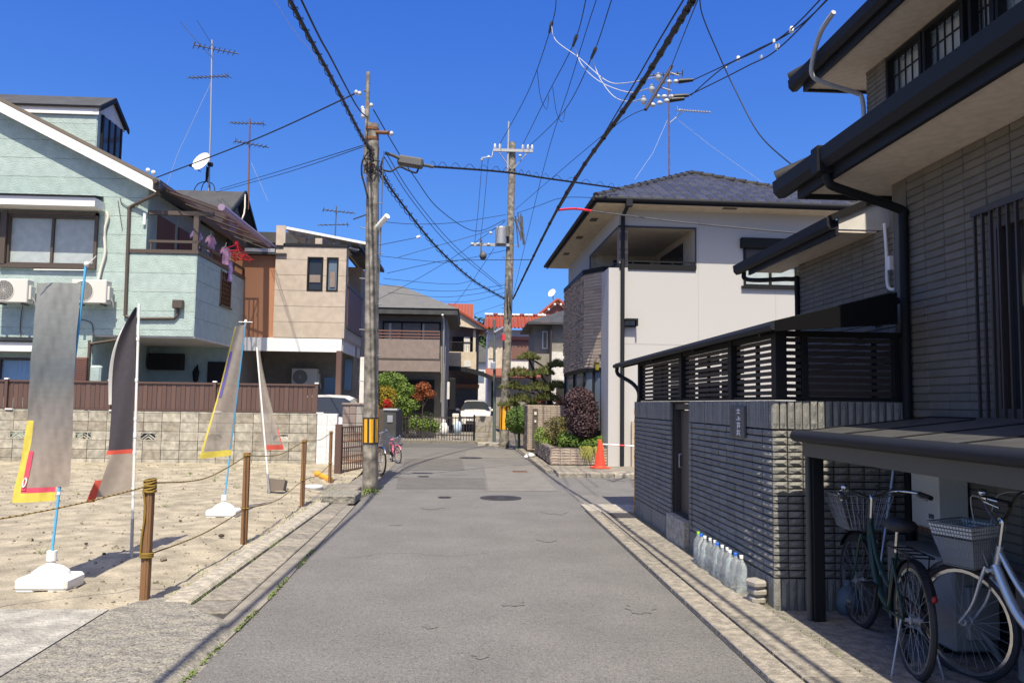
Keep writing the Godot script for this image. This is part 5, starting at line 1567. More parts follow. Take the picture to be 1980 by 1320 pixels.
func beige_house():
	var t = T("beige_house", "beige sided two-storey house with white canopy and flat roof behind the block wall", "house", V(-5, 0, -23.5))
	var z = -23.5
	var xf = front(z)
	var w1 = Rect2(-4.80, 4.72, 0.46, 1.0)
	var w2 = Rect2(-4.24, 4.72, 0.34, 1.0)
	var outl = PV([-5.72, 3.36, -3.68, 3.36, -3.68, 6.02, -5.72, 6.02])
	slab(t, "wall", xf, outl, [w1, w2], -0.12, 0.0, "beige_joint")
	clad(t, "siding_panel", xf, outl, [w1, w2], 12.0, 0.455, 0.01, 0.018, ["beige_a", "beige_b"], {"ch": 0.004})
	var mb = Mb.new(); mb.bb(V(-6.7, 3.36, z - 0.3), V(-5.725, 5.75, z - 0.12))
	P(t, "salmon_wall", mb, "salmon")
	mb = Mb.new(); mb.bb(V(-5.5, 6.03, z - 0.1), V(-3.64, 6.10, z + 0.05)); mb.bb(V(-5.72, 5.97, z - 0.1), V(-5.5, 6.04, z + 0.05))
	P(t, "parapet_cap", mb, "gutter_dark")
	window(t, xf, w1, 1, "black_metal", "window_dark", 0.045, 0.08, 0)
	window(t, xf, w2, 1, "black_metal", "window_blue", 0.045, 0.08, 0)
	mb = Mb.new(); mb.bb(V(-4.73, 4.98, z - 0.02), V(-4.42, 5.2, z - 0.015)); mb.bb(V(-4.14, 4.85, z - 0.02), V(-4.0, 5.3, z - 0.015))
	P(t, "towel", mb, "taupe")
	# right side with recessed balcony
	var xr = facing_right(-3.68)
	var op = Rect2(23.9, 4.9, 2.9, 1.1)
	slab(t, "side_wall", xr, PV([23.501, 3.36, 27.2, 3.36, 27.2, 6.02, 23.501, 6.02]), [op], -0.12, 0.0, "beige_a")
	mb = Mb.new()
	for k in 18: mb.bb(V(-3.68, 3.75, -23.85 - k * 0.165), V(-3.65, 4.92, -23.99 - k * 0.165))
	P(t, "balcony_screen", mb, "shutter_brown")
	mb = Mb.new(); mb.bb(V(-3.70, 4.92, -23.8), V(-3.63, 4.98, -27.0)); mb.bb(V(-3.70, 3.68, -23.8), V(-3.63, 3.74, -27.0))
	P(t, "balcony_rail", mb, "dark_brown")
	mb = Mb.new(); mb.bb(V(-3.86, 0, -27.3), V(-3.68, 6.02, -30.5)); mb.bb(V(-5.9, 3.4, -26.9), V(-3.8, 6.0, -26.8))
	P(t, "rear_wall", mb, "beige_b")
	mb = Mb.new(); mb.tube([V(-3.55, 0, -27.2), V(-3.55, 5.9, -27.2)], 0.05, 6); mb.tube([V(-3.6, 0, -27.6), V(-3.6, 5.9, -27.6)], 0.04, 6)
	P(t, "rain_pipe", mb, "dark_brown")
	# white canopy and porch
	mb = Mb.new(); mb.bb(V(-6.75, 2.96, z - 0.05), V(-3.74, 3.34, z + 0.04))
	P(t, "canopy_fascia", mb, "white_paint")
	mb = Mb.new(); mb.bb(V(-6.7, 3.30, -27.2), V(-3.70, 3.358, z - 0.051))
	P(t, "porch_ceiling", mb, "beige_b")
	mb = Mb.new(); mb.prism(PV([23.6, 2.98, 27.2, 2.98, 27.2, 3.36, 23.6, 3.36]), facing_right(-3.72), -0.05, 0.0)
	P(t, "side_fascia", mb, "white_wall")
	mb = Mb.new(); mb.cbox(V(-3.80, 1.5, z + 0.0), V(0.16, 3.0, 0.16), 0.01)
	P(t, "post", mb, "fence_brown")
	mb = Mb.new(); mb.bb(V(-7, 0, -26.2), V(-3.68, 3.3, -26.1)); mb.bb(V(-6.75, 0, -26.1), V(-6.6, 3.3, z))
	P(t, "porch_wall", mb, "gray_wall")
	mb = Mb.new(); mb.bb(V(-4.7, 0.2, -26.09), V(-4.1, 2.3, -26.05)); mb.bb(V(-4.02, 1.9, -26.09), V(-3.8, 2.9, -26.0))
	P(t, "porch_door", mb, "window_blue")
	ac_unit(V(-5.2, 1.95, -25.7), 0, "outdoor unit high on the shaded wall under the beige house canopy", "black_metal", "", false)
	# roof terrace canopy with white edge
	mb = Mb.new(); mb.prism(PV([-5.62, 6.60, -3.05, 6.16, -3.05, 6.23, -5.62, 6.68]), front(-23.75), -0.08, 0.0)
	P(t, "canopy_edge", mb, "white_paint")
	for k in 7:
		mb = Mb.new()
		var x0 = -5.6 + k * 0.365; var y0 = 6.64 - k * 0.0625
		mb.quad(V(x0, y0, -23.85), V(x0 + 0.36, y0 - 0.0625, -23.85), V(x0 + 0.36, y0 - 0.0625, -26.9), V(x0, y0, -26.9))
		P(t, "canopy_sheet", mb, "galvanized")
	mb = Mb.new(); mb.bb(V(-5.72, 6.04, z - 0.02), V(-5.45, 6.62, z + 0.05)); mb.bb(V(-4.6, 6.1, -23.6), V(-4.4, 6.28, -23.5))
	P(t, "chimney_block", mb, "beige_a")
	mb = Mb.new(); mb.tube([V(-5.4, 6.5, -24.0), V(-3.4, 6.05, -24.0)], 0.03, 6); mb.tube([V(-3.05, 6.1, -23.8), V(-3.05, 6.0, -26.9)], 0.06, 6)
	for x in [-5.0, -4.2, -3.5]: mb.tube([V(x, 6.05, -24.2), V(x, 6.5 - (x + 5.6) * 0.17, -24.2)], 0.03, 6)
	P(t, "canopy_frame", mb, "galvanized")
	mb = Mb.new(); mb.prism(PV([-3.9, 6.02, -2.98, 5.90, -2.98, 6.0, -3.9, 6.16]), front(-24.6), -2.6, 0)
	P(t, "eave", mb, "slate")
	mb = Mb.new(); mb.prism(PV([-9.2, 6.7, -5.74, 6.7, -5.74, 7.05, -9.2, 7.05]), front(-26.5), -6, 0)
	mb.bb(V(-6.7, 5.76, z - 0.32), V(-5.4, 5.80, z + 0.1))
	P(t, "rear_roof", mb, "slate")
	mb = Mb.new(); mb.bb(V(-6.6, 5.83, z - 0.3), V(-5.74, 5.93, z + 0.06))
	P(t, "flashing", mb, "aluminium")

func gabled(t, x0, x1, z0, z1, ye, yr, wm, rm, over = 0.4):   # ridge along x
	var mb = Mb.new(); mb.prism(PV([-z0, 0, -z1, 0, -z1, ye, -(z0 + z1) / 2, yr - 0.1, -z0, ye]), facing_right(x1), x0 - x1, 0)
	P(t, "wall", mb, wm)
	var s = (yr - ye) / ((z0 - z1) / 2)
	for sg in [1, -1]:
		mb = Mb.new()
		var zz = z0 + over if sg > 0 else z1 - over
		var up = V(0, yr - ye + over * s, -((z0 - z1) / 2 + over) * sg)
		mb.prism(PV([0, 0, x1 - x0 + over * 2, 0, x1 - x0 + over * 2, up.length(), 0, up.length()]), slope_xf(V(x0 - over if sg > 0 else x1 + over, ye - over * s, zz), Vector3.RIGHT * sg, up), 0.0, 0.1)
		P(t, "roof", mb, rm)

func far_houses():
	var t = T("dark_roof_house", "house behind the mint house showing a dark gabled slate roof", "house", V(-10, 0, -27))
	gabled(t, -12.5, -7.95, -24.9, -28.7, 7.05, 8.35, "gray_wall", "slate", 0.35)
	var mb = Mb.new(); mb.bb(V(-7.94, 6.3, -26.2), V(-7.9, 7.7, -26.9))
	P(t, "window", mb, "window_blue")
	mb = Mb.new(); mb.prism(PV([24.45, 6.75, 24.45, 6.88, 26.8, 8.48, 29.15, 6.88, 29.15, 6.75, 26.8, 8.34]), facing_right(-7.58), -0.04, 0.03)
	P(t, "verge", mb, "gutter_dark")
	mb = Mb.new(); mb.tube(curve([V(-7.55, 8.3, -26.6), V(-7.5, 7.6, -26.4), V(-7.7, 7.0, -26.2), V(-7.75, 6.5, -26.2)], 3), 0.03, 5)
	P(t, "cable_pipe", mb, "ivory")
	# gray roofed house at the end of the lane
	var g = T("gray_roof_house", "taupe house with gray hip roof and balcony behind the pruned garden trees", "house", V(-3.5, 0, -39))
	mb = Mb.new(); mb.bb(V(-8.5, 0, -44), V(-1.2, 5.8, -38.2))
	P(g, "wall", mb, "gray_wall")
	mb = Mb.new()
	mb.quad(V(-9.3, 5.9, -37.3), V(-0.6, 5.9, -37.3), V(-3.6, 7.4, -40.6), V(-5.9, 7.4, -40.6)); mb.tri(V(-0.6, 5.9, -37.3), V(-0.6, 5.9, -45), V(-3.6, 7.4, -40.6)); mb.quad(V(-0.6, 5.9, -45), V(-9.3, 5.9, -45), V(-5.9, 7.4, -40.6), V(-3.6, 7.4, -40.6)); mb.tri(V(-9.3, 5.9, -45), V(-9.3, 5.9, -37.3), V(-5.9, 7.4, -40.6))
	P(g, "roof", mb, "slate_gray")
	mb = Mb.new(); mb.bb(V(-9.25, 5.62, -37.35), V(-0.65, 5.88, -44.9))
	P(g, "eave", mb, "slate")
	window(g, front(-38.19), Rect2(-4.2, 4.0, 2.75, 1.35), 3, "black_metal", "window_dark", 0.07, 0.06)
	mb = Mb.new(); mb.bb(V(-3.9, 4.1, -38.17), V(-3.78, 5.25, -38.15)); mb.bb(V(-2.32, 4.1, -38.17), V(-2.22, 5.25, -38.15))
	P(g, "curtain_edge", mb, "curtain")
	mb = Mb.new(); mb.bb(V(-8.5, 3.55, -37.1), V(-1.45, 4.42, -37.0)); mb.bb(V(-1.55, 3.55, -38.2), V(-1.45, 4.42, -37.1))
	P(g, "balcony_front", mb, "taupe")
	mb = Mb.new(); mb.bb(V(-8.5, 2.95, -37.05), V(-1.4, 3.48, -36.95))
	P(g, "balcony_band", mb, "taupe")
	mb = Mb.new(); mb.bb(V(-8.5, 3.4, -38.2), V(-1.45, 3.55, -37.05)); mb.bb(V(-8.5, 3.479, -37.0), V(-1.4, 3.55, -36.93))
	P(g, "balcony_floor", mb, "taupe_dark")
	mb = Mb.new()
	for y in [4.52, 4.66, 4.80]: mb.bb(V(-8.5, y - 0.03, -37.06), V(-1.45, y + 0.03, -37.02))
	for k in 8: mb.bb(V(-8.0 + k * 0.93, 4.42, -37.07), V(-7.95 + k * 0.93, 4.8, -37.05))
	P(g, "balcony_rail", mb, "shutter_brown")
	mb = Mb.new(); mb.bb(V(-3.4, 0.4, -38.19), V(-1.7, 2.6, -38.1))
	P(g, "entrance", mb, "dark_room")
	mb = Mb.new(); mb.tube([V(-1.35, 5.6, -37.2), V(-1.3, 5.3, -37.6), V(-1.25, 0, -37.9)], 0.05, 6)
	P(g, "rain_pipe", mb, "galvanized")
	mb = Mb.new(); mb.bb(V(-1.3, 0, -37.9), V(-1.2, 3.4, -38.2)); mb.bb(V(-3.2, 0, -35.6), V(-1.4, 0.9, -35.4))
	P(g, "stone_post", mb, "render_gray")
	mb = Mb.new(); mb.cbox(V(-1.02, 2.1, -37.4), V(0.12, 0.8, 0.12), 0.02)
	P(g, "hanging_planter", mb, "white_wall")
	mb = Mb.new(); mb.cbox(V(-0.85, 1.95, -37.7), V(0.35, 1.5, 0.3), 0.05)
	P(g, "dark_cover", mb, "black_metal")
	# house with a cream balcony behind it
	var c = T("cream_balcony_house", "cream house with open balcony and red roof left of the distant car", "house", V(0, 0, -47))
	mb = Mb.new(); mb.bb(V(-4, 0, -52), V(0.45, 6.0, -47.2))
	P(c, "wall", mb, "taupe")
	mb = Mb.new(); mb.bb(V(-1.3, 3.4, -46.0), V(0.3, 4.45, -45.9)); mb.bb(V(0.2, 3.4, -47.2), V(0.3, 4.45, -46.0)); mb.bb(V(0.1, 4.45, -46.05), V(0.25, 5.7, -45.9))
	P(c, "balcony_front", mb, "cream")
	mb = Mb.new(); mb.bb(V(-1.1, 4.5, -47.19), V(-0.45, 5.4, -47.1)); mb.bb(V(-0.05, 4.3, -47.19), V(0.2, 5.4, -47.1))
	P(c, "balcony_window", mb, "dark_room")
	mb = Mb.new(); mb.bb(V(-0.42, 4.45, -46.0), V(-0.08, 5.3, -45.97)); mb.bb(V(-0.4, 3.6, -45.89), V(0.0, 3.95, -45.87))
	P(c, "hanging_sheet", mb, "white_wall")
	mb = Mb.new()
	for k in 14: mb.bb(V(-1.25 + k * 0.11, 4.45, -45.94), V(-1.235 + k * 0.11, 5.0, -45.93))
	mb.bb(V(-1.3, 4.98, -45.95), V(0.2, 5.02, -45.92))
	P(c, "balcony_rail", mb, "dark_brown")
	mb = Mb.new(); mb.prism(PV([-1.6, 7.05, -1.25, 7.05, 0.75, 5.85, 0.75, 5.7, -1.6, 6.0]), front(-45.6), -0.2, 0)
	P(c, "gable", mb, "cream")
	mb = Mb.new(); mb.prism(PV([0, 0, 6, 0, 6, 2.6, 0, 2.6]), slope_xf(V(0.85, 5.72, -45.4), V(0, 0, -1), V(-2, 1.2, 0)), 0, 0.1)
	mb.prism(PV([-1.3, 0, 0.2, 0, 0.2, 1.6, -1.3, 1.6]), slope_xf(V(-0.1, 6.2, -46.5), Vector3.RIGHT, V(0, 1.0, -1.0)), 0, 0.1)
	P(c, "roof", mb, "tile_red")
	mb = Mb.new()
	for k in 8: mb.tube([V(-1.35 + k * 0.19, 6.3, -46.45), V(-1.35 + k * 0.19, 7.35, -47.55)], 0.05, 5)
	P(c, "roof_rib", mb, "tile_red_b")
	mb = Mb.new(); mb.bb(V(-0.8, 1.7, -47.19), V(0.4, 2.4, -47.1))
	P(c, "garage_shutter", mb, "gray_wall")
	mb = Mb.new(); mb.bb(V(-1.2, 2.4, -46.6), V(0.5, 2.62, -46.4))
	P(c, "garage_beam", mb, "salmon")
	# curved carport
	var cp = T("carport", "curved dark carport roof above the distant white car", "carport", V(0.3, 0, -45))
	mb = Mb.new()
	var cv = curve([V(-1.3, 3.55, -44), V(-0.4, 3.5, -44), V(0.5, 3.3, -44), V(1.2, 3.0, -44), V(1.75, 2.6, -44)], 4)
	for i in cv.size() - 1:
		mb.oquad(cv[i], cv[i + 1], cv[i + 1] + V(0, 0, -5), cv[i] + V(0, 0, -5), Vector3.UP); mb.oquad(cv[i] - V(0, 0.25, 0), cv[i + 1] - V(0, 0.25, 0), cv[i + 1], cv[i], Vector3.BACK)
	P(cp, "roof", mb, "gutter_dark")
	mb = Mb.new(); mb.bb(V(1.25, 0, -44.2), V(1.35, 3.0, -44.1)); mb.bb(V(1.25, 0, -48.2), V(1.35, 3.0, -48.1))
	P(cp, "post", mb, "gutter_dark")
	# far house with a red tiled roof
	var r = T("red_tile_house", "white house with orange-red tiled roof at the far end of the street", "house", V(3.5, 0, -56))
	mb = Mb.new(); mb.bb(V(1.15, 0, -62), V(5.6, 6.6, -55.2))
	P(r, "wall", mb, "white_wall")
	mb = Mb.new(); mb.bb(V(1.2, 4.6, -55.19), V(1.6, 5.9, -55.15)); mb.bb(V(1.75, 3.4, -55.19), V(2.5, 6.1, -55.16))
	P(r, "cream_panel", mb, "cream")
	mb = Mb.new(); mb.quad(V(0.85, 6.62, -54.4), V(5.4, 6.7, -54.4), V(5.4, 7.75, -56.4), V(0.95, 7.7, -56.4)); mb.quad(V(0.85, 6.62, -54.4), V(0.95, 7.7, -56.4), V(0.95, 7.7, -57), V(0.8, 6.6, -59))
	P(r, "roof", mb, "tile_red")
	for k in 18:
		mb = Mb.new(); mb.tube([V(0.95 + k * 0.25, 6.66, -54.35), V(1.0 + k * 0.25, 7.74, -56.4)], 0.06, 5)
		P(r, "roof_rib", mb, "tile_red" if k % 2 else "tile_red_b")
	for k in 15:
		mb = Mb.new(); mb.cbox(V(1.05 + k * 0.31, 7.78, -56.3), V(0.29, 0.13, 0.2), 0.02)
		P(r, "ridge_tile", mb, "porcelain" if k % 3 < 2 else "tile_red")
	mb = Mb.new(); mb.prism(PV([4.1, 7.2, 6.2, 9.0, 8.3, 7.2]), front(-58), -4, 0)
	P(r, "upper_gable", mb, "tile_red_b")
	for e in [[V(4.0, 7.25, -57.7), V(6.2, 9.1, -57.7)], [V(6.2, 9.1, -57.7), V(8.4, 7.25, -57.7)]]:
		mb = Mb.new(); mb.tube(e, 0.14, 6)
		P(r, "hip_ridge", mb, "tile_red")
		mb = Mb.new()
		for k in 5: mb.ball(e[0].lerp(e[1], k / 5.0 + 0.1) + V(0, -0.2, 0.1), V(0.1, 0.1, 0.1), 6, 4)
		P(r, "ridge_end", mb, "porcelain")
	mb = Mb.new(); mb.bb(V(2.75, 4.6, -55.19), V(4.35, 5.9, -55.1))
	P(r, "shutter", mb, "shutter_brown")
	mb = Mb.new(); mb.bb(V(2.7, 5.9, -55.19), V(4.9, 6.12, -54.9))
	P(r, "window_hood", mb, "tile_red_b")
	mb = Mb.new(); mb.bb(V(1.0, 3.3, -55.1), V(5.4, 3.42, -54.0)); mb.quad(V(1.0, 3.3, -54.0), V(5.5, 3.3, -54.0), V(5.5, 3.95, -55.15), V(1.0, 3.95, -55.15))
	P(r, "lower_roof", mb, "tile_red_b")
	mb = Mb.new(); mb.bb(V(1.5, 0, -54.9), V(5.2, 2.9, -54.8))
	P(r, "ground_floor_front", mb, "gray_wall")
	var d = T("satellite_dish", "white satellite dish on the red tiled roof at the far end", "satellite dish", V(6.0, 9.1, -58))
	mb = Mb.new(); mb.lathe(PV([0.0, 0.0, 0.2, 0.04, 0.32, 0.11, 0.32, 0.13, 0.0, 0.02]), 14, Transform3D(Basis(Quaternion(Vector3.UP, V(-0.62, 0.4, 0.65).normalized())), V(5.85, 9.55, -57.9)))
	P(d, "reflector", mb, "white_plastic")
	mb = Mb.new(); mb.tube([V(5.85, 9.5, -57.95), V(5.9, 9.1, -58)], 0.04, 6)
	P(d, "mast", mb, "galvanized")
	var dh = T("distant_house", "pale distant house seen in the gap behind the thin green pole", "house", V(0.5, 0, -72))
	mb = Mb.new(); mb.bb(V(-1.5, 0, -78), V(2.6, 5.2, -72))
	P(dh, "wall", mb, "white_wall")
	mb = Mb.new(); mb.prism(PV([-2, 5.2, 3.0, 5.2, 0.6, 6.8]), front(-71.6), -7, 0)
	P(dh, "roof", mb, "slate_gray")
	mb = Mb.new(); mb.bb(V(0.3, 3.4, -71.99), V(1.2, 4.4, -71.95)); mb.bb(V(1.5, 1.0, -71.99), V(2.2, 2.4, -71.95))
	P(dh, "window", mb, "window_blue")
	# small gray house beside the white one
	var s = T("small_gray_house", "small gray-green house with dark hip roof left of the white house", "house", V(4, 0, -38))
	mb = Mb.new(); mb.bb(V(3.0, 3.2, -42), V(4.1, 5.4, -38)); mb.bb(V(3.7, 0, -42.5), V(6, 5.4, -37.7))
	P(s, "wall", mb, "gray_wall")
	mb = Mb.new(); mb.bb(V(3.75, 1.2, -37.69), V(4.4, 4.0, -37.6))
	P(s, "pale_wall", mb, "white_wall")
	mb = Mb.new(); mb.tri(V(2.6, 5.35, -37.2), V(6.5, 5.35, -37.2), V(4.6, 6.2, -39.5)); mb.tri(V(2.6, 5.35, -43), V(2.6, 5.35, -37.2), V(4.6, 6.2, -39.5)); mb.bb(V(2.6, 5.25, -43), V(6.5, 5.34, -37.2))
	P(s, "roof", mb, "slate")
	window(s, front(-37.99), Rect2(3.36, 4.15, 0.26, 0.85), 1, "white_paint", "window_dark", 0.05, 0.05)
	mb = Mb.new(); mb.bb(V(4.0, 1.2, -37.59), V(4.6, 2.3, -37.55))
	P(s, "dark_window", mb, "dark_room")
	mb = Mb.new(); mb.tube([V(3.72, 5.3, -37.4), V(3.72, 0, -37.5)], 0.05, 6)
	P(s, "rain_pipe", mb, "dark_brown")
	# garden fence, wall, car at the end
	var gt = T("garden_gate", "low black iron fence of thin upright bars across the lane end", "fence", V(-1.1, 0, -31.5))
	mb = Mb.new()
	for y in [0.28, 0.95]: mb.bb(V(-2.6, y, -31.52), V(0.2, y + 0.04, -31.48))
	P(gt, "rail", mb, "dark_brown")
	for k in 27:
		mb = Mb.new(); mb.bb(V(-2.6 + k * 0.107, 0.1, -31.515), V(-2.575 + k * 0.107, 1.02, -31.485))
		P(gt, "bar", mb, "dark_brown")
	mb = Mb.new(); mb.bb(V(0.13, 0.0, -31.55), V(0.21, 1.1, -31.45))
	P(gt, "post", mb, "black_metal")
	var kb = T("low_wall", "low pale concrete plinth under the black iron fence", "wall", V(-1.1, 0, -31.6))
	mb = Mb.new(); mb.cbox(V(-1.2, 0.02, -31.5), V(2.9, 0.16, 0.3), 0.01)
	P(kb, "plinth", mb, "slab_b")
	var gw = T("block_pillar_wall", "short mossy gray block wall right of the iron fence", "wall", V(0.6, 0, -31.6))
	for k in 5:
		for j in 2:
			mb = Mb.new(); mb.cbox(V(0.42 + j * 0.4, 0.12 + k * 0.21, -31.6), V(0.392, 0.2, 0.2), 0.006)
			P(gw, "block", mb, ["block_c", "render_gray"][(k + j) % 2])
	mb = Mb.new(); mb.bb(V(-3, 0.0, -32), V(1.5, 0.02, -46))
	S("driveway", mb, "concrete")
	var car = make_car("white parked car under the curved carport at the lane end", "car_white")
	car.position = V(0.28, 0.18, -42.6)
	var car2 = make_car("blue-gray parked car half hidden behind the white end of the block wall", "car_white")
	for ch in car2.get_children():
		if String(ch.name).begins_with("body"): ch.set_surface_override_material(0, M["car_white"])
	car2.position = V(-3.85, 0.0, -19.6); car2.scale = Vector3.ONE * 1.12

func make_car(label, mat):
	# hatchback with its nose towards +z; base at the middle of the nose end
	var t = L("parked_car", label, "car")
	var sec = [  # z, half width, low, belt, roof half width, roof height
		[0.0, 0.66, 0.28, 0.66, 0.55, 0.68], [-0.12, 0.78, 0.22, 0.76, 0.66, 0.80], [-0.5, 0.83, 0.2, 0.86, 0.70, 0.92], [-1.0, 0.85, 0.2, 0.93, 0.70, 0.99], [-1.25, 0.85, 0.2, 0.95, 0.66, 1.02],
		[-1.85, 0.85, 0.2, 0.96, 0.58, 1.46], [-2.4, 0.85, 0.2, 0.97, 0.60, 1.52], [-3.2, 0.85, 0.2, 0.99, 0.58, 1.49], [-3.75, 0.84, 0.22, 1.0, 0.55, 1.36], [-4.05, 0.80, 0.26, 0.98, 0.62, 1.02], [-4.12, 0.74, 0.3, 0.8, 0.6, 0.84]]
	var ring = func(s): return [V(s[1] * 0.92, s[2], s[0]), V(s[1], s[2] + 0.14, s[0]), V(s[1], (s[2] + s[3]) / 2, s[0]), V(s[1] * 0.98, s[3], s[0]), V(s[4], s[5] - 0.06, s[0]), V(s[4] * 0.8, s[5], s[0]), V(0, s[5] + 0.02, s[0])]
	var mb = Mb.new()
	var gl = Mb.new()
	for i in sec.size() - 1:
		var a = ring.call(sec[i]); var b = ring.call(sec[i + 1])
		for sd in [1.0, -1.0]:
			var f = V(sd, 1, 1)
			for k in 6:
				var o = V(sd, 0.4, 0) if k < 5 else Vector3.UP
				var glass = (k == 3 and i in [5, 6, 7]) or (k in [4, 5] and i in [4, 8]) or (k == 3 and i in [4, 8])
				(gl if glass else mb).oquad(a[k] * f, a[k + 1] * f, b[k + 1] * f, b[k] * f, o + V(0, 0, 0.5 if i < 5 else -0.2))
	for e in [[0, 1.0], [sec.size() - 1, -1.0]]:
		var a = ring.call(sec[e[0]])
		for k in 6:
			mb.oquad(a[k], a[k + 1], a[k + 1] * V(-1, 1, 1), a[k] * V(-1, 1, 1), V(0, 0, e[1]))
	P(t, "body", mb, mat)
	P(t, "windscreen", gl, "car_glass")
	mb = Mb.new(); mb.bb(V(-0.5, 0.30, 0.0), V(0.5, 0.44, 0.012)); mb.bb(V(-0.42, 0.56, -0.02), V(0.42, 0.61, 0.012))
	P(t, "grille", mb, "black_paint")
	mb = Mb.new(); mb.cbox(V(0, 0.50, 0.012), V(0.33, 0.16, 0.01), 0.003)
	P(t, "license_plate", mb, "white_paint")
	for sd in [-1, 1]:
		mb = Mb.new(); mb.ball(V(sd * 0.66, 0.68, -0.09), V(0.14, 0.09, 0.14), 8, 5)
		P(t, "headlight", mb, "porcelain")
		mb = Mb.new(); mb.cbox(V(sd * 0.96, 1.0, -1.35), V(0.2, 0.13, 0.1), 0.03)
		P(t, "mirror", mb, mat)
		for z in [-0.75, -3.3]:
			mb = Mb.new(); mb.lathe(PV([0, -0.1, 0.2, -0.1, 0.3, -0.09, 0.31, 0, 0.3, 0.09, 0.2, 0.1, 0, 0.1]), 20, Transform3D(Basis(V(0, 0, -1), V(1, 0, 0), V(0, -1, 0)), V(sd * 0.76, 0.31, z)))
			var w = P(t, "wheel", mb, "rubber")
			mb = Mb.new(); mb.lathe(PV([0, -0.112, 0.19, -0.112, 0.19, 0.112, 0, 0.112]), 16, Transform3D(Basis(V(0, 0, -1), V(1, 0, 0), V(0, -1, 0)), V(sd * 0.76, 0.31, z)))
			P(w, "rim", mb, "aluminium")
	return t

# ---------- the vacant lot
func sheet(t, nm, fn, u0, u1, v0, v1, mat, nu = 6, nv = 14, cols = null):
	var mb = Mb.new()
	for i in nu:
		for k in nv:
			var ua = lerpf(u0, u1, float(i) / nu); var ub = lerpf(u0, u1, float(i + 1) / nu)
			var va = lerpf(v0, v1, float(k) / nv); var vb = lerpf(v0, v1, float(k + 1) / nv)
			if cols != null: mb.col = cols.call((va + vb) / 2)
			var q = []
			var nn = []
			for w in [[ua, va], [ub, va], [ub, vb], [ua, vb]]:
				q.append(fn.call(w[0], w[1]))
				nn.append((fn.call(w[0] + 0.02, w[1]) - fn.call(w[0] - 0.02, w[1])).cross(fn.call(w[0], w[1] + 0.02) - fn.call(w[0], w[1] - 0.02)).normalized())
			var face = (q[2] - q[0]).cross(q[3] - q[1])
			for w in 4:
				if nn[w].dot(face) < 0: nn[w] = -nn[w]
			mb.squad(q[0], q[1], q[2], q[3], nn[0], nn[1], nn[2], nn[3])
	return P(t, nm, mb, mat)

func stand_base(t, p, s):
	var mb = Mb.new()
	mb.cbox(p + V(0, 0.065, 0) * s, V(0.40, 0.095, 0.32) * s, 0.022 * s)
	mb.cbox(p + V(-0.12, 0.03, 0.0) * s, V(0.14, 0.06, 0.30) * s, 0.012 * s)
	mb.cbox(p + V(0.12, 0.03, 0.0) * s, V(0.14, 0.06, 0.30) * s, 0.012 * s)
	P(t, "base_tank", mb, "white_plastic")
	mb = Mb.new()
	mb.lathe(PV([0.15 * s, 0.105 * s, 0.135 * s, 0.14 * s, 0.09 * s, 0.175 * s, 0.04 * s, 0.195 * s, 0.028 * s, 0.21 * s, 0.028 * s, 0.235 * s, 0.0, 0.236 * s]), 18, Transform3D(Basis(), p))
	P(t, "base_dome", mb, "white_plastic")
	mb = Mb.new(); mb.lathe(PV([0.038 * s, 0.225 * s, 0.038 * s, 0.30 * s, 0.0, 0.301 * s]), 14, Transform3D(Basis(), p))
	P(t, "pole_socket", mb, "white_plastic")

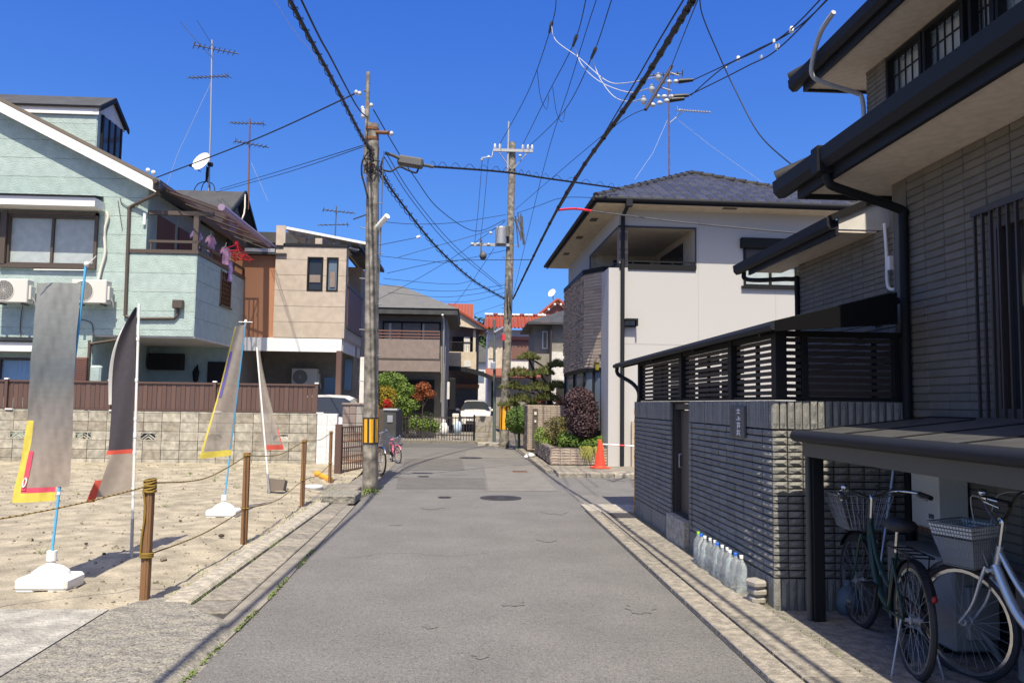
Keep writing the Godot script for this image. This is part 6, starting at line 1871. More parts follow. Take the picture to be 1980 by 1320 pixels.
func lot_things():
	# four advertising banners
	var t = T("banner_flag", "large gray banner with yellow and pink foot on a blue pole, nearest the concrete apron", "banner flag", V(-3.31, 0.03, -6.7), "banner flags on the sandy lot")
	stand_base(t, V(-3.31, 0.03, -6.72), 1.0)
	var p0 = V(-3.312, 0.28, -6.72)
	var p1 = V(-3.17, 2.62, -6.72)
	var mb = Mb.new(); mb.tube([p0, p1], 0.011, 8)
	P(t, "pole", mb, "blue_pole")
	mb = Mb.new(); mb.ball(p1 + V(0.006, 0.02, 0), V(0.022, 0.024, 0.022), 8, 5); mb.tube([p0.lerp(p1, 0.21), p0.lerp(p1, 0.22)], 0.015, 8)
	P(t, "cap", mb, "white_plastic")
	mb = Mb.new(); mb.tube([p1, p1 + V(0.08, 0.09, 0)], 0.004, 5); mb.tube([p1 + V(0.0, -0.03, 0), p1 + V(-0.36, -0.05, 0.1)], 0.005, 5)
	P(t, "crossbar", mb, "white_plastic")
	var f1 = func(u, v):   # u from 0 at the pole side to 1 at the free edge
		var xl = -3.565 - 0.09 * pow(clampf((1.5 - v) / 0.72, 0, 1), 1.5)
		return V(lerpf(-3.19, xl, u), v - 0.03 * u * clampf((1.2 - v) * 2, 0, 1), -6.685 - 0.05 * u + 0.014 * sin(v * 4.2 + u * 7.0) + 0.004 * sin(v * 19.0 + u * 23.0))
	var grad = func(v):
		var a = Color(0.27, 0.285, 0.285); var b = Color(0.12, 0.138, 0.155); var c = Color(0.33, 0.275, 0.235)
		return a.lerp(b, (2.45 - v) / 0.7) if v > 1.75 else b.lerp(c, clampf((1.75 - v) / 0.75, 0, 1))
	var pr = mk("flag_print", [1, 1, 1], 0.9, "soft", 2)
	pr.backlight_enabled = true; pr.backlight = Color(0.25, 0.25, 0.25); pr.cull_mode = BaseMaterial3D.CULL_DISABLED
	sheet(t, "cloth", f1, 0.0, 0.86, 0.84, 2.48, "flag_print", 8, 40, grad)
	sheet(t, "cloth_edge", f1, 0.86, 1.0, 1.36, 2.48, "flag_print", 2, 30, grad)
	sheet(t, "hem", f1, 0.86, 1.0, 0.73, 1.36, "flag_yellow", 2, 14)
	sheet(t, "hem", f1, 0.25, 0.86, 0.73, 0.80, "flag_yellow", 8, 2)
	sheet(t, "foot_panel", f1, 0.25, 0.86, 0.80, 0.84, "flag_pink", 8, 1)
	sheet(t, "foot_panel", func(u, v): return f1.call(u, v) + V(0, 0, 0.006), 0.76, 0.86, 0.82, 1.12, "flag_pink", 2, 6)
	mb = Mb.new()
	var ring = []
	for k in 9: ring.append(f1.call(0.81 + 0.035 * cos(TAU * k / 8), 0.88 + 0.035 * sin(TAU * k / 8)) + V(0, 0, 0.012))
	mb.tube(ring, 0.006, 5)
	P(t, "lettering", mb, "flag_white")
	# navy feather banner
	t = T("banner_flag", "dark navy feather banner on a white pole, second from the apron", "banner flag", V(-3.16, 0.03, -7.9), "banner flags on the sandy lot")
	var q0 = V(-3.16, 0.0, -7.9)
	var q1 = V(-3.205, 2.46, -7.9)
	mb = Mb.new(); mb.tube([q0.lerp(q1, 0.16), q1], 0.013, 8)
	P(t, "pole", mb, "white_plastic")
	mb = Mb.new(); mb.tube([q0, q0.lerp(q1, 0.17)], 0.016, 8)
	P(t, "spike", mb, "galvanized")
	mb = Mb.new()
	for k in [0.42, 0.55, 0.70, 0.86, 0.28]: mb.cbox(q0.lerp(q1, k) + V(-0.012, 0, 0.0), V(0.05, 0.035, 0.03), 0.006)
	mb.tube([q0.lerp(q1, 0.48), q0.lerp(q1, 0.50)], 0.019, 8)
	P(t, "clip", mb, "white_plastic")
	var f2 = func(u, v):
		var q = q0.lerp(q1, v / 2.46)
		var w = 0.20 * (1.0 - pow(clampf((v - 1.55) / 0.88, 0, 1), 2.6))
		if v < 1.05: w += (1.05 - v) * 0.36
		return q + V(-0.012 - u * w, -0.06 * u * w, 0.02 + u * w * 0.25 + 0.03 * sin(v * 4.0 + u * 5.0) * u)
	sheet(t, "cloth", f2, 0.0, 1.0, 1.07, 2.42, "flag_navy", 6, 24)
	sheet(t, "red_band", f2, 0.0, 1.06, 1.03, 1.07, "flag_red", 6, 1)
	sheet(t, "lower_cloth", f2, 0.0, 0.82, 0.64, 1.03, "flag_taupe", 6, 8)
	sheet(t, "red_corner", f2, 0.82, 1.0, 0.60, 0.80, "flag_red", 2, 4)
	sheet(t, "white_lining", func(u, v): return f2.call(1.0 + u * 0.16, v) + V(-0.002, 0, -0.03), 0.0, 1.0, 1.5, 2.33, "flag_white", 2, 14)
	# gray banner with yellow hem
	t = T("banner_flag", "gray-brown banner with yellow hem on a leaning blue pole, third from the apron", "banner flag", V(-3.17, 0.03, -10.75), "banner flags on the sandy lot")
	stand_base(t, V(-3.17, 0.03, -10.78), 0.95)
	var r0 = V(-3.165, 0.26, -10.78)
	var r1 = V(-2.985, 2.58, -10.78)
	mb = Mb.new(); mb.tube([r0, r1], 0.011, 8)
	P(t, "pole", mb, "blue_pole")
	mb = Mb.new(); mb.tube([r1 + V(-0.09, -0.005, 0), r1 + V(0.09, -0.005, 0)], 0.006, 5); mb.ball(r1, V(0.02, 0.03, 0.02), 8, 5)
	P(t, "crossbar", mb, "white_plastic")
	var f3 = func(u, v):
		var q = r0.lerp(r1, (v - 0.26) / 2.32)
		var w = 0.10 + 0.22 * clampf((2.55 - v) / 1.7, 0, 1)
		return q + V(-u * w, -0.03 * u, 0.02 + u * w * 0.5 + 0.025 * sin(v * 3.6 + u * 5.0) * u)
	sheet(t, "cloth", f3, 0.0, 0.92, 0.90, 2.54, "flag_sheer", 6, 24)
	sheet(t, "hem", f3, 0.92, 1.0, 0.82, 2.54, "flag_yellow", 1, 24)
	sheet(t, "hem", f3, -0.06, 0.92, 0.82, 0.90, "flag_yellow", 6, 2)
	sheet(t, "blue_stripe", func(u, v): return f3.call(u, v) + V(0, 0, 0.006), 0.74, 0.92, 1.6, 2.2, "flag_blue", 2, 10)
	# taupe banner with red foot on a leaning white pole
	t = T("banner_flag", "gray-brown banner with red curved foot on a leaning white pole, farthest from the apron", "banner flag", V(-3.25, 0.05, -13.5), "banner flags on the sandy lot")
	var s0 = V(-3.25, 0.04, -13.5)
	var s1 = V(-3.54, 2.42, -13.5)
	mb = Mb.new(); mb.tube([s0.lerp(s1, 0.12), s1], 0.015, 8)
	P(t, "pole", mb, "white_plastic")
	mb = Mb.new(); mb.tube([s0, s0.lerp(s1, 0.13)], 0.019, 8)
	P(t, "spike", mb, "galvanized")
	var f4 = func(u, v):
		var q = s0.lerp(s1, v / 2.40)
		var w = 0.05 + 0.26 * pow(clampf((2.35 - v) / 1.6, 0, 1), 1.5)
		return q + V(u * w, 0.02 * u, -0.02 + u * w * 0.6 + 0.02 * sin(v * 4 + u * 5) * u)
	sheet(t, "cloth", f4, -0.25, 1.0, 0.78, 2.34, "flag_sheer", 6, 24)
	sheet(t, "red_foot", f4, 0.05, 1.08, 0.70, 0.78, "flag_red", 6, 2)
	sheet(t, "red_foot", f4, 1.0, 1.07, 0.78, 1.05, "flag_red", 1, 4)
	var bx = T("brown_box", "rusty brown steel box on the sand by the farthest banner pole", "box", V(-3.15, 0.06, -13.5))
	mb = Mb.new()
	mb.oquad(V(-3.30, 0.05, -13.55), V(-3.02, 0.09, -13.45), V(-3.0, 0.26, -13.5), V(-3.29, 0.27, -13.6), V(0, 0, 1)); mb.oquad(V(-3.30, 0.05, -13.55), V(-3.29, 0.27, -13.6), V(-3.33, 0.24, -13.85), V(-3.33, 0.05, -13.8), V(-1, 0, 0)); mb.oquad(V(-3.33, 0.05, -13.82), V(-3.05, 0.05, -13.8), V(-3.03, 0.2, -13.82), V(-3.33, 0.24, -13.85), V(0, 0, -1)); mb.oquad(V(-3.02, 0.09, -13.45), V(-3.05, 0.05, -13.8), V(-3.03, 0.2, -13.82), V(-3.0, 0.26, -13.5), V(1, 0, 0))
	P(bx, "shell", mb, "roof_brown")
	# wooden posts with rope
	var tops = [[-2.42, -6.33, 0.93], [-2.40, -8.93, 0.985], [-2.43, -12.09, 0.98], [-2.60, -15.4, 0.99]]
	var names = ["thick brown wooden post wrapped with yellow rope at its top, nearest post", "brown wooden post beside the white base of the third banner", "brown wooden post before the concrete slab by the lamp pole", "thin brown wooden post before the white painted wall end, farthest post"]
	for i in 4:
		var q = tops[i]
		var po = T("wooden_post", names[i], "post", V(q[0], 0, q[1]), "rope posts along the lot edge")
		mb = Mb.new()
		mb.cbox(V(q[0], q[2] / 2, q[1]), V(0.062, q[2], 0.055), 0.006, Basis(Vector3.UP, 0.1 * (i - 1.5)))
		mb.cbox(V(q[0] + 0.004, q[2] / 2 - 0.004, q[1] + 0.03), V(0.018, q[2] - 0.01, 0.012), 0.003)
		P(po, "timber", mb, "wood")
		if i == 0:
			mb = Mb.new()
			for k in 9:
				var a = k * 2.4
				mb.lathe(PV([0.043, -0.008, 0.052, 0, 0.043, 0.008]), 12, Transform3D(Basis(V(sin(a), 0.25, cos(a)).normalized(), 0.45 * sin(a)), V(q[0], 0.845 + k * 0.011, q[1])))
			mb.tube(curve([V(q[0] - 0.035, 0.86, q[1] + 0.035), V(q[0] - 0.012, 0.7, q[1] + 0.037), V(q[0] - 0.03, 0.5, q[1] + 0.037), V(q[0] - 0.032, 0.36, q[1] + 0.036)], 4), 0.008, 6)
			for k in 3: mb.lathe(PV([0.046, -0.007, 0.053, 0, 0.046, 0.007]), 12, Transform3D(Basis(), V(q[0], 0.36 + k * 0.013, q[1])))
			P(po, "rope_coil", mb, "rope_yellow")
		else:
			mb = Mb.new()
			for y in [0.39, q[2] - 0.03]: mb.lathe(PV([0.040, -0.007, 0.048, 0, 0.040, 0.007]), 10, Transform3D(Basis(), V(q[0], y, q[1])))
			P(po, "rope_tie", mb, "rope_yellow")
	var rp = [
		[[-4.6, 0.55, -4.9, -3.6, 0.66, -5.5, -2.93, 0.76, -6.0, -2.42, 0.89, -6.32], "yellow and black rope running from the nearest post out to the left"],
		[[-2.42, 0.91, -6.33, -2.41, 0.83, -7.6, -2.40, 0.95, -8.92], "upper rope between the nearest and the second wooden post"],
		[[-2.40, 0.95, -8.93, -2.42, 0.86, -10.5, -2.43, 0.95, -12.09, -2.5, 0.9, -13.7, -2.6, 0.96, -15.4], "upper rope from the second post to the farthest post"],
		[[-2.42, 0.37, -6.33, -2.41, 0.33, -7.6, -2.40, 0.38, -8.93], "lower rope between the nearest and the second wooden post"],
		[[-2.40, 0.38, -8.93, -2.42, 0.29, -10.5, -2.43, 0.38, -12.09, -2.5, 0.32, -13.7, -2.6, 0.38, -15.4], "lower rope from the second post to the farthest post"]]
	for r in rp:
		var pts = curve(pts3(r[0]), 10)
		var ro = T("rope", r[1], "rope", pts[0], "ropes along the lot edge")
		mb = Mb.new(); mb.tube(pts, 0.0055, 6)
		P(ro, "rope", mb, "rope_yellow")
		mb = Mb.new()
		var fine = curve(pts, 6)
		for i in range(0, fine.size() - 2, 3):
			mb.tube([fine[i] + V(0, 0.0035, 0.002), fine[i + 1] + V(0.002, 0.0005, 0.0035)], 0.0045, 4)
		P(ro, "black_strand", mb, "rope_black")
	# concrete block wall
	var w = T("block_wall", "weathered gray concrete block wall with pierced vent blocks behind the sandy lot", "wall", V(-7.2, 0, -18.6))
	var xf = front(-18.5)
	var vents = []
	for x in [-9.98, -8.57, -7.16, -5.70, -4.24]: vents.append(Rect2(x - 0.19, 0.615, 0.38, 0.185))
	slab(w, "core", xf, PV([-12.5, 0, -3.45, 0, -3.45, 1.25, -12.5, 1.25]), vents, -0.1, -0.002, "joint")
	clad(w, "block", xf, PV([-12.5, 0.005, -3.452, 0.005, -3.452, 1.262, -12.5, 1.262]), vents, 0.402, 0.2035, 0.007, 0.022, ["block_a", "block_b", "block_c", "block_a"], {"bond": 0.0, "jit": 0.003, "ch": 0.005})
	for v in vents:
		var c = v.get_center()
		mb = Mb.new()
		mb.bb(V(c.x - 0.187, c.y - 0.09, -18.56), V(c.x + 0.187, c.y - 0.07, -18.475)); mb.bb(V(c.x - 0.187, c.y + 0.07, -18.56), V(c.x + 0.187, c.y + 0.09, -18.475))
		mb.bb(V(c.x - 0.187, c.y - 0.07, -18.56), V(c.x - 0.165, c.y + 0.07, -18.476)); mb.bb(V(c.x + 0.165, c.y - 0.07, -18.56), V(c.x + 0.187, c.y + 0.07, -18.476))
		for e in [[-0.165, -0.07, 0, 0.05], [0, 0.05, 0.165, -0.07], [-0.09, -0.07, 0, -0.01], [0, -0.01, 0.09, -0.07], [-0.165, 0.02, -0.1, 0.07], [0.165, 0.02, 0.1, 0.07]]:
			mb.tube([V(c.x + e[0], c.y + e[1], -18.5), V(c.x + e[2], c.y + e[3], -18.5)], 0.014, 5)
		P(w, "vent_block", mb, "block_b")
	var e2 = T("white_wall_end", "white painted end pier of the concrete block wall", "wall pier", V(-3.2, 0, -18.6))
	for k in 5:
		for j in 2:
			mb = Mb.new(); mb.cbox(V(-3.325 + j * 0.225, 0.13 + k * 0.252, -18.55), V(0.222, 0.25, 0.2), 0.004)
			P(e2, "block", mb, "block_white")
	# brown fence on the wall
	var fe = T("brown_fence", "brown ribbed metal fence standing on the concrete block wall", "fence", V(-7.2, 1.26, -18.6))
	for k in 82:
		mb = Mb.new(); mb.cbox(V(-12.0 + k * 0.1045, 1.60, -18.56 + 0.006 * (k % 2)), V(0.098, 0.58, 0.014), 0.004)
		P(fe, "slat", mb, "fence_brown" if k % 3 else "fence_brown_b")
	mb = Mb.new(); mb.bb(V(-12, 1.885, -18.58), V(-3.45, 1.925, -18.52)); mb.bb(V(-12, 1.275, -18.58), V(-3.45, 1.31, -18.52))
	P(fe, "rail", mb, "fence_brown")
	for x in [-10.3, -8.05, -5.75, -3.48]:
		mb = Mb.new(); mb.bb(V(x - 0.03, 1.26, -18.53), V(x + 0.03, 1.93, -18.48))
		P(fe, "post", mb, "fence_brown")
		mb = Mb.new(); mb.cbox(V(x, 1.945, -18.5), V(0.09, 0.035, 0.07), 0.006); mb.cbox(V(x + 0.1, 1.275, -18.47), V(0.16, 0.03, 0.05), 0.005)
		P(fe, "cap", mb, "white_paint")
	# bits on the ground
	var oc = T("orange_tube", "bright orange plastic tube lying on the sand by the farthest post", "tube", V(-2.9, 0.06, -16))
	mb = Mb.new(); mb.tube([V(-2.62, 0.07, -15.5), V(-3.02, 0.10, -16.4)], 0.055, 12)
	P(oc, "tube", mb, "orange_plastic")
	mb = Mb.new(); mb.tube([V(-2.61, 0.07, -15.48), V(-2.64, 0.072, -15.54)], 0.06, 12); mb.tube([V(-3.0, 0.098, -16.36), V(-3.03, 0.102, -16.42)], 0.06, 12)
	P(oc, "collar", mb, "orange_plastic")
	var wd = T("drain_disc", "round white drain cap on the ground near the third post", "drain cap", V(-2.70, 0.02, -14.4))
	mb = Mb.new(); mb.lathe(PV([0.15, 0.0, 0.15, 0.05, 0.13, 0.06, 0, 0.06]), 18, Transform3D(Basis(), V(-2.70, 0.02, -14.4)))
	P(wd, "disc", mb, "white_paint")
	mb = Mb.new(); mb.lathe(PV([0.165, 0, 0.165, 0.03, 0.15, 0.03]), 18, Transform3D(Basis(), V(-2.70, 0.02, -14.4)))
	P(wd, "rim", mb, "galvanized")
	var cs = T("concrete_step", "gray concrete block forming a step by the foot of the lamp pole", "concrete step", V(-1.95, 0, -12.9))
	mb = Mb.new(); mb.cbox(V(-1.97, 0.06, -12.85), V(0.5, 0.14, 0.75), 0.02)
	P(cs, "block", mb, "concrete_rough")
	mb = Mb.new(); mb.cbox(V(-2.0, 0.06, -13.75), V(0.34, 0.12, 0.7), 0.02)
	P(cs, "rear_block", mb, "concrete")
	for k in 5:
		var st = T("stone", ["dark clod of earth on the sand near the second post", "small dark stone lying in the middle of the sandy lot", "small dark stone left of the navy banner", "dark stone by the foot of the nearest post", "small stone near the left rope"][k], "stone", [V(-2.72, 0.04, -9.2), V(-3.55, 0.04, -10.3), V(-3.9, 0.05, -8.6), V(-2.62, 0.03, -6.9), V(-3.5, 0.04, -8.1)][k])
		mb = Mb.new(); mb.ball(st.position + V(0, 0.012, 0), V(0.035, 0.022, 0.03) * (1.0 if k < 1 else 0.6), 6, 4)
		P(st, "stone", mb, "soil")

# ---------- poles and wires
func wire(label, a, r = 0.008, mat = "cable", nm = "overhead_wire"):
	var pts = curve(pts3(a), 8)
	var t = T(nm, label, "wire", pts[0], "overhead wires")
	var mb = Mb.new(); mb.tube(pts, r if r > 0.02 else r * 0.82, 5)
	P(t, "wire", mb, mat)
	return t

func yagi(t, c, dir, n, spacing, ew, mat = "grille_dark"):
	var mb = Mb.new()
	var d = dir.normalized()
	var s = d.cross(Vector3.UP).normalized()
	mb.tube([c - d * spacing * n * 0.4, c + d * spacing * n * 0.6], 0.02, 5)
	for k in n:
		var w = ew * (1.0 if k else 1.25)
		var q = c + d * spacing * (k - n * 0.4)
		mb.tube([q - s * w / 2, q + s * w / 2], 0.013, 4)
	mb.tube([c - d * spacing * n * 0.4 + V(0, 0.12, 0), c - d * spacing * n * 0.4 - V(0, 0.12, 0)], 0.01, 4)
	mb.cbox(c - d * spacing * (n * 0.4 - 1), V(0.07, 0.06, 0.07), 0.01)
	P(t, "aerial", mb, mat)

func poles_and_wires():
	var p = T("utility_pole", "weathered concrete utility pole with yellow and black band at the left kerb", "utility pole", V(-1.70, 0, -14.22))
	var mb = Mb.new(); mb.tube([V(-1.70, 0, -14.22), V(-1.76, 3.2, -14.22), V(-1.83, 6.5, -14.22)], 0.135, 18, 0.105)
	P(p, "shaft", mb, "pole_concrete")
	mb = Mb.new(); mb.tube([V(-1.93, 5.6, -14.2), V(-1.935, 7.45, -14.2)], 0.042, 10, 0.036)
	P(p, "extension", mb, "pole_concrete")
	for y in [5.7, 6.2, 6.38]:
		mb = Mb.new(); mb.tube([V(-1.84 - 0.008 * (y - 6), y, -14.22), V(-1.84, y + 0.05, -14.22)], 0.125, 14)
		P(p, "strap", mb, "rust")
	mb = Mb.new(); mb.tube([V(-1.7165, 0.84, -14.22), V(-1.7245, 1.26, -14.22)], 0.139, 20)
	P(p, "warning_band", mb, "yellow_sign")
	mb = Mb.new()
	for k in 8:
		var a = TAU * k / 8 + 0.2
		mb.tube([V(-1.7165 + cos(a) * 0.118, 0.85, -14.22 + sin(a) * 0.118), V(-1.7245 + cos(a) * 0.118, 1.25, -14.22 + sin(a) * 0.118)], 0.028, 8)
	mb.tube([V(-1.7164, 0.825, -14.22), V(-1.7166, 0.845, -14.22)], 0.143, 20); mb.tube([V(-1.7243, 1.255, -14.22), V(-1.7247, 1.275, -14.22)], 0.143, 20)
	P(p, "black_stripe", mb, "black_paint")
	for k in 9:
		var y = 1.9 + k * 0.45
		mb = Mb.new(); mb.tube([V(-1.70 - y * 0.02 + (0.11 if k % 2 else -0.11), y, -14.17), V(-1.70 - y * 0.02 + (0.2 if k % 2 else -0.2), y, -14.12)], 0.009, 5)
		P(p, "step_bolt", mb, "galvanized")
	mb = Mb.new(); mb.tube(curve([V(-1.70, 5.6, -14.12), V(-1.685, 4.0, -14.11), V(-1.65, 2.5, -14.105), V(-1.62, 1.3, -14.10)], 5), 0.011, 6); mb.tube(curve([V(-1.62, 6.0, -14.15), V(-1.63, 4.2, -14.12), V(-1.64, 3.5, -14.1)], 5), 0.010, 6)
	P(p, "riser_cable", mb, "grille_dark")
	mb = Mb.new(); mb.tube([V(-1.575, 0.05, -14.2), V(-1.60, 1.5, -14.2)], 0.014, 8)
	P(p, "ground_conduit", mb, "wood")
	mb = Mb.new(); mb.tube(curve(pts3([-1.86, 5.99, -14.1, -1.97, 5.78, -14.05, -1.98, 5.55, -14.05, -1.92, 5.33, -14.06, -1.86, 5.1, -14.06]), 5), 0.016, 6)
	for k in 14: mb.tube([V(-1.83 + rng.randf_range(-0.13, 0.13), 5.5 + rng.randf() * 0.6, -14.08), V(-1.80 + rng.randf_range(-0.13, 0.13), 5.4 + rng.randf() * 0.5, -14.06)], 0.014, 5)
	P(p, "cable_loop", mb, "cable")
	mb = Mb.new(); mb.tube([V(-1.75, 6.33, -14.15), V(-1.52, 6.28, -14.0)], 0.035, 8); mb.tube([V(-2.0, 7.1, -14.2), V(-1.94, 7.1, -14.2)], 0.015, 6)
	P(p, "bracket", mb, "rust")
	mb = Mb.new()
	for q in [V(-2.14, 7.07, -14.2), V(-2.08, 7.05, -14.2), V(-1.47, 6.26, -13.98), V(-1.86, 6.82, -14.15), V(-2.02, 6.78, -14.2)]: mb.ball(q, V(0.036, 0.045, 0.036), 8, 5)
	mb.cbox(V(-2.0, 6.68, -14.18), V(0.07, 0.16, 0.07), 0.015)
	P(p, "insulator", mb, "porcelain_gray")
	mb = Mb.new(); mb.tube([V(-1.72, 4.60, -14.2), V(-1.50, 4.78, -13.95)], 0.05, 10); mb.tube([V(-1.66, 4.5, -14.2), V(-1.66, 4.66, -14.2)], 0.02, 6)
	P(p, "street_lamp", mb, "white_plastic")
	mb = Mb.new(); mb.tube([V(-1.9, 4.85, -14.2), V(-2.12, 4.75, -14.15)], 0.012, 5)
	P(p, "cable_hook", mb, "cable")
	# splice closure hanging right of the pole
	var cl = T("splice_closure", "dark oblong cable splice closure hanging right of the left utility pole", "cable closure", V(-1.15, 5.9, -14.5))
	mb = Mb.new(); mb.tube([V(-1.60, 5.98, -14.22), V(-1.48, 5.97, -14.28), V(-1.36, 5.93, -14.34), V(-0.98, 5.87, -14.5), V(-0.86, 5.88, -14.58), V(-0.76, 5.87, -14.62)], 0.03, 10); mb.cbox(V(-1.16, 5.89, -14.42), V(0.46, 0.17, 0.2), 0.03, Basis(Vector3.BACK, -0.13))
	P(cl, "case", mb, "grille_dark")
	mb = Mb.new(); mb.tube(curve([V(-1.62, 5.9, -14.2), V(-1.66, 5.7, -14.2), V(-1.5, 5.66, -14.25), V(-1.35, 5.76, -14.3), V(-1.2, 5.72, -14.35), V(-1.06, 5.69, -14.4), V(-1.02, 5.77, -14.45)], 5), 0.018, 6)
	P(cl, "tail_cable", mb, "cable")
	# right, taller pole
	p = T("utility_pole", "tall weathered utility pole with crossarms and transformer beyond the pine", "utility pole", V(1.25, 0, -28.33))
	mb = Mb.new(); mb.tube([V(1.20, 0, -28.33), V(1.30, 6, -28.33), V(1.36, 10.9, -28.33)], 0.17, 18, 0.115)
	P(p, "shaft", mb, "pole_concrete")
	mb = Mb.new(); mb.tube([V(1.19, 9.8, -28.2), V(1.20, 11.62, -28.2)], 0.05, 8, 0.04)
	P(p, "extension", mb, "galvanized")
	mb = Mb.new(); mb.tube([V(1.213, 0.65, -28.33), V(1.226, 1.46, -28.33)], 0.172, 18)
	P(p, "warning_band", mb, "yellow_sign")
	mb = Mb.new()
	for k in 6:
		var a = TAU * k / 6 + 0.2
		mb.tube([V(1.213 + cos(a) * 0.158, 0.66, -28.33 + sin(a) * 0.158), V(1.226 + cos(a) * 0.158, 1.45, -28.33 + sin(a) * 0.158)], 0.03, 8)
	P(p, "black_stripe", mb, "black_paint")
	mb = Mb.new(); mb.bb(V(0.66, 10.5, -28.12), V(2.08, 10.6, -28.2)); mb.bb(V(-0.08, 7.08, -28.12), V(1.3, 7.18, -28.2)); mb.tube([V(0.85, 10.5, -28.15), V(1.3, 9.9, -28.2)], 0.02, 5); mb.tube([V(1.9, 10.5, -28.15), V(1.4, 9.9, -28.2)], 0.02, 5); mb.tube([V(0.66, 10.55, -28.15), V(0.62, 10.3, -28.15), V(0.25, 10.25, -28.15)], 0.018, 5)
	P(p, "crossarm", mb, "galvanized")
	mb = Mb.new()
	for x in [0.9, 1.72, 1.9, 2.05, 0.72]: mb.lathe(PV([0, 10.6, 0.05, 10.62, 0.05, 10.7, 0.03, 10.78, 0, 10.8]), 8, Transform3D(Basis(), V(x, 0, -28.16)))
	for q in [V(0.27, 10.2, -28.2), V(0.5, 10.31, -28.2), V(-0.03, 7.13, -28.1), V(0.18, 7.13, -28.1), V(0.55, 7.13, -28.1), V(1.62, 10.35, -28.1), V(0.62, 7.55, -28.15)]: mb.ball(q, V(0.06, 0.055, 0.055), 8, 5)
	P(p, "insulator", mb, "porcelain_gray")
	mb = Mb.new(); mb.lathe(PV([0, 7.15, 0.2, 7.15, 0.2, 7.72, 0.17, 7.76, 0, 7.78]), 14, Transform3D(Basis(), V(0.98, 0, -28.1)))
	P(p, "transformer", mb, "galvanized")
	mb = Mb.new(); mb.cbox(V(1.2, 7.6, -28.1), V(0.16, 0.4, 0.2), 0.02); mb.ball(V(0.36, 6.72, -28.1), V(0.13, 0.16, 0.13), 8, 6); mb.bb(V(0.26, 6.85, -28.15), V(0.32, 7.3, -28.05))
	for k in 10: mb.tube([V(1.45 + rng.randf() * 0.3, 8.3 - rng.randf() * 0.3, -28.1), V(1.5 + rng.randf() * 0.35, 7.5 - rng.randf() * 0.5, -28.1)], 0.02, 4)
	for k in 6: mb.tube([V(1.22 + rng.randf() * 0.2, 6.0 - k * 0.2, -28.14), V(1.24 + rng.randf() * 0.2, 4.9 - k * 0.1, -28.14)], 0.025, 5)
	P(p, "fittings", mb, "grille_dark")
	mb = Mb.new()
	for k in 14: mb.tube([V(1.3 + (0.15 if k % 2 else -0.15), 2.2 + k * 0.45, -28.25), V(1.3 + (0.26 if k % 2 else -0.26), 2.2 + k * 0.45, -28.2)], 0.012, 5)
	P(p, "step_bolt", mb, "galvanized")
	mb = Mb.new(); mb.cbox(V(1.12, 3.85, -28.1), V(0.09, 0.22, 0.12), 0.01)
	P(p, "red_sign", mb, "red_plastic")
	p = T("thin_pole", "thin dark green steel service pole behind the mossy block wall", "pole", V(0.93, 0, -31.4))
	mb = Mb.new(); mb.tube([V(0.95, 0, -31.35), V(0.93, 2.4, -31.35), V(0.88, 4.8, -31.35)], 0.07, 10, 0.045)
	P(p, "shaft", mb, "pole_green")
	mb = Mb.new(); mb.tube([V(0.9, 4.3, -31.3), V(1.35, 4.55, -31.2)], 0.05, 8); mb.cbox(V(0.87, 3.0, -31.25), V(0.2, 0.3, 0.15), 0.03)
	P(p, "lamp_arm", mb, "aluminium")
	# bundles along the street
	var b = wire("thick spiral-wrapped cable bundle from the left utility pole towards the viewer", [-1.76, 4.95, -1.0, -1.70, 5.17, -7.16, -1.68, 5.29, -9.2, -1.75, 5.64, -12.35, -1.85, 6.01, -14.1], 0.022)
	mb = Mb.new()
	var sp = curve(pts3([-1.70, 5.17, -7.16, -1.68, 5.29, -9.2, -1.75, 5.64, -12.35, -1.85, 6.01, -14.1]), 50)
	for i in sp.size(): sp[i] += V(cos(i * 0.9), sin(i * 0.9), 0) * 0.036
	mb.tube(sp, 0.005, 4)
	P(b, "spiral", mb, "cable")
	wire("second thinner cable above the thick left bundle", [-1.74, 5.15, -1.0, -1.68, 5.36, -7.5, -1.72, 5.6, -9.4, -1.85, 6.14, -12.4, -1.93, 6.62, -14.2], 0.014)
	wire("faint thin wire left of the thick left bundle", [-2.35, 5.8, -4, -2.25, 5.97, -8.76, -2.2, 6.24, -10.85, -1.95, 6.47, -14.1], 0.004, "cable_gray")
	wire("black service wire from the mint house eave to the top of the left pole", [-7.65, 6.86, -19.5, -4.58, 7.10, -17, -2.15, 7.06, -14.22], 0.017)
	wire("upper one of two thin wires from the satellite dish house to the left pole", [-8.18, 8.31, -26, -4.6, 7.33, -20, -2.0, 6.14, -14.3], 0.010)
	wire("lower one of two thin wires from the satellite dish house to the left pole", [-8.3, 8.2, -26, -4.6, 7.24, -20, -2.0, 6.11, -14.3], 0.010)
	wire("sagging wire from the left pole extension down and up to the right pole", [-1.83, 6.77, -14.22, -1.71, 7.07, -17.5, -1.44, 6.93, -19, -0.94, 6.86, -22, 0.08, 7.14, -26, 1.1, 8.07, -28.3], 0.014)
	wire("left of two parallel thin wires falling from the left pole to the right pole", [-1.64, 5.96, -14.3, -1.35, 6.03, -18, -0.53, 5.76, -22, 1.04, 5.6, -28.2], 0.010)
	wire("right of two parallel thin wires falling from the left pole to the right pole", [-1.57, 5.97, -14.3, -1.28, 6.06, -18, -0.43, 5.79, -22, 1.04, 5.67, -28.2], 0.010)
	b = wire("thick looped cable bundle falling from the left pole to the right pole", [-1.69, 5.67, -14.2, -1.56, 5.73, -16.5, -0.92, 5.51, -20.5, 0.03, 5.37, -25, 1.15, 5.23, -28.2], 0.024)
	mb = Mb.new()
